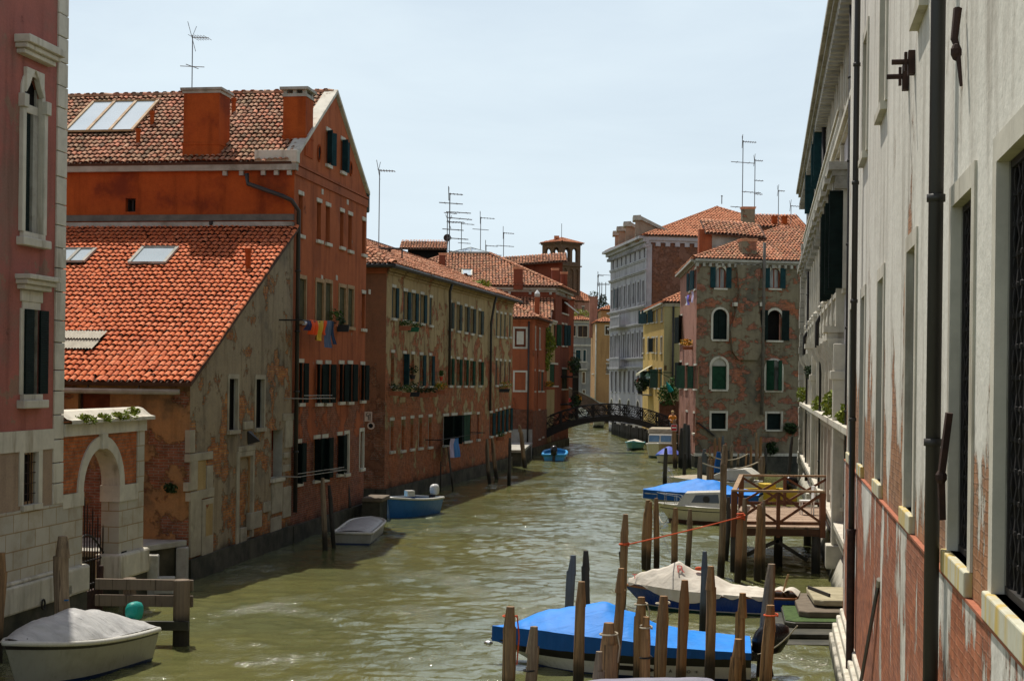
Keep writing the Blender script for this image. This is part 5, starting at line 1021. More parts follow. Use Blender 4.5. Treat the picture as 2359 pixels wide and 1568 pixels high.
mb = MB(); wall(mb, f1, [(0, .55), (f1.L, .55), (f1.L, zl), (0, zl)], [], off=.035); mb.build('lower_wall', M['whitelow'], wp)
mb = MB(); f1.box(mb, 0, f1.L, zl-.012, zl+.012, -.02, .05); mb.build('brick_ledge', M['terracotta'], wp)
mb = MB(); f1.box(mb, 0, f1.L+.1, -1, .3, -.3, .30); f1.box(mb, 0, f1.L+.1, .3, .5, -.3, .24); f1.box(mb, 0, f1.L+.1, .5, .66, -.3, .16); f1.box(mb, 0, f1.L+.1, .66, .8, -.3, .09); mb.build('stone_base', M['stone'], wp, bevel=.03)
wins = [o for o in KIDS[wp.name] if o.name.startswith('window')][:6]
for (a, b), wo in zip(((8.2, 9.57), (10.81, 12.04), (15.28, 16.27), (19.9, 21.0), (24.15, 25.2), (28.2, 29.1)), wins):
    mb = MB(); f1.box(mb, uY(a)-.16, uY(b)+.16, zl+.014, 4.05, -.13, .06); mb.build('sill', M['sillstone'], wo, bevel=.012)
    mb = MB(); k = max(5, int((b-a)/.16))
    for i in range(k+1):
        u = uY(a)+.06+(uY(b)-uY(a)-.12)*i/k; pts = []
        for j in range(29):
            z = 4.07+2.76*j/28; pts.append(f1.p(u+(.02*(1 if j % 4 == 1 else (-1 if j % 4 == 3 else 0))), z, -.10+.012*((i+j) % 2)))
        mb.tube(pts, .011, 5, cap=False)
        for j in range(1, 14): p = f1.p(u, 4.07+2.76*j/14, -.095); mb.ball(p, .02, .02, .026, 5, 3)
    for j in range(1, 7): mb.bar(f1.p(uY(a), 4.05+2.8*j/7, -.11), f1.p(uY(b), 4.05+2.8*j/7, -.11), .02)
    mb.bar(f1.p(uY(a), 4.08, -.09), f1.p(uY(b), 4.08, -.09), .05); mb.build('window_bars', M['iron'], wo)
plain(wp, [(f1.p(f1.L, 0, 0).xy, f1.p(f1.L, 0, -8).xy)], -.5, 18, 'white', 'end_wall')
def yx(x, a=1.42, b=.18, off=0): k = ray(x, 784).x/FPX; return (a-off)/(k-b)
Yp = yx(2150, off=.14); drain(wp, [f1.p(uY(Yp), 17, .13), f1.p(uY(Yp), .9, .13)], .062, n=12)
Yq = yx(1966, off=.12); drain(wp, [f1.p(uY(Yq), 17, .12), f1.p(uY(Yq), 2.75, .12)], .052, n=12); mb = MB(); mb.tube([f1.p(uY(Yq), 2.9, .12), f1.p(uY(Yq), 2.75, .12), f1.p(uY(Yq), .5, .12), f1.p(uY(Yq), .35, .2)], [.085, .07, .07, .07], 12); mb.build('drainpipe_foot', M['rust'], wp, smooth=True)
for x, y0, y1 in ((2086, 118, 172), (2073, 150, 208)):
    Y = yx(x, off=.06); za, zb = at(x, y0, Y).z, at(x, y1, Y).z; mb = MB(); u = uY(Y); f1.box(mb, u-.06, u+.06, zb, za, -.02, .07); zm = zb+(za-zb)*.55; mb.tube([f1.p(u, zm, .05), f1.p(u, zm, .24)], .03, 8); f1.box(mb, u-.03, u+.03, zm-.1, zm+.1, .08, .11); mb.build('tie_bolt', M['rust'], wp)
Y = yx(2203, off=.06); u = uY(Y); mb = MB(); za, zb = at(2196, 8, Y).z, at(2212, 205, Y).z; mb.tube([f1.p(u+.16, za, .06), f1.p(u+.1, za-.25, .09), f1.p(u+.06, (za+zb)/2, .07), f1.p(u-.02, zb+.02, .05)], [.035, .03, .022, .012], 7); mb.ball(f1.p(u+.06, (za+zb)/2-.03, .08), .045, .045, .07, 8, 5); mb.build('tie_bolt', M['rust'], wp)
Y = yx(2170, off=.1); u = uY(Y); za, zb = at(2176, 950, Y).z, at(2168, 1196, Y).z; mb = MB(); mb.bar(f1.p(u-.12, za, .05), f1.p(u-.06, (za*.4+zb*.6), .1), .05); mb.bar(f1.p(u-.06, (za*.4+zb*.6), .1), f1.p(u+.02, zb, .08), .05); mb.ball(f1.p(u-.06, (za*.4+zb*.6), .1), .05, .05, .06, 8, 5); mb.build('hinge_strap', M['rust'], wp)
lp = thing('leaning_rod', 'dark metal rod leaning from the water against the brick-patched white wall', 'rod', tuple(at(2038, 1336, 19.5)))
a, b = at(2038, 1336, 19.5), at(1984, 1560, 21.6); a += Vector((-.08, 0, 0)); d = b-a; mb = MB(); mb.tube([a, a+d*.04, a+d*1.75], [.03, .026, .026], 8); mb.build('shaft', M['pipe'], lp); mb = MB(); mb.tube([a-d*.01, a+d*.05], .034, 8); mb.build('cap', M['gutter'], lp)
# ---- carved stone palazzo further along
def r2x(Y): return 2.2+.171*Y
Y0, Y1 = 31.5, 79.0
f2 = Fac((r2x(Y0), Y0), (r2x(Y1), Y1), -1)
def u2(Y): return (Y-Y0)/f2.u.y
sp_ = thing('stone_palazzo', 'ornate pale stone palazzo with balustrades, consoles and open dark shutters beyond the white wall', 'building', (r2x(50), 50, 0))
L = f2.L; bays = [40.9+2.83*i for i in range(14) if 40.9+2.83*i < Y1-1]
sp = []
for i, y in enumerate(bays):
    sp.append((None, dict(r=(u2(y)-.42, u2(y)+.42, 8.0, 10.7), jamb=True, fw=.2, dep=.3, stone='stone', po=.1, shut='shutter_black' if i in (0, 1, 2) else None, ang=(92, 92))))
    sp.append((None, dict(r=(u2(y)-.42, u2(y)+.42, 13.05, 14.95), jamb=True, fw=.16, dep=.3, stone='stone', po=.08, shut='shutter' if i in (5, 6, 9) else None, ang=(95, 95))))
facade(sp_, f2, [(0, 4.2), (L, 4.2), (L, 15.7), (0, 15.7)], sp, 'palazzo', .3)
sp = [(None, dict(r=(u2(y)-.4, u2(y)+.4, 2.0, 3.6), jamb=True, fw=.12, dep=.25, bars='iron', pane='dark', mull=False)) for y in bays]
facade(sp_, f2, [(0, .5), (L, .5), (L, 4.2), (0, 4.2)], sp, 'brickbase', .25, name='ground_floor_wall')
cornice(sp_, f2, 0, L, 14.98, ((0, .16, .16), (.16, .34, .36), (.34, .52, .5), (.52, .68, .62)), 'greystone', dent=(.22, .55, .3, .45))
cornice(sp_, f2, 0, L, 12.25, ((0, .12, .1), (.12, .28, .2)), 'stone', 'string_course')
cornice(sp_, f2, 0, L, 4.12, ((0, .1, .18), (.1, .26, .32)), 'stone', 'string_course', dent=(.14, .32, .16, .16))
cornice(sp_, f2, 0, L, 1.32, ((0, .12, .12), (.12, .26, .26)), 'stone', 'string_course', dent=(.16, .3, .18, .2))
mb = MB(); q = [f2.p(0, .62, 0), f2.p(0, .62, .08), f2.p(0, -1, .75), f2.p(0, -1, 0)]; mb.ext(q, f2.p(L, 0, 0)-f2.p(0, 0, 0)); mb.build('stone_base', M['stone'], sp_)
for y in bays:
    mb = MB(); u = u2(y); f2.box(mb, u-.8, u+.8, 11.05, 11.2, -.02, .42); f2.box(mb, u-.9, u+.9, 11.2, 11.42, -.02, .52)
    for s in (-1, 1): f2.box(mb, u+s*.66-.12, u+s*.66+.12, 10.7, 11.05, -.02, .34)
    mb.build('window_hood', M['greystone'], sp_)
    mb = MB(); f2.box(mb, u+1.2, u+1.62, 1.6, 4.1, -.05, .14); f2.box(mb, u+1.25, u+1.58, 4.4, 6.6, -.05, .12); f2.box(mb, u+1.25, u+1.58, 8.1, 12.2, -.05, .1); mb.build('pilaster', M['stone'], sp_)
for ya, yb in ((41.2, 55.2), (60.2, 76.0)):
    mb = MB(); f2.box(mb, u2(ya), u2(ya)+.85, 6.66, 6.82, -.02, .44); f2.box(mb, u2(ya)-.08, u2(ya)+.95, 6.82, 7.0, -.02, .56); f2.box(mb, u2(ya)+.96, u2(yb), 6.8, 7.0, -.02, .2); o = mb.build('balcony', M['stone'], sp_)
    mb = MB(); f2.box(mb, u2(ya), u2(yb), 7.86, 8.0, .01, .2); f2.box(mb, u2(ya), u2(yb), 7.0, 7.08, .01, .18); u = u2(ya)+.1
    while u < u2(yb): mb.tube([f2.p(u, 7.08, .1), f2.p(u, 7.25, .1), f2.p(u, 7.42, .1), f2.p(u, 7.7, .1), f2.p(u, 7.86, .1)], [.05, .085, .09, .045, .06], 6, cap=False); u += .26
    b_ = mb.build('balustrade', M['stone'], o)
    u = u2(ya)+.05
    while u < u2(yb)+.1:
        mb = MB(); f2.box(mb, u-.13, u+.13, 7.0, 8.05, .0, .23); mb.tube([f2.p(u, 8.05, .12), f2.p(u, 8.12, .12), f2.p(u, 8.25, .12), f2.p(u, 8.34, .12)], [.08, .14, .13, .03], 8); mb.build('baluster_post', M['stone'], o)
        mb = MB(); mb.ext([f2.p(u-.14, 6.66, 0), f2.p(u-.14, 6.66, .46), f2.p(u-.14, 6.4, .4), f2.p(u-.14, 6.1, .2), f2.p(u-.14, 5.75, .16), f2.p(u-.14, 5.6, 0)], f2.p(.28, 0, 0)-f2.p(0, 0, 0)); mb.build('console', M['stone'], o); u += 2.83
for ya in (40.7, 59.7):
    mb = MB(); f2.box(mb, u2(ya)-.1, u2(ya)+.45, .95, 6.5, -.05, .3); f2.box(mb, u2(ya)-.2, u2(ya)+.55, .3, .95, -.05, .45); f2.box(mb, u2(ya)-.16, u2(ya)+.5, 5.5, 5.75, -.05, .38); mb.build('pilaster', M['stone'], sp_, bevel=.03)
ub = u2(40.9); mb = MB(); u = ub
while u < L-.3:
    mb.tube([f2.p(u, 12.55, .16), f2.p(u, 12.7, .16), f2.p(u, 12.95, .16)], [.05, .08, .05], 6); u += .3
f2.box(mb, ub, L, 12.95, 13.04, .05, .26); mb.build('attic_balustrade', M['stone'], sp_)
for x, zt, zb in ((1956, 15, .6), (1893, 15, .7), (1861, 14.9, .7)): Yd = yx(x, 2.2, .171, .12); drain(sp_, [f2.p(u2(Yd), zt, .14), f2.p(u2(Yd), 7.9, .14), f2.p(u2(Yd), 7.6, .3), f2.p(u2(Yd), 6.6, .3), f2.p(u2(Yd), 6.3, .14), f2.p(u2(Yd), zb, .14)] if x < 1950 else [f2.p(u2(Yd), zt, .14), f2.p(u2(Yd), zb, .14)], .075, 'iron')
mb = MB(); z = 0
while z < 12.6: h = random.uniform(.3, .42); f2.box(mb, L-.02, L+1.1+random.choice((0, .25)), z, z+h-.02, -.6, .32+random.uniform(-.03, .06)); z += h
mb.build('rough_quoins', M['greystone'], sp_)
plain(sp_, [(f2.p(L, 0, 0).xy, f2.p(L, 0, -6).xy)], 0, 15.6, 'palazzo', 'end_wall')
for i, (x, y, s) in enumerate(((1847, 917, .9), (1878, 938, .5), (1909, 940, .8), (1936, 966, .4), (1852, 870, .6))):
    if i < 4: Y = yx(x, 2.2, .171, .3); p = f2.p(u2(Y), 4.38, .22)
    else: Y = yx(1862, 2.2, .171, .5); p = f2.p(u2(61), 5.6, .35)
    plant(tuple(p), (.4*s, .6*s, .55*s+.1), ['bushy yellow-green weed on the ledge at the far end of the stone palazzo', 'small weed on the palazzo ledge by the second drainpipe', 'spiky yellow-green weed on the middle of the palazzo ledge', 'little weed on the palazzo ledge nearest the white wall', 'dark moss tuft hanging under the far balcony corner'][i], 'weed', 'leaf_yellow' if i < 4 else 'leaf_dark', int(240*s), .09, group='weeds on the stone palazzo')
# ---- grey house
g0, g1, g2 = Vector((11.6, 93.2)), Vector((26, 96.2)), Vector((12.2, 107.7))
gr = thing('grey_brick_house', 'weathered grey house with arched windows and crumbling stucco closing the right bank', 'building', (g0.x, g0.y, 0))
f3 = Fac(g0, g1); f3s = Fac(g0, g2, -1); zE = 13.15
def z8(a, b, c, d): return (1228+a*.3133, 1228+b*.3133, 307+c*.3133, 307+d*.3133)
def z9(a, b, c, d): return (1228+a*.3133, 1228+b*.3133, 736.9+c*.3133, 736.9+d*.3133)
sp = [(z8(1338, 1416, 985, 1138), dict(arch=True, jamb=False, fw=.16, dep=.22, pane='curtain', sash='redwood', stone='stone', shut='shutter', ang=(178, 178))), (z8(1737, 1814, 990, 1140), dict(arch=True, fw=.16, dep=.22, pane='curtain', sash='redwood', shut='shutter', ang=(178, 178))),
      (z8(1321, 1424, 1292, 1515), dict(arch=True, jamb=True, fw=.13, dep=.16, pane='shutter_black', sash='shutter_black')), (z8(1722, 1826, 1300, 1522), dict(arch=True, fw=.15, dep=.5, pane='dark', sash='dark', mull=False, shut='shutter_black', ang=(176, 176))),
      (z9(1312, 1420, 283, 510), dict(arch=True, jamb=True, fw=.16, dep=.14, pane='shutter_green', sash='shutter_green', mull=False)), (z9(1712, 1824, 296, 518), dict(arch=True, jamb=True, fw=.14, dep=.2, pane='curtain', sash='redwood', shut='shutter_green', ang=(45, 45))),
      (z9(1308, 1415, 683, 800), dict(jamb=True, fw=.13, dep=.2, pane='shutter_black', sash='shutter_black', mull=False)), (z9(1716, 1820, 686, 805), dict(jamb=True, fw=.13, dep=.2, pane='shutter_black', sash='shutter_black', mull=False))]
facade(gr, f3, [(0, .7), (f3.L, .7), (f3.L, zE), (0, zE)], sp, 'grey', .22)
for y0, r in ((0, z9(1312, 1420, 283, 335)), (0, z9(1712, 1824, 296, 345))):
    q = f3.rect(*r); rr = (q[1]-q[0])/2; mb = MB(); pts = arc(f3, q[0], q[1], q[3]-rr, rr, -.06, 10); mb.poly(*pts, f3.p(q[1], q[2], -.06), f3.p(q[0], q[2], -.06)); mb.build('tympanum', M['greystone'], gr)
sp = [(z8(1150, 1158, 1025, 1160), dict(dep=.2, shut='shutter', ang=(0, 165))), (z8(1186, 1200, 1000, 1145), dict(dep=.2, shut='shutter', ang=(0, 165))), (z8(1080, 1096, 1345, 1540), dict(dep=.2, shut='shutter_black', ang=(165, 165))), (z9(1078, 1092, 310, 495), dict(dep=.2, shut='shutter_black', ang=(165, 165))), (z9(1118, 1140, 330, 505), dict(dep=.2, shut='shutter_green', ang=(0, 160))), (z9(1180, 1196, 335, 505), dict(dep=.2, shut='shutter_green', ang=(0, 160))), (z9(1122, 1136, 675, 790), dict(dep=.2, pane='dark')), (z9(1176, 1188, 685, 830), dict(dep=.2, pane='dark'))]
facade(gr, f3s, [(0, .7), (f3s.L, .7), (f3s.L, zE), (0, zE)], sp, 'rose', .2, name='canal_wall')
mb = MB(); f3.box(mb, -.05, f3.L, -1, .72, -.5, .1); f3s.box(mb, .4, f3s.L, -1, .72, -.4, .1); mb.build('wet_footing', M['darkstone'], gr); mb = MB(); f3.box(mb, -.05, f3.L, .72, .9, -.1, .14); mb.build('stone_base', M['stone'], gr)
cornice(gr, f3, -.2, f3.L, zE-.25, ((0, .1, .12), (.1, .25, .3)), 'greystone', dent=(.16, .42, .22, .2)); cornice(gr, f3s, 0, f3s.L, zE-.25, ((0, .1, .12), (.1, .25, .4)), 'greystone')
hip(gr, (tuple(g0), tuple(g1), (26.5, 109), tuple(g2)), zE+.02, R(23), 'tile_mid', .24, .4, .3, 4)
a = f3.rect(1692, 1748, 600, 818); mb = MB(); q = [(a[0], a[3]+.0), (a[0]+.25, a[3]-2.0), (a[0]-.35, a[3]-4.2), (a[0]-.2, a[2]+.5), (a[0]+.2, a[2]), (a[1]-.2, a[2]), (a[1]+.1, a[2]+.6), (a[1]+.1, a[3]-4.2), (a[1]-.25, a[3]-2.0), (a[1], a[3])]
mb.ext([f3.p(u, z-.3, -.02) for u, z in q], Vector((f3.n.x, f3.n.y, 0))*.32); mb.build('chimney_breast', M['grey'], gr)
for x in (1690, 1750): mb = MB(); u, z = f3.px(x, 702); f3.box(mb, u-.12, u+.12, z-.1, z+.14, -.02, .36); mb.build('corbel', M['stone'], gr)
u, z = f3.px(1752, 800); drain(gr, [f3.p(u, Zat(560, 94, 1750), .42), f3.p(u, zE-.4, .42), f3.p(u+.04, Zat(955, 94, 1750), .2)], .10, 'flashing')
c = at(1723, 585, 94.6); chimney(gr, (c.x, c.y+.3), .95, .8, c.z-.8, Zat(556, 94.6, 1723), .15, 'grey', 'tile_mid')
lo3 = [at(1640, 545, 98), at(1748, 560, 98)]; mb = MB(); x0, x1 = lo3[0].x, lo3[1].x; zt, zt2 = Zat(540, 98, 1640), Zat(549, 98, 1748)
mb.ext([(x0, 98, 12), (x1, 98.4, 12), (x1, 98.4, zt2), (x0, 98, zt)], (0, 6, 0)); mb.build('attic', M['greystone'], gr); tile_roof(gr, (x0-.5, 97.5, zt+.05), (x1-x0+.9, .4, zt2-zt), (0, .9, .36), [(0, 0), (x1-x0+1, 0), (x1-x0+1, 3.2), (0, 3.2)], 'tile_mid', .25, .4, 4)
mb = MB(); q = at(1622, 560, 98.5); mb.box((q.x+.15, q.y, q.z-.3), (1.1, .8, 2.4)); mb.build('chimney', M['salmon'], gr)
for x, y, r_, lb in ((1816, 986, .42, 'round dark green bush on the wall beside the lower right window of the grey house'), (1776, 1034, .5, 'dark green bush growing near the water at the foot of the grey house')):
    u, z = f3.px(x, y); p = f3.p(u, z-.35, .25); plant(tuple(p), (r_, .4, r_*1.2), lb, 'wall_bush', 'leaf_dark', 260, .12)
rl = thing('stair_handrail', 'dark sloping handrail fixed on the grey house near its corner', 'handrail', tuple(at(1620, 990, 93)))
mb = MB(); mb.bar(f3.p(*f3.px(1606, 973), .12), f3.p(*f3.px(1643, 1003), .12), .09); mb.bar(f3.p(*f3.px(1606, 973), 0), f3.p(*f3.px(1606, 973), .14), .06); mb.bar(f3.p(*f3.px(1643, 1003), 0), f3.p(*f3.px(1643, 1003), .14), .06); mb.build('rail', M['iron'], rl)
fl = f3s.px(1595, 793); p = f3s.p(fl[0], fl[1]-.35, .3); plant(tuple(p), (.5, 1.1, .35), 'bright orange flower box under the windows of the grey house side wall', 'flower_box', 'leaf', 80, .09, ('terracotta', .7, .2, True), 'flower', fn=220)
# ---- yellow house
y0, y1, y2 = Vector((12.1, 118)), Vector((19, 118.6)), Vector((11.95, 135))
yh = thing('yellow_house', 'yellow house with pale side wall and a cream awning behind the iron bridge', 'building', (y0.x, y0.y, 0))
fy, fyf = Fac(y0, y2, -1), Fac(y0, y1); zE = 11.7
sp = []
for a in ((813, 829, 1298, 1395), (838, 856, 1292, 1395), (869, 880, 1284, 1390), (882, 893, 1282, 1388)): sp.append((z8(*a), dict(dep=.2, shut='shutter', ang=(0, 160))))
for a in ((905, 917, 1272, 1385), (941, 954, 1266, 1380)): sp.append((z8(*a), dict(dep=.2, jamb=True, fw=.08)))
for a in ((806, 818, 137, 240), (841, 853, 132, 238), (903, 914, 130, 240), (936, 949, 128, 240)): sp.append((z9(*a), dict(dep=.2, jamb=True, fw=.08)))
for a in ((871, 880, 132, 235), (883, 893, 132, 235)): sp.append((z9(*a), dict(dep=.2, shut='shutter_black', ang=(0, 160))))
for a in ((820, 833, 375, 470), (857, 883, 372, 490), (894, 909, 362, 498), (920, 945, 360, 500)): sp.append((z9(*a), dict(dep=.2, shut='shutter_green', ang=(0, 160))))
facade(yh, fy, [(0, .9), (fy.L, .9), (fy.L, zE), (0, zE)], sp, 'yellow', .2, name='canal_wall'); facade(yh, fyf, [(0, .9), (fyf.L, .9), (fyf.L, zE), (0, zE)], [(z9(962, 981, 335, 372), dict(dep=.2, lint=False, sill=False))], 'paleyellow')
mb = MB(); fy.box(mb, 0, fy.L, 0, .9, -.4, .06); fyf.box(mb, 0, fyf.L, 0, .9, -.4, .06); mb.build('wet_footing', M['darkstone'], yh)
cornice(yh, fy, 0, fy.L, zE-.3, ((0, .15, .1), (.15, .3, .3)), 'stone'); cornice(yh, fyf, 0, fyf.L, zE-.3, ((0, .15, .1), (.15, .3, .3)), 'stone')
hip(yh, (tuple(y0), tuple(y1), (19, 135), tuple(y2)), zE+.02, R(25), 'tile_far', .28, .45, .35)
u, z = fyf.px(1549, 800); drain(yh, [fyf.p(u, zE-.3, .12), fyf.p(u, 1.5, .12)], .08)
aw = thing('window_awning', 'small cream awning projecting from the yellow house', 'awning', tuple(at(1488, 848, 122)))
u0 = fy.px(1502, 842)[0]; z0 = fy.px(1502, 842)[1]; mb = MB(); mb.ext([fy.p(u0-.2, z0, 0), fy.p(u0+3.4, z0-.1, 0), fy.p(u0+3.4, z0-.75, 1.1), fy.p(u0-.2, z0-.65, 1.1)], (0, 0, .05)); mb.ext([fy.p(u0-.2, z0-.65, 1.1), fy.p(u0+3.4, z0-.75, 1.1), fy.p(u0+3.4, z0-.9, 1.1), fy.p(u0-.2, z0-.8, 1.1)], Vector((.03, 0, 0))); mb.build('canopy', M['awning'], aw)
bc = thing('flower_balcony', 'small balcony crowded with plants on the yellow house under the awning', 'balcony', tuple(fy.p(4, 5, 0)))
u0, z0 = fy.px(1498, 908); mb = MB(); fy.box(mb, u0-1.5, u0+2.5, z0-.1, z0, 0, .9); mb.build('slab', M['greystone'], bc); mb = MB()
for k in range(14): u = u0-1.5+4*k/13; mb.tube([fy.p(u, z0, .85), fy.p(u, z0+.95, .85)], .02, 4)
mb.bar(fy.p(u0-1.5, z0+.95, .85), fy.p(u0+2.5, z0+.95, .85), .05); mb.build('railing', M['iron'], bc); leaves('foliage', 'leaf_dark', [(tuple(fy.p(u0-1+i*.6, z0+.7+.25*(i % 2), .8)), (.45, .4, .45)) for i in range(6)], 700, .11, bc); leaves('flowers', 'flower_red', [(tuple(fy.p(u0+1.6, z0+1.2, .8)), (.3, .3, .25))], 70, .1, bc)
# ---- white palazzo far
w0, w1, w2 = Vector((12.72, 140)), Vector((30, 143)), Vector((10.4, 158))
fw_, fws = Fac(w0, w2, -1), Fac(w0, w1); zE = 18.9
lv = thing('lavender_palazzo', 'tall lavender-white palazzo with brick side wall beyond the yellow house', 'building', (w0.x, w0.y, 0))
sp = []
for i in range(8):
    u = 1.3+i*2.2
    sp.append((None, dict(r=(u-.35, u+.35, 17.2, 18.2), dep=.3, sash='iron', lint=False, sill=False, mull=False))); sp.append((None, dict(r=(u-.42, u+.42, 13.0, 15.0), jamb=True, fw=.2, dep=.35, sash='iron', stone='lavstone', po=.12, shut='shutter' if i == 6 else None, ang=(165, 165)))); sp.append((None, dict(r=(u-.48, u+.48, 7.75, 10.1), jamb=True, fw=.22, dep=.4, sash='iron', stone='lavstone', po=.14))); sp.append((None, dict(r=(u-.45, u+.45, 4.3, 6.4), jamb=True, fw=.14, dep=.35, sash='iron', stone='lavstone', pane='dark')))
    if i % 2: sp.append((None, dict(r=(u-.6, u+.6, .9, 3.5), dep=.4, sash='iron', pane='dark', mull=False, arch=True, fw=.15)))
facade(lv, fw_, [(0, 0), (fw_.L, 0), (fw_.L, zE), (0, zE)], sp, 'lavwall', .35, name='canal_wall'); facade(lv, fws, [(0, 0), (fws.L, 0), (fws.L, zE), (0, zE)], [], 'brownwall')
for z, p in ((15.8, .25), (12.4, .35), (10.75, .3), (7.45, .35), (6.6, .25), (16.9, .15)): cornice(lv, fw_, -.1, fw_.L, z, ((0, .12, p*.6), (.12, .26, p)), 'lavstone', 'string_course')
cornice(lv, fw_, -.3, fw_.L+.3, zE-.5, ((0, .2, .2), (.2, .5, .5), (.5, .75, .9)), 'lavstone', dent=(.2, .5, .3, .35)); cornice(lv, fws, -.3, fws.L, zE-.35, ((0, .2, .15), (.2, .6, .3)), 'lavstone', dent=(.45, .95, .35, .2))
for z, zb in ((11.0, 12.4), (6.8, 7.5)):
    mb = MB(); fw_.box(mb, 8.5, 13.5, z-.2, z, 0, .95); fw_.box(mb, 8.5, 13.5, z+.85, z+1.0, .8, .95)
    for k in range(20): fw_.box(mb, 8.5+.25*k, 8.62+.25*k, z, z+.85, .82, .93)
    mb.build('balcony', M['lavstone'], lv)
mb = MB(); fw_.box(mb, -.02, .5, 0, zE-.5, -.05, .12); fws.box(mb, -.02, .4, 0, zE-.5, -.05, .1); mb.build('corner_pilaster', M['lavstone'], lv)
hip(lv, (tuple(w0), tuple(w1), (29, 166), tuple(w2)), zE+.3, R(23), 'tile_far', .32, .5, .5, 3)
for i, (x0, x1, yt, yb) in enumerate(((1415, 1424, 533, 560), (1424, 1440, 523, 556), (1440, 1462, 512, 551), (1462, 1512, 498, 547))):
    Y = 157-i*5.2; a, b = at(x0+1, yb, Y), at(x0+9+i*3, yb, Y-1.5); z1 = Zat(yt+6, Y, x0); ang = .05; mb = MB(); dx = .9+.25*i
    mb.ext([(a.x, Y, zE-.1), (a.x+dx*2.6, Y+.3, zE-.1), (a.x+dx*.3, Y, z1), (a.x, Y, z1)], (.1, 1.6, 0)); o = mb.build('dormer', M['beige'], lv); mb = MB(); mb.ext([(a.x-.25, Y-.25, z1-.15), (a.x+.5, Y-.25, z1-.15), (a.x+.5, Y-.25, z1+.35), (a.x-.25, Y-.25, z1+.3)], (.1, 2.1, 0)); mb.ext([(a.x+.5, Y-.25, z1-.1), (a.x+dx*2.8, Y, zE+.02), (a.x+dx*2.8, Y, zE+.3), (a.x+.5, Y-.25, z1+.25)], (.1, 2.0, 0)); mb.build('dormer_coping', M['greystone'], o)
bh = thing('back_tiled_house', 'house behind the grey house showing two red chimneys and a strip of tiled roof', 'building', (22, 120, 0))
x0, x1 = Xat(1745, 118, 510), Xat(1850, 118, 510); mb = MB(); mb.ext([(x0, 118, 8), (x1, 118, 8), (x1, 118, Zat(524, 118, 1800)), (x0, 118, Zat(524, 118, 1800))], (0, 8, 0)); mb.build('wall', M['rose'], bh); tile_roof(bh, (x0-.3, 117.6, Zat(524, 118, 1800)), (1, 0, 0), (0, .95, .3), [(0, 0), (x1-x0+.6, 0), (x1-x0+.6, 5), (0, 5)], 'tile_far', .28, .45)
for x in (1783, 1806): c = at(x, 524, 118.4); chimney(bh, (c.x, c.y), .42, .42, c.z-.4, Zat(502, 118, x), 0, 'red_side', 'red_side')
c = at(1722, 515, 112); gc = thing('grey_chimney_stack', 'broad grey chimney stack with a tiled cap among the right bank roofs', 'chimney', (c.x, c.y, c.z-4)); chimney(gc, (c.x, c.y), .95, .8, c.z-4.5, Zat(483, 112, 1722), 0, 'grey', 'tile_mid')
aer('tallest aerial above the right bank roofs with crossbars low on its mast', 1709, 324, 505, 112, [(.985, -5, 1.0, .05, 6), (.72, 0, .9, .9, 2), (.35, 0, 1.4, .05, 3), (.15, 0, .9, .9, 2), (.05, 0, 1.0, .05, 2)], .035, 1.1)
aer('second tall aerial with three right-pointing arms above the right bank roofs', 1737, 367, 515, 112, [(.98, 0, .6, .05, 4), (.67, 0, .65, .05, 3), (.46, 0, .6, .05, 3)], .032)
aer('thin short aerial above the pair of red chimneys', 1792, 438, 520, 118, [(.98, 0, .5, .05, 4)], .03); aer('thin aerial next to the stone palazzo cornice', 1821, 473, 522, 118, [(.97, 0, .8, .05, 4)], .03)
aer('stub aerial on the peak of the big pyramid roof', 1662, 450, 470, 152, [(.9, 0, .1, .1, 0)], .05); aer('small aerial above the timber roof platform', 1378, 632, 660, 226, [(.98, -10, 2.0, .1, 4)], .05)
# street lamp on the grey house corner
p = f3s.px(1548, 858); q = f3s.p(p[0], p[1], 0); lm = thing('wall_lamp', 'green bracket lamp hanging from the corner of the yellow and rose walls', 'lamp', tuple(q))
mb = MB(); mb.bar(q, q+Vector((-1.9, -.1, .0)), .07); mb.bar(q+Vector((0, 0, -.5)), q+Vector((-1.0, 0, 0)), .05); mb.build('bracket', M['shutter_green'], lm); e = q+Vector((-1.9, -.1, 0)); mb = MB(); mb.tube([e, e-Vector((0, 0, .12)), e-Vector((0, 0, .3))], [.05, .12, .28], 10); mb.build('lamp_shade', M['shutter_green'], lm); mb = MB(); mb.ball(e-Vector((0, 0, .38)), .18, .18, .16); mb.build('globe', M['lampglass'], lm)
gw = thing('garden_wall_plants', 'leafy plants spilling over the brick garden wall at the foot of the yellow house', 'plant', tuple(at(1540, 920, 113)))
c = at(1537, 915, 113.5); leaves('foliage', 'leaf', [(tuple(at(x, y, 113.4)), (.45, .4, .55)) for x, y in ((1528, 905), (1538, 900), (1548, 905), (1553, 895), (1530, 918), (1545, 918), (1552, 880))], 800, .12, gw)
mb = MB(); c = at(1542, 950, 113.8); mb.box((c.x+.8, c.y, 2.2), (3.2, .4, 3.4)); gwl = thing('garden_wall', 'brick garden wall at the right end of the iron bridge', 'wall', (c.x, c.y, 0)); mb.build('wall', M['brickwall'], gwl)
p = at(1543, 897, 112.6); pa = thing('closed_parasol', 'folded teal parasol among the plants by the iron bridge', 'parasol', tuple(p)); mb = MB(); mb.tube([p+Vector((-.3, 0, .6)), p+Vector((-.15, 0, .3)), p+Vector((.1, 0, -.15))], [.04, .13, .2], 8); mb.build('canopy', M['teal'], pa); mb = MB(); mb.tube([p+Vector((-.5, 0, 1.0)), p+Vector((.35, 0, -1.2))], .03, 6); mb.build('pole', M['tanwood'], pa)
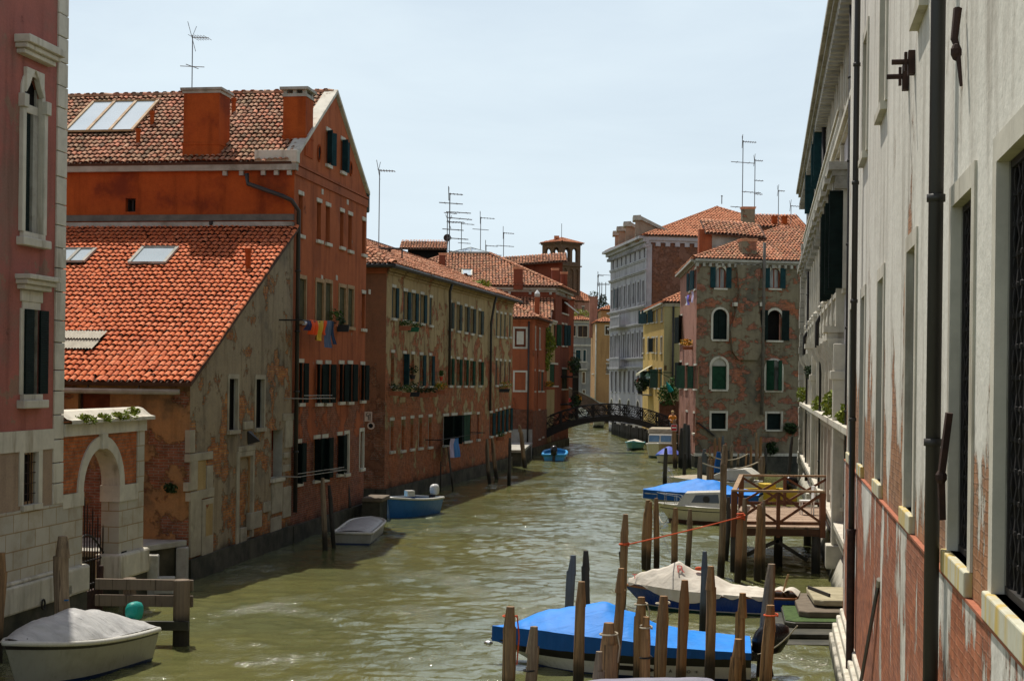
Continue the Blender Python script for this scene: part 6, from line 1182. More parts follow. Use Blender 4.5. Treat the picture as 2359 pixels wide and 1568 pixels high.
# ================================================================ BOATS
def lerp(pr, t):
    for (a, x), (b, y) in zip(pr[:-1], pr[1:]):
        if a <= t <= b: k = (t-a)/(b-a); k = k*k*(3-2*k)*.5+k*.5; return x+(y-x)*k
    return pr[0][1] if t < pr[0][0] else pr[-1][1]
class Boat:
    def __init__(s, name, label, S, B, W, h0, h1, tf=.85, mx=.4, pw=2.2, flare=.78, rake=.35, group=None):
        s.S, s.B = V2(*S), V2(*B); d = s.B-s.S; s.L = d.length; s.x = d/s.L; s.y = V2(-s.x.y, s.x.x)
        s.W, s.h0, s.h1, s.tf, s.mx, s.pw, s.fl, s.rk = W, h0, h1, tf, mx, pw, flare, rake
        c = (s.S+s.B)/2; s.root = thing(name, label, 'boat', (c.x, c.y, 0), group)
    def P(s, x, y, z): q = s.S+s.x*x+s.y*y; return Vector((q.x, q.y, z))
    def w(s, t):
        if t < s.mx: return s.W/2*(s.tf+(1-s.tf)*math.sin(math.pi/2*t/s.mx))
        return s.W/2*max(0, 1-((t-s.mx)/(1-s.mx))**s.pw)
    def sh(s, t): return s.h0+(s.h1-s.h0)*t*t
    def pt(s, t, side, f): # f: fraction of sheer height, negative below water
        ff = max(f, 0); k = s.fl+(1-s.fl)*ff**.7
        if f < 0: k = s.fl*.8
        return s.P(t*s.L-s.rk*(1-ff)*t**3, side*s.w(t)*k, s.sh(t)*f if f > 0 else f*.25)
    def hull(s, strips, gun='hullwhite', gr=.03, n=20, name='hull'):
        mb = MB(); mats = []
        fs = [strips[0][1]] + [q[2] for q in strips]
        for k, (m, a, b) in enumerate(strips):
            mats.append(M[m])
            for side in (-1, 1):
                for i in range(n):
                    q = [s.pt(i/n, side, a), s.pt((i+1)/n, side, a), s.pt((i+1)/n, side, b), s.pt(i/n, side, b)]
                    mb.poly(*q, mi=k)
            mb.poly(s.pt(0, -1, a), s.pt(0, 1, a), s.pt(0, 1, b), s.pt(0, -1, b), mi=k)
        h = mb.build(name, mats, s.root, smooth=False)
        if gun:
            mb = MB()
            path = [s.pt(i/n, -1, 1) for i in range(n+1)] + [s.pt(i/n, 1, 1) for i in range(n-1, -1, -1)] 
            mb.tube(path, gr, 6); mb.tube([s.pt(0, -1, 1), s.pt(0, 1, 1)], gr, 6); mb.build('gunwale', M[gun], s.root, smooth=True)
        return h
    def deck(s, mat, t0=0, t1=1, dz=-.01, n=16, name='deck', k=.98):
        mb = MB()
        for i in range(n):
            a, b = t0+(t1-t0)*i/n, t0+(t1-t0)*(i+1)/n
            q = [s.pt(a, -k, 1), s.pt(b, -k, 1), s.pt(b, k, 1), s.pt(a, k, 1)]; mb.poly(*[p+Vector((0, 0, dz)) for p in q])
        return mb.build(name, M[mat], s.root)
    def floor(s, mat, z=.12, t1=.9):
        mb = MB(); n = 12
        for i in range(n):
            a, b = t1*i/n, t1*(i+1)/n; q = [s.pt(a, -.9, .5), s.pt(b, -.9, .5), s.pt(b, .9, .5), s.pt(a, .9, .5)]; mb.poly(*[Vector((p.x, p.y, z)) for p in q])
        return mb.build('floor', M[mat], s.root)
    def cover(s, mat, ridge, edge=((0, .02), (1, .02)), t0=0, t1=1, p=1.4, wr=.02, skirt=None, drop=0.0, sag=None, nx=64, ny=20, name='cover', over=1.03):
        mb = MB(); rows = []
        for i in range(nx+1):
            t = t0+(t1-t0)*i/nx; row = []
            e = lerp(edge, t); rg = lerp(ridge, t); w = max(s.w(min(t, .995)), .03)*over
            for j in range(ny+1):
                v = -1+2*j/ny; base = s.sh(t)+e; z = base+(rg-base)*(1-abs(v)**p)
                x = t*s.L; y = v*w; nn = noise.noise(Vector((x*2.3, y*1.7, s.L)))+.7*noise.noise(Vector((x*6+y*4, y*3.0-x*2, 3)))
                row.append(s.P(x, y, z+nn*wr*(1 if abs(v) < .97 else .2)))
            rows.append(row)
        flat = [q for r in rows for q in r]; m = ny+1
        mb.add(flat, [(i*m+j, (i+1)*m+j, (i+1)*m+j+1, i*m+j+1) for i in range(nx) for j in range(ny)])
        if skirt:
            for j, sd in ((0, -1), (ny, 1)):
                for i in range(nx):
                    a, b = rows[i][j], rows[i+1][j]
                    da = (sag(t0+(t1-t0)*i/nx) if sag else drop); db = (sag(t0+(t1-t0)*(i+1)/nx) if sag else drop); yo = Vector((s.y.x, s.y.y, 0))*sd*.02
                    mb.add([a, b, b+yo*(1.0+.6*math.sin(i*1.3+1.3))-Vector((0, 0, db)), a+yo*(1.0+.6*math.sin(i*1.3))-Vector((0, 0, da))], [(0, 1, 2, 3)], 1)
            for i in ((0,) if t0 <= 0.02 else ()):
                for j in range(ny): a, b = rows[0][j], rows[0][j+1]; zz = s.sh(0)+edge[0][1]-drop; mb.add([a, b, Vector((b.x, b.y, min(zz, b.z))), Vector((a.x, a.y, min(zz, a.z)))], [(0, 1, 2, 3)], 1)
        return mb.build(name, [M[mat], M[skirt or mat]], s.root, smooth=True)
    def motor(s, mat='motor', sc=1.0, x=-.25, z=.5, tilt=0, y=0.0, name='outboard_motor', shaft='motor'):
        mb = MB(); n = 12
        prof = [(-.02, .10, .16), (.02, .15, .24), (.18, .17, .29), (.32, .165, .28), (.42, .13, .22), (.46, .06, .12)]
        vs = []
        for h, ry, rx in prof:
            for k in range(n):
                a = 2*math.pi*k/n; cx, sx = math.cos(a), math.sin(a)
                vs.append(s.P(x+sc*(math.copysign(abs(cx)**.7, cx)*rx-.04-h*tilt), y+sc*math.copysign(abs(sx)**.7, sx)*ry, z+sc*h))
        mb.add(vs, [(i*n+k, i*n+(k+1) % n, (i+1)*n+(k+1) % n, (i+1)*n+k) for i in range(len(prof)-1) for k in range(n)]+[tuple(range(n))[::-1], tuple(range((len(prof)-1)*n, len(prof)*n))])
        o = mb.build(name, M[mat], s.root, smooth=True)
        mb = MB(); mb.bar(s.P(x, y, z), s.P(x-.1*tilt*4, y, -.15), .13*sc, .2*sc); mb.box(tuple(s.P(x+.16, y, z-.08)), (.16, .22, .16), math.atan2(s.x.y, s.x.x)); mb.build('motor_leg', M[shaft], o); return o
    def rail(s, pts, r=.014, mat='chrome', name='bow_rail'):
        mb = MB(); mb.tube(pts, r, 6); return mb.build(name, M[mat], s.root)
def fender_ball(s, t, side, f=.6): pass
# --- foreground blue tarpaulin boat
b = Boat('covered_boat', 'foreground speedboat under a bright blue tarpaulin with black and cream hull', (4.5, 27.5), (-.32, 28.2), 1.95, .43, .46, .9, .35, 2.4, .84, .9)
b.hull([('hullblack', 1, .58), ('hullwhite', .58, .06), ('darkblue', .06, -1)], 'hullblack', .025)
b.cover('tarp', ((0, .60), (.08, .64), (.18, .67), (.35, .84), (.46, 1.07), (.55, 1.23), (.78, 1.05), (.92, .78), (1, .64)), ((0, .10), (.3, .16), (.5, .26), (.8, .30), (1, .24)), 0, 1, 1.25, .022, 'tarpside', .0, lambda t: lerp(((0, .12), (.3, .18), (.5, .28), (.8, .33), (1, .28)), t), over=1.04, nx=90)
b.motor('motor', 1.15, -.25, .40, .3)
mb = MB(); mb.box(tuple(b.P(-.1, -.55, .33)), (.34, .3, .2), math.atan2(b.x.y, b.x.x)); mb.build('swim_platform', M['hullwhite'], b.root, bevel=.02)
mb = MB(); mb.ball(b.P(4.95, -.05, .36), .09, .07, .05); mb.build('anchor_roller', M['chrome'], b.root)
near = lambda t, f: b.pt(t, 1 if b.y.y < 0 else -1, f)
rotb = Matrix((Vector((-b.x.x, -b.x.y, 0)), Vector((0, 0, 1)), Vector((b.x.y, -b.x.x, 0)) if b.x.y*0-b.x.x > 0 else Vector((0, -1, 0)))).transposed()
for x, s_, sz in ((1557, 'A', .09), (1594, 'HO', .085), (1614, '18', .06)):
    t = (1735-x)/593; q = near(t, .34); text_mesh('hull_lettering', s_, M['signblack'], sz, q+Vector((0, -.02, 0)), Matrix(((1, 0, 0), (0, 0, -1), (0, 1, 0))), b.root)
mb = MB(); t0 = (1735-1425)/593; q0 = [near(t0+d, f)+Vector((0, -.012, 0)) for d, f in ((0, .42), (-.02, .5), (-.14, .47), (-.17, .34), (-.14, .26), (-.02, .3))]; mb.poly(*q0); mb.build('hull_flash', M['hullblack'], b.root)
# --- violet-grey covered boat at the very bottom
b = Boat('covered_boat', 'boat under a violet-grey cover cut off by the bottom edge of the picture', (3.35, 21.6), (-.6, 21.3), 1.7, .5, .6, .9, .4, 2.2, .85, .6)
b.hull([('hullwhite', 1, .1), ('darkblue', .1, -1)], 'hullwhite')
b.cover('purpletarp', ((0, .70), (.06, .98), (.1, 1.07), (.3, 1.08), (.5, 1.06), (.62, 1.0), (.75, .86), (1, .7)), ((0, .05), (1, .05)), 0, 1, 2.0, .012, 'purpletarp', .15)
# --- canvas covered blue boat
b = Boat('covered_boat', 'navy blue wooden boat half covered by a cream canvas sheet with faded red lettering', (6.75, 34.6), (2.75, 35.6), 1.5, .42, .50, .8, .4, 2.0, .85, .5)
b.hull([('hullblue', 1, .16), ('hullwhite', .16, .10), ('hullgreen', .10, -1)], 'varnish', .028)
b.deck('varnish', 0, 1, .0)
b.cover('canvas', ((.14, .50), (.22, .58), (.36, .62), (.48, .80), (.58, .95), (.68, 1.08), (.78, .95), (.88, .84), (.97, .66)), ((.1, .03), (.5, .05), (1, .08)), .14, .97, 1.25, .045, 'canvas', .0, lambda t: .09+.19*max(0, math.sin((t-.42)*math.pi/.42)) if .42 < t < .84 else .05+.05*math.sin(t*40), over=1.06, nx=80)
for tt in (.04, .10):
    mb = MB(); n = 10; q = [b.P(tt*b.L-.2+.4*i/n, .3*math.sin(i), .46+.12*math.sin(math.pi*i/n)) for i in range(n+1)]
    for i in range(n): mb.poly(b.P(tt*b.L-.2+.4*i/n, -.62, .44+.10*math.sin(math.pi*i/n)), b.P(tt*b.L-.2+.4*(i+1)/n, -.62, .44+.10*math.sin(math.pi*(i+1)/n)), b.P(tt*b.L-.2+.4*(i+1)/n, .5, .47+.14*math.sin(math.pi*(i+1)/n)), b.P(tt*b.L-.2+.4*i/n, .5, .47+.14*math.sin(math.pi*i/n)))
    mb.build('canvas_fold', M['canvas'], b.root, smooth=True)
mb = MB(); mb.tube([b.P(.35, .3, .4), b.P(.2, .3, .95)], .025, 6); mb.build('oar_handle', M['tanwood'], b.root)
q = b.P(.70*b.L, 0, .955); text_mesh('painted_letter', 'R', M['letter_red'], .34, q+Vector((.1, -.26, -.0)), Matrix(((.97, 0, -.1), (.2, .75, -.62), (0, .62, .78))), b.root); text_mesh('painted_letter', 'T', M['letter_red'], .22, b.P(.95*b.L, 0, .70)+Vector((.05, -.15, .02)), Matrix(((.97, 0, -.1), (.2, .75, -.62), (0, .62, .78))), b.root)
mb = MB(); mb.ball(b.P(.56*b.L, .1, .97), .09, .06, .05); mb.build('float', M['rope_red'], b.root)
# --- small white cabin cruiser
b = Boat('cabin_boat', 'small cream cabin cruiser with bow rail moored beside the wooden deck', (9.6, 56.2), (5.65, 57.0), 1.9, .62, .72, .85, .4, 2.2, .82, .55)
b.hull([('hullcream', 1, .80), ('hullblack', .80, .75), ('hullcream', .75, .22), ('antifoul', .22, -1)], 'hullwhite', .035); b.deck('hullwhite', .35, 1, -.02)
b.floor('hullwhite', .3, .4)
yy = -.62; mb = MB(); pr = [(.34, 0), (.80, 0), (.72, .50), (.36, .58)]
q = lambda t, h, y: b.P(t*b.L, y, .66+h)
for s_ in (-1, 1): mb.poly(*[q(t, h, s_*(.68-.12*(h > .2))) for t, h in pr])
for (t0, h0), (t1, h1) in zip(pr, pr[1:]+pr[:1]): mb.poly(q(t0, h0, -.68+.12*(h0 > .2)), q(t1, h1, -.68+.12*(h1 > .2)), q(t1, h1, .68-.12*(h1 > .2)), q(t0, h0, .68-.12*(h0 > .2)))
cb = mb.build('cabin', M['hullwhite'], b.root, bevel=.03)
sd_ = 1 if b.y.y < 0 else -1
mb = MB(); mb.poly(*[q(t, h, sd_*(.705-.12*h/.5)) for t, h in ((.40, .16), (.66, .16), (.62, .44), (.41, .48))]); mb.build('cabin_window', M['glass'], cb)
mb = MB(); mb.poly(*[q(t+.012, h, y) for t, h, y in ((.782, .12, .46), (.782, .12, -.46), (.737, .40, -.42), (.737, .40, .42))]); mb.build('windscreen', M['windscreen'], cb)
mb = MB(); mb.tube([q(.52, .3, sd_*.69), q(.52, .3, sd_*.66)], .13, 14); mb.build('porthole', M['hullblack'], cb)
b.rail([q(.72, .06, .55), q(.78, .35, .5), q(.92, .42, .3), q(1.0, .46, 0), q(.92, .42, -.3), q(.78, .35, -.5), q(.72, .06, -.55)]); mb = MB()
for t, y in ((.82, .42), (.92, .28), (1.0, 0), (.92, -.28), (.82, -.42)): mb.tube([q(t, -.03, y), q(t, .40, y*1.05)], .013, 5)
mb.build('rail_post', M['chrome'], b.root)
# --- second blue tarpaulin boat
b = Boat('covered_boat', 'farther boat under a bright blue tarpaulin between mooring poles and the cabin cruiser', (10.75, 63.4), (5.82, 64.8), 1.9, .5, .5, .9, .4, 2.2, .85, .6)
b.hull([('hullwhite', 1, .08), ('darkblue', .08, -1)], 'hullwhite')
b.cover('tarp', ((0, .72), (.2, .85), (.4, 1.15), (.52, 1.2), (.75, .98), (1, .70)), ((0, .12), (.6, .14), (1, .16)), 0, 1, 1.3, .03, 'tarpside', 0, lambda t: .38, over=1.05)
# --- white boat behind it
b = Boat('motor_boat', 'white motorboat with a tall folded white canopy behind the blue tarpaulin boat', (11.6, 69.0), (7.6, 70.6), 1.9, .75, .85, .85, .4, 2.2, .82, .6)
b.hull([('hullwhite', 1, .1), ('darkblue', .1, -1)], 'hullwhite'); b.cover('tancanvas', ((.35, .86), (.7, 1.0), (1, .9)), ((0, .02), (1, .02)), .35, 1, 1.6, .02)
mb = MB(); q = lambda t, y, z: b.P(t*b.L, y, z); mb.ext([q(.55, -.7, .9), q(.30, -.75, 1.35), q(.12, -.75, 1.38), q(.02, -.75, 1.1), q(.1, -.75, .75)], Vector((b.y.x, b.y.y, 0))*1.5); mb.build('canopy', M['hullwhite'], b.root, bevel=.04)
b.rail([q(.93, .4, .85), q(.97, .35, 1.15), q(1.02, 0, 1.18), q(.97, -.35, 1.15), q(.93, -.4, .85)])
# --- yellow boat behind the deck
b = Boat('work_boat', 'yellow work boat half hidden behind the wooden deck railing', (12.6, 67.0), (9.9, 65.6), 1.5, .55, .6, .9, .4, 2.4, .9, .2)
b.hull([('hullyellow', 1, .15), ('hullblack', .15, -1)], 'hullyellow', .06); b.floor('hullblack', .25); b.motor('motor', 1.2, -.1, .6)
mb = MB(); mb.box(tuple(b.P(1.2, 0, .72)), (.5, .9, .3), .2); mb.build('bench', M['hullyellow'], b.root, bevel=.03)
# --- grey boat lower left
b = Boat('covered_boat', 'pale grey dinghy with a tied grey cover moored by the pink palazzo', (-7.25, 28.2), (-8.55, 25.0), 1.55, .60, .84, .88, .42, 2.6, .76, .35)
b.hull([('hullblack', 1, .86), ('hullgrey', .86, .1), ('darkblue', .1, -1)], 'hullwhite', .05); b.deck('hullwhite', 0, 1, -.02)
b.cover('greycover', ((.02, .74), (.15, .94), (.32, 1.10), (.52, 1.19), (.68, 1.12), (.76, 1.07), (.88, .96), (.96, .88)), ((0, .05), (1, .04)), .0, .95, 1.7, .045, None, 0, over=.93, nx=80, ny=28)
b.motor('teal', .72, -.12, .72, 0, name='motor_cover')
mb = MB(); mb.tube([b.pt(.98, 0, 1), b.pt(.98, 0, 1)+Vector((-.35, .1, .02)), Vector((-9.6, 26.0, .9))], .014, 5); mb.build('mooring_rope', M['rope'], b.root)
mb = MB(); mb.ball(b.P(.9*b.L, .2, b.sh(.9)+.04), .03, .03, .05, 8, 5); mb.build('cleat', M['hullblack'], b.root)
# --- square sterned boat with flat cover
b = Boat('covered_boat', 'blunt grey boat under a flat cover in the shade before the red house', (-5.12, 47.9), (-4.95, 52.6), 1.3, .36, .44, .98, .5, 5.0, .88, .1)
b.hull([('hullgrey', 1, .1), ('darkblue', .1, -1)], 'hullwhite', .05); b.deck('hullwhite', 0, 1, -.01); b.cover('greycover', ((0, .42), (.2, .47), (.8, .52), (1, .46)), ((0, .01), (1, .01)), .03, .93, 2.5, .008, None, 0, over=.86)
# --- blue open boat with white outboard
def bench(b, t, mat): mb = MB(); mb.box(tuple(b.P(t*b.L, 0, b.sh(t)*.75)), (.28, 2*b.w(t)*.9, .04), math.atan2(b.x.y, b.x.x)); mb.build('bench', M[mat], b.root)
b = Boat('open_boat', 'open blue boat with a white outboard motor tied beside the stone step', (-3.35, 59.9), (-4.75, 57.0), 1.7, .62, .78, .85, .45, 3.0, .78, .2)
b.hull([('hullmid', 1, .0), ('darkblue', .0, -1)], 'hullwhite', .05); b.floor('hullsky', .2); b.deck('hullsky', .62, 1, -.03, name='foredeck'); b.motor('motorwhite', .9, -.05, .72, 0, .25); bench(b, .25, 'hullsky'); bench(b, .45, 'hullsky')
mb = MB(); mb.box(tuple(b.P(2.3, .45, .92)), (.3, .4, .22), .4); mb.build('crate', M['motorwhite'], b.root)
# --- small light blue boat
b = Boat('open_boat', 'small sky blue boat with black outboard near the iron bridge', (2.85, 98.2), (3.15, 103.0), 1.6, .42, .6, .9, .45, 3.0, .84, .3)
b.hull([('hullsky', 1, .1), ('darkblue', .1, -1)], 'hullsky', .10); b.floor('turq', .15); bench(b, .35, 'hullsky'); bench(b, .65, 'hullsky'); b.motor('motor', 1.35, -.15, .45, 0)
# --- right bank boats by the bridge
b = Boat('cabin_boat', 'cream cabin boat with tan canvas roof and two windscreens facing the camera', (11.3, 109.5), (10.3, 103.2), 2.1, .85, 1.05, .9, .5, 2.6, .8, .5)
b.hull([('hullcream', 1, .14), ('hullgreen', .14, -1)], 'hullwhite', .05); b.deck('hullwhite', 0, 1, -.02)
mb = MB(); q = lambda t, y, z: b.P(t*b.L, y, z); 
for z0, z1, t0, t1, m_, nm, wd in ((.9, 1.65, .2, .74, 'hullwhite', 'cabin', .86), (1.652, 2.05, .2, .70, 'tancanvas', 'canvas_roof', .90)):
    mb = MB(); mb.ext([q(t0, -wd, z0), q(t1, -wd, z0), q(t1-.03, -wd*.95, z1), q(t0, -wd*.95, z1)], Vector((b.y.x, b.y.y, 0))*2*wd); cb = mb.build(nm, M[m_], b.root, bevel=.08)
    if nm == 'cabin':
        for y in (-.42, .42): mb = MB(); mb.poly(*[q(.755-.03*(z > 1.3), y+dy, z) for dy, z in ((-.36, 1.12), (.36, 1.12), (.36, 1.55), (-.36, 1.55))]); mb.build('windscreen', M['windscreen'], cb)
b = Boat('open_boat', 'little turquoise boat tucked behind the cream cabin boat', (10.1, 118.5), (9.35, 114.3), 1.4, .5, .7, .85, .4, 2.4, .8, .3)
b.hull([('turq', 1, .3), ('hullgreen', .3, -1)], 'turq', .06); b.cover('canvas', ((0, .6), (.5, .8), (.95, .75)), ((0, .02), (1, .02)), 0, .8, 1.6, .03)
b = Boat('covered_boat', 'small boat under a violet-blue cover in front of the cream cabin boat', (10.9, 101.0), (10.25, 97.2), 1.6, .45, .6, .9, .5, 3.0, .84, .3)
b.hull([('hullcream', 1, .1), ('antifoul', .1, -1)], 'hullwhite', .03); b.cover('bluecover', ((0, .8), (.4, 1.05), (.75, .95), (1, .62)), ((0, .02), (1, .03)), 0, 1, 1.6, .02, 'tarpside', .1, over=1.04)
b = Boat('cabin_boat', 'white boat with a blue canopy glimpsed beneath the brick bridge', (10.5, 226), (9.9, 220), 2.6, 1.0, 1.3, .9, .5, 2.4, .85, .5)
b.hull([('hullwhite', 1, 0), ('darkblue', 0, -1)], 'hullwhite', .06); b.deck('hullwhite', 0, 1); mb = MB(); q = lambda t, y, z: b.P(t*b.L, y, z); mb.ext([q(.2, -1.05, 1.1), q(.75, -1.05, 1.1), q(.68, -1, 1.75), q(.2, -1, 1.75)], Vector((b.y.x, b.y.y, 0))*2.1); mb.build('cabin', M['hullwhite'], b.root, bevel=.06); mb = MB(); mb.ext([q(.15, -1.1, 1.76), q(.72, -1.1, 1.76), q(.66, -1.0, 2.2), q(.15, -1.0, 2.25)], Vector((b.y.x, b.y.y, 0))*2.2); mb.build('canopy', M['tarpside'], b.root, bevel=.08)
# ================================================================ MOORING POLES
PR = {}
def pole(label, xt, yt, xb, Y, w, mat='pole', tip='cut', group='mooring poles', yb=None, z0=-1.2):
    top = at(xt, yt, Y); r = w*Y/FPX/2*1.1; bx = at(xb, 1000, Y).x; base = Vector((bx, Y+random.uniform(-.1, .1), 0)); d = (top-base); mb = MB(); n = 10
    full = base+d*(z0/d.z) if d.z else base; L = (top-full).length; ax = (top-full)/L; pts, rs = [], []
    bend = Vector((random.uniform(-.35, .35), random.uniform(-.3, .3), 0))*r; k = 9
    for i in range(k+1):
        f = i/k; q = full+ax*(L*f)*1.0; taper = 1.08-.12*f
        pts.append(q+bend*math.sin(f*5+Y)); rs.append(r*taper*random.uniform(.95, 1.05))
    cut = min(.42, .16*L) if tip == 'cut' else .03; pts[-1] = top-ax*cut; pts += [top]; rs[-1] = r*1.0; rs += [r*.62 if tip == 'cut' else r*.95]
    s0 = Vector((1, 0, 0)); vs = []; ph = random.uniform(0, 6)
    for q, rr in zip(pts, rs):
        for j in range(n):
            a = 2*math.pi*j/n+ph; jj = rr*(1+.07*math.sin(3*a+q.z*1.3+ph)+.04*math.sin(5*a-q.z*2.1)); vs.append(q+Vector((math.cos(a)*jj, math.sin(a)*jj, 0)))
    m = len(pts); mb.add(vs, [(i*n+j, i*n+(j+1) % n, (i+1)*n+(j+1) % n, (i+1)*n+j) for i in range(m-1) for j in range(n)]+[tuple(range((m-1)*n, m*n))])
    o = mb.build('mooring_pole', M[mat]); off = Vector((base.x, base.y, 0)); o.data.transform(Matrix.Translation(-off)); o.location = off
    tag(o, label, 'pole', group); PR[base.y] = r; return top, base
def z10(x, y): return 1105.3+x*.3384, 1074.6+y*.3384
def pz(label, t, b, Y, w, mat='pole', **k): a = z10(*t); return pole(label, a[0], a[1], z10(b, 0)[0], Y, w*.3384, mat, **k)
FG = 'mooring poles in front of the blue tarpaulin boat'
pA = pz('stout flat-topped pole with red string before the bow of the blue tarpaulin boat', (208, 950), 200, 23.6, 82, group=FG)
pB = pz('short pale tapering pole just right of the stout pole at the blue bow', (368, 1085), 330, 23.0, 76, 'pole_grey', group=FG)
pz('tall orange-brown pole rising in front of the blue tarpaulin left of its peak', (692, 780), 685, 25.2, 68, 'pole', group=FG)
pz('long slanting pole crossing the peak of the blue tarpaulin', (962, 690), 922, 25.6, 62, 'pole', group=FG)
pE = pz('thick wide pole with looped pale rope below the tarpaulin peak', (878, 1060), 880, 22.6, 100, group=FG)
pz('lowest grey pole stump in front of the thick wide pole', (812, 1255), 800, 22.0, 66, 'pole_grey', group=FG)
pG = pz('pole hung with a loop of white rope behind the twin shorter pole', (1098, 885), 1090, 25.0, 72, group=FG)
pH = pz('short pointed pole tied with white and black cord against the rope-looped pole', (1132, 1020), 1145, 22.8, 66, group=FG)
pI = pz('broad flat-topped pole with a thin cord at the middle of the blue boat', (1250, 878), 1240, 23.8, 78, group=FG)
pz('pointed orange-streaked pole overlapping the cream canvas of the navy boat', (1392, 770), 1385, 24.8, 66, 'pole_orange', group=FG)
pz('blue-grey pole between the navy boat and the blue tarpaulin', (1528, 575), 1528, 31.8, 42, 'pole_blue')
pz('tall crooked pole with a dark wet foot in front of the blue tarpaulin tail', (1572, 675), 1580, 26.1, 62, group=FG)
pz('pointed brown pole before the black outboard motor', (1787, 858), 1790, 25.6, 64, group=FG)
pz('low squared pole in front of the stern of the blue tarpaulin boat', (1758, 1170), 1755, 23.4, 78, group=FG)
pz('tall leaning grey pole with slanted top at the stern of the navy boat', (1985, 660), 1935, 27.5, 70, 'pole_grey')
pP = pz('pole with an orange cord round it beside the green steps', (1978, 940), 1970, 23.8, 78, group=FG)
pz('left one of the pair of dark poles standing in open water behind the blue bow', (636, 600), 600, 31, 54, 'pole_blue')
pz('right one of the pair of dark poles standing in open water behind the blue bow', (720, 570), 738, 31.5, 50, 'pole_dark')
pS = pz('long leaning pole tied to the orange rope at the bow of the navy boat', (990, 322), 968, 33.6, 50)
pz('thick pole of the close pair left of the cabin cruiser bow', (1143, 226), 1140, 42.4, 46)
pz('thin pole of the close pair left of the cabin cruiser bow', (1160, 238), 1155, 41.9, 30, 'pole_orange')
pz('slim pole right of the close pair, in line with the cabin cruiser bow', (1200, 214), 1205, 42.8, 36)
pz('brown pole standing before the white hull of the cabin cruiser', (1330, 280), 1322, 40.2, 42)
pz('slim pointed pole before the cabin of the cabin cruiser', (1430, 288), 1425, 41.2, 36, 'pole_grey')
pz('tallest dark pole standing between the cabin cruiser and the wooden deck', (1668, -150), 1648, 40.8, 42, 'pole_grey')
pz('black wet pole partly hidden behind the tallest pole by the deck', (1690, 205), 1688, 44.6, 30, 'pole_dark')
pY = pz('pole with orange rope knotted around its top at the corner of the deck', (1775, 300), 1757, 40.0, 42, 'pole_orange')
pz('grey pole immediately right of the orange-roped pole at the deck corner', (1802, 215), 1798, 40.4, 36, 'pole_grey')
pz('thicker pole of the pair in front of the deck railing', (1903, 256), 1905, 40.2, 42)
pz('thinner pole of the pair in front of the deck railing', (1932, 226), 1934, 40.5, 26, 'pole_grey')
# middle distance
def pd(label, x, yt, yb, w, mat='pole_grey', xb=None, **k):
    d = yb-(PY0+ROLL*(x-PX0)); Y = FPX*EYE/d; return pole(label, x, yt, xb or x, Y, w, mat, **k)
pd('dark pole standing alone at the tip of the second blue tarpaulin', 1533.5, 1031, 1125, 9, 'pole_dark'); pd('thin dark pole between the lone dark pole and the roped row', 1577.5, 1044, 1118, 7.5, 'pole_dark')
ra = pd('first pole from the left of the row carrying pale ropes', 1612, 1052, 1150, 10.5); pd('bluish pole behind the first roped pole', 1622.5, 1034, 1115, 11, 'pole_blue'); rb_ = pd('second pole of the roped row before the blue tarpaulin', 1632, 1057, 1150, 8); pd('third pole of the roped row touching the second', 1640, 1056, 1152, 9, 'pole')
def zA(x, y): return 1559.7+x*.1762, 951.8+y*.1762
far = [('thin brown pole of the far group seen just left of the tall rusty pole', 425, 450, 1105, 5, 'pole'), ('tall rusty brown pole of the far group below the sloping handrail', 493, 325, 1098, 6.5, 'pole_orange'), ('orange pole with pointed tip beside the blue-wrapped pole', 550, 315, 1098, 6.5, 'pole_orange'),
       ('blue-grey pole with a pale top and a red and white tag', 597, 295, 1100, 6, 'pole_blue'), ('pale straight pole in the middle of the far group', 713, 420, 1095, 7, 'pole_grey'), ('short grey pole behind the folded white canopy', 800, 520, 1092, 6, 'pole_grey'),
       ('thin leaning orange pole right of the folded white canopy', 905, 450, 1095, 4, 'pole_orange'), ('brown pole with rope coil left of the orange one', 930, 530, 1095, 6, 'pole_dark'), ('upright orange pole of the far group with white base', 962, 422, 1100, 5.5, 'pole_orange'),
       ('tallest far pole with grey upper half', 1033, 248, 1085, 6, 'pole'), ('bright orange pointed pole right of the tallest far pole', 1092, 310, 1088, 7, 'pole_orange'), ('dark pole in front of the round bush on the grey house', 1155, 450, 1090, 7, 'pole_dark'),
       ('thick grey pole ending the pale ropes', 1110, 556, 1140, 13, 'pole_grey'), ('grey pole beside the thick rope-end pole', 1075, 590, 1140, 7, 'pole_grey'), ('faded brown pole close to the grey house wall', 1318, 318, 1075, 6, 'pole_grey'), ('leaning dark pole at the corner of the stone palazzo', 1500, 300, 1118, 7, 'pole_dark'), ('dark pole close behind the tall grey pole by the blue tarpaulin', 665, 480, 1110, 8, 'pole_dark'), ('small dark-topped pole left of the tall grey pole', 612, 425, 1105, 5, 'pole_dark')]
FP = {}
for lb, x, y, yb, w, m_ in far:
    X, Yp = zA(x, y); FP[x] = pd(lb, X, Yp, yb, w, m_, xb=X-(9 if x == 1500 else 3 if x in (905,) else 0), group='mooring poles crowding the inlet before the grey house')
pole('left pole of the big dark bundle at the corner of the rose wall', 1570, 985, 1568, 92.6, 9, 'pole_dark'); pole('middle pole of the big dark bundle at the corner of the rose wall', 1577, 975, 1579, 92.2, 10, 'pole_dark'); pole('right pole of the big dark bundle at the corner of the rose wall', 1585, 978, 1588, 92.8, 9, 'pole_dark')
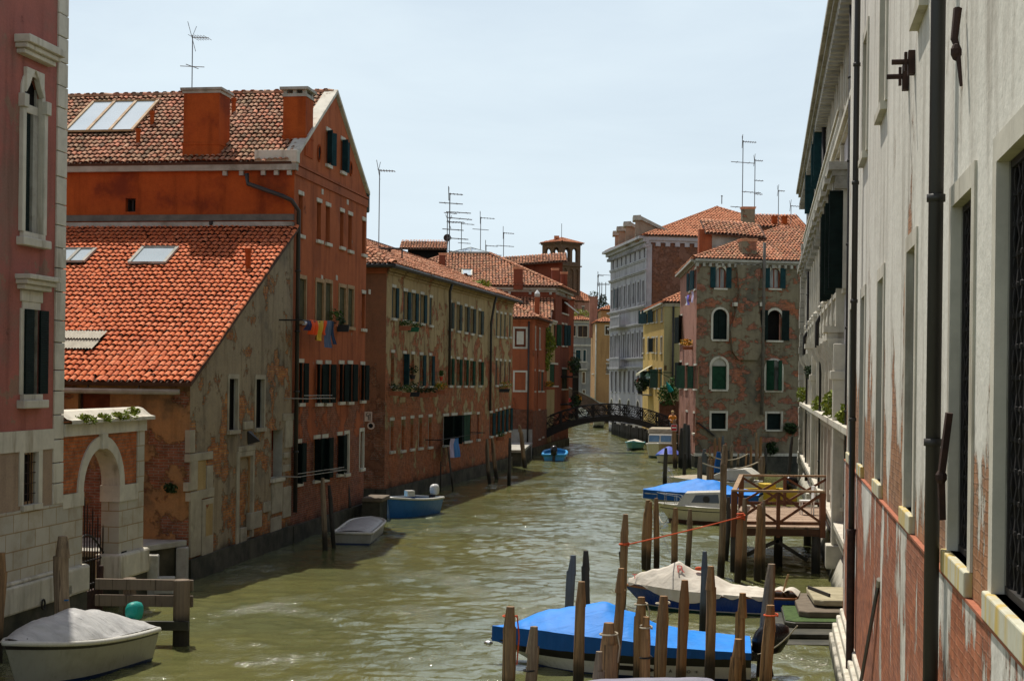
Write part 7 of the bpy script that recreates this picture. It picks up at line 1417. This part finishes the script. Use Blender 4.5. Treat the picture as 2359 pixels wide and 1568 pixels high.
# left bank poles
pd('tall weathered pole against the red house behind the blunt grey boat', 743, 1100, 1268, 11, 'pole_grey', xb=751); pd('dark leaning pole with a white tag against the red house', 758, 1117, 1262, 9, 'pole_dark', xb=773); pd('slim dark pole leaning left of the stone step', 800, 1106, 1203, 7, 'pole_dark', xb=812)
pd('left pole of the three standing before the ochre house', 1121, 1010, 1112, 8, 'pole_grey', xb=1129); pd('middle pole of the three standing before the ochre house', 1133, 1008, 1102, 8, 'pole', xb=1145); pd('right pole of the three, standing out in the water before the ochre house', 1174, 1008, 1118, 7, 'pole_dark'); pd('thick leaning pole beside the stone quay', 1196, 979, 1076, 9, 'pole', xb=1211)
for i, x in enumerate((1227, 1236, 1245)): pd('%s slim pole standing close under the salmon house' % ORD[i], x, 985, 1045+i*-2, 4.5, 'pole', group='poles under the salmon house')
pd('thin dark stick against the ochre house under the drying towels', 1031, 1028, 1128, 4, 'pole_dark', xb=1045); pd('short thin stick at the waterline left of the drying towels', 1015, 1062, 1132, 3, 'pole_dark')
pole('dark knobbly pole standing before the pink palazzo', 145, 1234, 152, 28.8, 31, 'pole_grey'); pole('pole cut off by the left edge of the picture', 4, 1272, 2, 27.6, 24, 'pole')
# ropes
def rope(label, pts, r, mat, sag=0.0, name='rope'):
    a, b = Vector(pts[0]), Vector(pts[-1]); t = thing(name, label, 'rope', tuple(a)); mb = MB(); P_ = [Vector(p) for p in pts] if len(pts) > 2 else [a+(b-a)*(i/14)-Vector((0, 0, sag*4*(i/14)*(1-i/14))) for i in range(15)]
    mb.tube(P_, r, 6); mb.build('cord', M[mat], t); return t
def wrap(c, r, turns=2, h=.05): return [Vector((c.x+r*math.cos(a), c.y+r*math.sin(a), c.z+h*(a/6.28))) for a in [k*.5 for k in range(int(turns*12.6))]]
kn = at(1705, 1190, 39.75); k2 = at(1437, 1255, 33.35)
t = rope('orange rope strung from the deck corner pole to the leaning pole at the navy bow', (kn, k2), .016, 'rope_red', .02)
for p_, x_, y_, n_ in ((pY, 1704, 1196, 3), (pS, 1436, 1256, 1.5)): c = at(x_, y_, p_[1].y); c.x = p_[1].x+(p_[0].x-p_[1].x)*c.z/p_[0].z; mb = MB(); mb.tube(wrap(c, PR[p_[1].y]*1.12, n_, .06), .024, 5); mb.build('knot', M['rope_red'], t)
def ring_rope(label, p, x, y, r, mat, turns=1.5, hang=0): 
    Y = p[1].y; c = at(x, y, Y); r = PR[Y]*1.1; c.x = p[1].x+(p[0].x-p[1].x)*c.z/p[0].z; t = thing('rope', label, 'rope', tuple(c)); mb = MB(); mb.tube(wrap(c, r, turns, .03), .014, 5)
    if hang: q = c+Vector((r, -.05, 0)); mb.tube([q, q+Vector((.03, -.03, -hang*.4)), q+Vector((0, -.02, -hang))], .012, 5)
    mb.build('cord', M[mat], t)
ring_rope('red string trailing down the stout pole at the blue bow', pA, 1176, 1420, .27, 'rope_red', 1.1, .75); ring_rope('black cord round the short pale pole', pB, 1222, 1545, .26, 'rope_black'); ring_rope('white rope looped round the thick wide pole', pE, 1402, 1462, .33, 'rope', 1.2, .4); ring_rope('white rope collar on the short pointed pole', pH, 1488, 1447, .2, 'rope', 1.6); ring_rope('black cord on the short pointed pole', pH, 1494, 1516, .24, 'rope_black', 1.3)
ring_rope('thin pale cord at the head of the broad flat-topped pole', pI, 1528, 1391, .27, 'rope', 1.2); ring_rope('orange cord round the pole beside the steps', pP, 1773, 1418, .29, 'rope_red', 1.2); ring_rope('white rope draped over the head of the rope-looped pole', pG, 1476, 1393, .26, 'rope', 1.3, .3)
rope('pale sagging rope between the roped row and the thick far pole', (at(1618, 1066, 62), at(1745, 1064, 68)), .03, 'rope', .28); rope('upper bluish rope across the far poles', (at(1624, 1042, 75), at(1722, 1045, 78)), .03, 'rope', .35)
# folded blue parasol tied among the far poles
p = at(1653, 1070, 78); pr_ = thing('closed_parasol', 'narrow folded blue cover tied upright among the far poles', 'parasol', (p.x, p.y, 0)); mb = MB(); mb.tube([at(1655, 1040, 78), at(1654, 1060, 78), at(1652, 1088, 78)], [.1, .17, .24], 8); mb.build('canopy', M['tarpside'], pr_); mb = MB(); mb.tube([at(1655, 1040, 78), Vector((at(1652, 1088, 78).x, 78, -.5))], .04, 6); mb.build('pole', M['pole_grey'], pr_)
# ================================================================ NO ENTRY SIGN, PERSON
top, base = pole('brown pole carrying the square red no-entry sign', 1553, 966, 1555, 92.6, 9, 'pole_orange')
c = at(1552, 984.5, 92.3); ns = thing('no_entry_sign', 'square red no-entry sign with white bar on a brown pole', 'sign', tuple(c)); mb = MB(); mb.box(tuple(c), (.38, .02, .40)); mb.build('sign_panel', M['signred'], ns); mb = MB(); mb.box((c.x, c.y-.014, c.z), (.27, .012, .075)); mb.build('white_bar', M['signwhite'], ns)
mb = MB(); 
for dx, dz, sx, sz in ((0, .19, .38, .02), (0, -.19, .38, .02), (.18, 0, .02, .36), (-.18, 0, .02, .36)): mb.box((c.x+dx, c.y-.013, c.z+dz), (sx, .01, sz))
mb.build('white_border', M['signwhite'], ns)
def person(loc, label):
    t = thing('person', label, 'person', loc); x, y, z = loc
    J = {'pel': (0, 0, .95, .15), 'wai': (0, -.02, 1.12, .14), 'che': (0, -.08, 1.33, .17), 'nek': (0, -.12, 1.48, .065), 'hd0': (0, -.15, 1.58, .085), 'hd1': (0, -.17, 1.68, .095), 'hd2': (0, -.16, 1.76, .06),
         'ls': (-.19, -.09, 1.40, .065), 'le': (-.25, -.2, 1.17, .048), 'lw': (-.12, -.40, 1.08, .036), 'lh': (-.08, -.47, 1.07, .04), 'rs': (.19, -.09, 1.40, .065), 're': (.27, -.2, 1.17, .048), 'rw': (.14, -.40, 1.08, .036), 'rh': (.1, -.47, 1.07, .04),
         'lp': (-.1, 0, .9, .11), 'lk': (-.11, -.03, .48, .075), 'la': (-.11, .02, .09, .05), 'lf': (-.12, -.16, .04, .045), 'rp': (.1, 0, .9, .11), 'rk': (.12, -.02, .48, .075), 'ra': (.12, .03, .09, .05), 'rf': (.13, -.15, .04, .045)}
    E_ = [('pel', 'wai'), ('wai', 'che'), ('che', 'nek'), ('nek', 'hd0'), ('hd0', 'hd1'), ('hd1', 'hd2'), ('che', 'ls'), ('ls', 'le'), ('le', 'lw'), ('lw', 'lh'), ('che', 'rs'), ('rs', 're'), ('re', 'rw'), ('rw', 'rh'), ('pel', 'lp'), ('lp', 'lk'), ('lk', 'la'), ('la', 'lf'), ('pel', 'rp'), ('rp', 'rk'), ('rk', 'ra'), ('ra', 'rf')]
    nm = list(J); me = bpy.data.meshes.new('body'); me.from_pydata([J[k][:3] for k in nm], [(nm.index(a), nm.index(b_)) for a, b_ in E_], [])
    o = bpy.data.objects.new('body', me); C.objects.link(o); o.parent = t; KIDS.setdefault(t.name, []).append(o); WLOC[o.name] = Vector(loc)
    sk_ = o.modifiers.new('skin', 'SKIN')
    for i, k in enumerate(nm): v = me.skin_vertices[0].data[i]; v.radius = (J[k][3], J[k][3]); v.use_root = (k == 'pel')
    o.modifiers.new('sub', 'SUBSURF').levels = 2; o.modifiers['sub'].render_levels = 2; me.materials.append(M['skin'])
    Q = lambda a, b_, c_: (x+a, y+b_, z+c_)
    mb = MB(); mb.tube([Q(0, 0, .92), Q(0, -.02, 1.12), Q(0, -.08, 1.3), Q(0, -.1, 1.42), Q(0, -.12, 1.48)], [.19, .18, .225, .2, .08], 12)
    for s_ in (-1, 1): mb.tube([Q(s_*.16, -.09, 1.41), Q(s_*.23, -.15, 1.27), Q(s_*.26, -.2, 1.17)], [.09, .075, .065], 8)
    mb.build('shirt', M['cl_orange'], t, smooth=True)
    mb = MB()
    for s_ in (-1, 1): mb.tube([Q(s_*.08, 0, .97), Q(s_*.11, -.02, .5), Q(s_*.115, .02, .1)], [.135, .1, .075], 10)
    mb.build('trousers', M['cl_black'], t, smooth=True)
    mb = MB(); mb.ball(Q(0, -.13, 1.72), .118, .125, .11, 12, 8); mb.ball(Q(0, -.09, 1.63), .105, .08, .13, 10, 7); mb.build('hair', M['hair'], t, smooth=True)
    mb = MB(); mb.ball(Q(.16, .14, 1.25), .17, .12, .22, 10, 7); mb.build('backpack', M['cl_black'], t, smooth=True)
person((at(1551, 960, 109.5).x, 110.3, 1.42), 'fair-haired person in an orange top leaning on the right end of the iron bridge')
# ================================================================ WOODEN DECK
dk = thing('wooden_deck', 'raised wooden landing deck with crossed red-brown railings beside the stone palazzo', 'deck', (7.8, 45, 0))
fl, fr_, bl_, br_ = Vector((at(1690, 1200, 42).x, 42)), Vector((at(1884, 1200, 42).x, 42)), Vector((at(1707, 1095, 49).x, 49)), Vector((at(1859, 1095, 49).x+.7, 49))
fr_.x += .12; zf, zr = 1.31, 2.32
mb = MB(); n = 46
for i in range(n):
    a, b_ = i/n, (i+.9)/n; L0, L1, R0, R1 = fl.lerp(bl_, a), fl.lerp(bl_, b_), fr_.lerp(br_, a), fr_.lerp(br_, b_); z = zf+random.uniform(-.004, .004)
    mb.ext([(L0.x, L0.y, z-.05), (R0.x, R0.y, z-.05), (R1.x, R1.y, z-.05), (L1.x, L1.y, z-.05)], (0, 0, .05))
mb.build('floor', M['deckwood'], dk)
mb = MB()
for a, b_ in ((fl, fr_), (fl, bl_), (bl_, br_), (fl.lerp(bl_, .5), fr_.lerp(br_, .5))): mb.bar((a.x, a.y, zf-.16), (b_.x, b_.y, zf-.16), .12, .2)
mb.build('beam', M['beamwood'], dk)
for a, b_, k in ((fl, fr_, 2), (bl_, br_, 2)):
    mb = MB()
    for i in range(k+1):
        q = a.lerp(b_, i/k); q = Vector((q.x, q.y)); mb.bar((q.x, q.y, zf-.3), (q.x, q.y, zr-.04), .10 if i % k else .16)
    for i in range(k):
        q0, q1 = a.lerp(b_, i/k), a.lerp(b_, (i+1)/k); mb.bar((q0.x+.05, q0.y-.02, zf+.14), (q1.x-.05, q1.y-.02, zr-.08), .07); mb.bar((q0.x+.05, q0.y+.03, zr-.08), (q1.x-.05, q1.y+.03, zf+.14), .07)
    mb.bar((a.x, a.y, zf+.1), (b_.x, b_.y, zf+.1), .07, .09); mb.build('railing', M['railwood'], dk); mb = MB(); mb.bar((a.x-.08, a.y, zr), (b_.x+.06, b_.y, zr), .15, .06); mb.build('handrail', M['railtop'], dk)
mb = MB(); mb.bar((fl.x, fl.y, zr+.002), (bl_.x, bl_.y, zr+.002), .13, .06); mb.build('handrail', M['railtop'], dk)
for q in (fl, fr_+Vector((-.2, 0)), bl_, br_-Vector((.7, 0)), fl.lerp(bl_, .5), fl.lerp(fr_, .6)+Vector((0, 1.5))): mb = MB(); mb.tube([(q.x+.05, q.y+.1, -1), (q.x+.05, q.y+.1, zf-.25)], .13, 10); mb.build('leg', M['pole_dark'], dk)
mb = MB(); mb.bar((fl.x+.1, fl.y+.15, .35), (fl.x+1.3, fl.y+.15, zf-.4), .1); mb.bar((fr_.x-.4, fr_.y+.15, .35), (fr_.x-1.3, fr_.y+.15, zf-.4), .1); mb.build('brace', M['pole_dark'], dk)
ch = thing('white_chair', 'white garden chair standing on the wooden deck', 'chair', (at(1858, 1150, 46).x, 46, zf)); x, y, z = ch.location
mb = MB(); mb.box((x, y, z+.43), (.42, .42, .04)); mb.build('seat', M['signwhite'], ch); mb = MB(); mb.box((x+.2, y, z+.68), (.04, .42, .42)); mb.build('backrest', M['signwhite'], ch)
for dx, dy in ((-.18, -.18), (.18, -.18), (.18, .18), (-.18, .18)): mb = MB(); mb.bar((x+dx, y+dy, z), (x+dx, y+dy, z+.41), .035); mb.build('leg', M['signwhite'], ch)
# ================================================================ STONE STEPS
stp = thing('landing_steps', 'stepped stone landing slippery with green algae at the foot of the right wall', 'steps', (6.8, 33, 0))
def slab(x0, y0, x1, y1, z0, z1, mat, name='step', ch_=.18):
    xr = 8.2; mb = MB(); q = [(x0+ch_, y0, z0), (xr, y0, z0), (xr, y1, z0), (x1+ch_*.2, y1, z0), (x1, y1-ch_, z0), (x0, y0+ch_, z0)]; mb.ext(q, (0, 0, z1-z0)); return mb.build(name, mat if isinstance(mat, list) else M[mat], stp, bevel=.03)
slab(5.4, 30.4, 5.95, 35.6, -.6, .03, 'darkstone'); slab(5.62, 31.0, 6.15, 35.4, .03, .14, 'darkstone'); slab(5.95, 31.7, 6.4, 35.2, .14, .26, 'darkstone'); slab(5.97, 31.75, 6.42, 35.1, .262, .285, 'moss', 'algae_carpet'); slab(6.35, 32.2, 6.7, 35.1, .285, .42, 'brownslab'); slab(6.78, 32.7, 6.98, 34.9, .47, .60, 'slabstone'); slab(6.84, 32.8, 7.05, 34.9, .42, .47, 'darkstone')
mb = MB(); mb.bar((6.98, 34.5, .64), (7.2, 33.2, .64), .04, .07); mb.build('iron_bar', M['iron'], stp)
# seagull-white cushion at the base: pale sack
q = at(1945, 1545, 25.5)
# ================================================================ TIMBER FENDER LOWER LEFT
fd = thing('timber_fender', 'timber mooring fender of thick posts and planks beside the grey dinghy', 'fender', (-7.4, 29.7, 0))
Yf = 29.6
def fx(x): return at(x, 1300, Yf).x
for x0, x1, yt, yy in ((400, 438, 1334, 0), (269, 300, 1330, .5)):
    mb = MB(); w = fx(x1)-fx(x0); zt = Zat(yt, Yf+yy, x0); mb.tube([((fx(x0)+fx(x1))/2, Yf+yy, -1.2), ((fx(x0)+fx(x1))/2, Yf+yy, zt-.02), ((fx(x0)+fx(x1))/2, Yf+yy, zt)], [w/2*1.05, w/2, w/2*.94], 12); mb.build('post', M['fenderwood'], fd, smooth=False)
for yt, yb in ((1337, 1362), (1374, 1400)):
    za, zb = Zat(yt, Yf, 330), Zat(yb, Yf, 330); mb = MB(); mb.ext([(fx(212), Yf+.22, zb), (fx(440), Yf+.18, zb), (fx(440), Yf+.18, za), (fx(212), Yf+.22, za)], (0, .09, 0)); mb.build('plank', M['fenderwood'], fd, bevel=.01)
za, zb = Zat(1425, Yf, 330), Zat(1446, Yf, 330); mb = MB(); mb.ext([(fx(326), Yf-.25, zb), (fx(441), Yf-.25, zb), (fx(441), Yf-.25, za), (fx(326), Yf-.25, za)], (0, .1, 0)); mb.build('plank', M['darkstone'], fd, bevel=.01)
mb = MB(); mb.tube([(fx(214), Yf+.6, -1), (fx(214), Yf+.6, 1.5)], .05, 8); mb.tube([(fx(214), Yf+.6, .6), (fx(206), Yf+.6, 1.6)], .03, 6); mb.build('iron_stake', M['rust'], fd)
# ================================================================ LAUNDRY AND FLOWERS
def offf(f, o): g = Fac(f.O+f.n*o, f.O+f.n*o+f.u*f.L, f.s); return g
def garment(name, label, f, pts, mat, grp=None, wob=.04):
    """piece of cloth hung on facade-parallel plane: pts are photo points, clockwise from top-left"""
    q = [f.px(*p) for p in pts]; us = [a for a, _ in q]; zs_ = [b_ for _, b_ in q]; mb = MB(); n, m = 8, 10; top = [q[0], q[1]]; bot = [q[3], q[2]]; vs = []
    for j in range(m+1):
        for i in range(n+1):
            s_, r_ = i/n, j/m; u = (top[0][0]*(1-s_)+top[1][0]*s_)*(1-r_)+(bot[0][0]*(1-s_)+bot[1][0]*s_)*r_; z = (top[0][1]*(1-s_)+top[1][1]*s_)*(1-r_)+(bot[0][1]*(1-s_)+bot[1][1]*s_)*r_
            vs.append(f.p(u, z, wob*math.sin(s_*9+us[0]*3)*(.3+r_)+.03*math.sin(r_*5+us[0])))
    mb.add(vs, [(j*(n+1)+i, j*(n+1)+i+1, (j+1)*(n+1)+i+1, (j+1)*(n+1)+i) for j in range(m) for i in range(n)])
    o = mb.build(name, M[mat], smooth=True); off = f.p(us[0], zs_[0], 0); o.data.transform(Matrix.Translation(-off)); o.location = off; tag(o, label, 'laundry', grp); return o
fl2 = offf(fr, .7); LG = 'washing hung outside the red house'
ln = thing('clothes_line', 'clothes line on two iron rods outside the red house', 'clothes line', tuple(fl2.p(2, fl2.px(730, 738)[1], 0)))
mb = MB(); a, b_ = fl2.px(690, 737), fl2.px(768, 744); mb.tube([fl2.p(*a, 0), fl2.p(*b_, 0)], .015, 5); mb.tube([fl2.p(a[0], a[1], -.15), fl2.p(b_[0], b_[1], -.15)], .012, 5)
for e in (a, b_): mb.tube([fl2.p(e[0], e[1], .1), fl2.p(e[0], e[1], -.7)], .025, 5)
mb.build('line', M['iron'], ln)
garment('hanging_cloth', 'small white cloth at the left end of the washing on the red house', fl2, [(701, 738), (707, 738), (705, 749), (699, 748)], 'cl_white', LG); garment('hanging_shirt', 'navy shirt on the washing line of the red house', fl2, [(709, 737), (715, 738), (715, 761), (703, 760)], 'cl_navy', LG)
garment('hanging_shirt', 'bright red-orange shirt next to the navy one', fl2, [(715, 736), (729, 738), (727, 771), (715, 770)], 'cl_red', LG, .07); garment('hanging_shirt', 'mustard yellow shirt in the middle of the washing', fl2, [(729, 738), (745, 739), (740, 786), (727, 782)], 'cl_yellow', LG, .06)
garment('hanging_shirt', 'narrow red garment between the yellow shirt and the jeans', fl2, [(744, 738), (752, 739), (750, 772), (744, 770)], 'cl_red', LG); garment('hanging_trousers', 'grey-blue jeans hanging longest on the line', fl2, [(752, 738), (761, 739), (762, 801), (750, 800)], 'cl_jean', LG); garment('hanging_trousers', 'dark blue leg of trousers at the right end of the line', fl2, [(761, 739), (766, 740), (772, 793), (767, 793)], 'cl_dkjean', LG)
fl3 = offf(fo, .7); LG = 'towels drying outside the ochre house'
ln = thing('clothes_line', 'clothes line stretched low along the ochre house', 'clothes line', tuple(fl3.p(5, 3, 0))); mb = MB(); a, b_ = fl3.px(1012, 1013), fl3.px(1112, 996); mb.tube([fl3.p(*a, 0), fl3.p(*b_, 0)], .015, 5)
for e in (a, b_): mb.tube([fl3.p(e[0], e[1], .1), fl3.p(e[0], e[1], -.7)], .025, 5)
mb.build('line', M['iron'], ln)
garment('hanging_towel', 'lilac towel hanging by the water on the ochre house', fl3, [(1037, 1010), (1048, 1009), (1047, 1054), (1034, 1053)], 'cl_lilac', LG); garment('hanging_towel', 'blue towel hanging by the water on the ochre house', fl3, [(1046, 1010), (1056, 1008), (1057, 1052), (1047, 1053)], 'cl_blue', LG)
for (x0, y0_), (x1, y1_), lb in (((700, 918), (765, 917), 'empty clothes line under the second floor shutters of the red house'), ((686, 1098), (792, 1082), 'empty clothes line across the lowest shutters of the red house')):
    t = thing('clothes_line', lb, 'clothes line', tuple(fl2.p(*fl2.px(x0, y0_), 0))); mb = MB(); a, b_ = fl2.px(x0, y0_), fl2.px(x1, y1_)
    for dz in (0, .1): mb.tube([fl2.p(a[0], a[1]+dz, 0), fl2.p(b_[0], b_[1]+dz, 0)], .012, 5)
    for e in (a, b_): mb.tube([fl2.p(e[0], e[1], .1), fl2.p(e[0], e[1], -.7)], .02, 5)
    mb.build('line', M['gutter'], t)
fl4 = offf(f3s, .6); LG = 'washing on the side of the grey house'
for lb, x, m_, y0_, y1_ in (('white cloth nearest the corner on the grey house washing line', 1581, 'cl_white', 683, 703), ('violet cloth second on the grey house washing line', 1585, 'cl_violet', 680, 702), ('red-brown cloth on the grey house washing line', 1589, 'cl_brown', 680, 695), ('lilac shirt at the right of the grey house washing line', 1594, 'cl_lilac', 672, 697)): garment('hanging_cloth', lb, fl4, [(x-2.5, y0_), (x+2.5, y0_-1), (x+2, y1_), (x-2, y1_)], m_, LG)
fp = offf(fo, .22); PG = 'flower boxes along the ochre house'
for lb, x, y, w_, pot, lf_, fw_2, s_ in (('terracotta box of dark geraniums first from the left on the ochre house', 909, 906, 1.3, 'terracotta', 'leaf_dark', None, .32), ('terracotta box of spiky plants second from the left on the ochre house', 932, 909, 1.0, 'terracotta', 'leaf', None, .35), ('big grey-green bush in a box third from the left on the ochre house', 952, 908, 1.2, 'blackpot', 'leaf_dark', None, .5), ('terracotta box fourth from the left on the ochre house', 972, 910, 1.3, 'terracotta', 'leaf_dark', None, .22), ('terracotta box fifth from the left on the ochre house', 992, 909, 1.3, 'terracotta', 'leaf_dark', None, .22),
      ('yellow-flowering box at the right end of the flower row on the ochre house', 1012, 903, 1.2, 'terracotta', 'leaf_yellow', 'flower', .35), ('terracotta pot high under the upper blue-green shutters of the ochre house', 932, 756, 1.2, 'terracotta', 'leaf', None, .18), ('green pot beside the terracotta one under the upper shutters', 952, 759, 1.1, 'greenpot', 'leaf', None, .15), ('dark pot plant standing on a window bar of the ochre house', 950, 868, .7, 'blackpot', 'leaf_dark', None, .4), ('tiny red pot on the ledge left of the first drainpipe', 1016, 872, .45, 'flower_red', 'leaf', None, .25), ('yellow flowers at a window near the far drainpipe of the ochre house', 1159, 899, 1.6, 'blackpot', 'leaf_yellow', 'flower', .4), ('small pot plant low by the lowest shutters at the far end of the ochre house', 1152, 1010, .9, 'terracotta', 'leaf', None, .3)):
    u, z = fp.px(x, y); p = fp.p(u, z-.1, 0); plant(tuple(p), (w_*.36, .15, s_*.62+.07), lb, 'flower_box' if w_ > .8 else 'potted_plant', lf_, 130, .055, (pot, w_*.42 if w_ < .8 else w_*.5, .2, w_ > .8), fw_2, 'flower box' if w_ > .8 else 'potted plant', PG, 90)
u, z = offf(fr, .2).px(790, 764); p = offf(fr, .2).p(u, z, 0); plant(tuple(p), (.3, .4, .22), 'black flower box under a third floor window of the red house', 'flower_box', 'leaf_dark', 90, .06, ('blackpot', .45, .25, True)); u, z = offf(fr, .2).px(772, 752); p = offf(fr, .2).p(u, z, 0); plant(tuple(p), (.25, .3, .3), 'small green plant behind the jeans on the red house', 'potted_plant', 'leaf', 90, .06, ('terracotta', .25, .2, False))
p = at(1112, 664, 85); plant((p.x, p.y, p.z-.2), (.9, .6, .5), 'yellow-green weeds growing on the tiles of the ochre roof', 'roof_weed', 'leaf_yellow', 260, .12)

def mrope(label, a, b_, sag=.1, mat='rope', r=.012): rope(label, (a, b_), r, mat, sag)
mrope('pale rope from the stern of the blue tarpaulin boat to a pole', (4.55, 26.95, .45), (5.0, 25.6, 1.2), .1); mrope('black rope hanging from the bow of the navy boat to the long leaning pole', (2.72, 35.5, .5), (2.5, 33.7, 1.5), .05, 'rope_black', .018)
mrope('pale rope from the cabin cruiser bow to the close pair of poles', (5.6, 56.9, .75), (4.6, 42.6, 1.6), .5); mrope('thin blue rope at the foot of the pole before the pink palazzo', (-8.74, 28.7, 1.05), (-8.55, 28.62, 1.03), .02, 'rope_blue', .016)
SUN_E = 5.0; SKY_S = .1; CL0, CL1, HZ = .76, 1.0, .05; CLOUD = (7.7, 8.9, 9.7)
# ================================================================ CAMERA, SUN, SKY
cam = bpy.data.cameras.new('camera'); co = bpy.data.objects.new('camera', cam); C.objects.link(co)
cr, sr = math.cos(ROLL), math.sin(ROLL)
co.matrix_world = Matrix(((cr, -sr, 0, 0), (0, 0, -1, 0), (sr, cr, 0, EYE), (0, 0, 0, 1)))
cam.sensor_width = 36; cam.lens = FPX/2358*36; cam.shift_y = (PY0-784)/2358; cam.clip_end = 3000; cam.clip_start = .1
scene.camera = co
sd = Vector((-.16, .478, 1)).normalized()
sun = bpy.data.lights.new('sun', 'SUN'); sun.energy = SUN_E; sun.angle = R(.53); sun.color = (1.0, .95, .86)
so = bpy.data.objects.new('sun', sun); C.objects.link(so); so.location = (0, 20, 60); so.rotation_euler = sd.to_track_quat('Z', 'Y').to_euler()
w = bpy.data.worlds.new('World'); scene.world = w; w.use_nodes = True; nt = w.node_tree; nt.nodes.clear()
def N(t, **k):
    o = nt.nodes.new(t)
    for a, b in k.items(): setattr(o, a, b)
    return o
bg = N('ShaderNodeBackground'); ou = N('ShaderNodeOutputWorld'); nt.links.new(bg.outputs[0], ou.inputs[0])
sky = N('ShaderNodeTexSky', sky_type='NISHITA'); sky.sun_disc = False; sky.sun_elevation = math.asin(sd.z); sky.sun_rotation = math.atan2(sd.x, sd.y); sky.dust_density = 2.0; sky.ozone_density = 1.5
tc = N('ShaderNodeTexCoord'); mp = N('ShaderNodeMapping'); mp.inputs['Scale'].default_value = (1.6, 1.6, 6.0); nt.links.new(tc.outputs['Generated'], mp.inputs[0])
nz = N('ShaderNodeTexNoise'); nz.inputs['Scale'].default_value = 2.2; nz.inputs['Detail'].default_value = 7; nz.inputs['Roughness'].default_value = .55; nz.inputs['Distortion'].default_value = .4; nt.links.new(mp.outputs[0], nz.inputs['Vector'])
mr = N('ShaderNodeMapRange'); mr.interpolation_type = 'SMOOTHSTEP'; nt.links.new(nz.outputs['Fac'], mr.inputs[0]); mr.inputs[1].default_value = .32; mr.inputs[2].default_value = .72; mr.inputs[3].default_value = CL0; mr.inputs[4].default_value = CL1
sz = N('ShaderNodeSeparateXYZ'); nt.links.new(tc.outputs['Generated'], sz.inputs[0]); hz = N('ShaderNodeMapRange'); hz.interpolation_type = 'SMOOTHSTEP'; nt.links.new(sz.outputs[2], hz.inputs[0])
for k, v in ((1, .36), (2, .68), (3, 1.0), (4, HZ)): hz.inputs[k].default_value = v
ml = N('ShaderNodeMath', operation='MULTIPLY'); nt.links.new(mr.outputs[0], ml.inputs[0]); nt.links.new(hz.outputs[0], ml.inputs[1])
mx = N('ShaderNodeMix', data_type='RGBA'); nt.links.new(ml.outputs[0], mx.inputs[0]); nt.links.new(sky.outputs[0], mx.inputs[6]); mx.inputs[7].default_value = (*CLOUD, 1)
nt.links.new(mx.outputs[2], bg.inputs[0]); bg.inputs[1].default_value = SKY_S
scene.view_settings.view_transform = 'Standard'; scene.view_settings.look = 'None'; scene.view_settings.exposure = 0
scene.cycles.max_bounces = 6; scene.cycles.caustics_reflective = False; scene.cycles.caustics_refractive = False; scene.cycles.use_denoising = True
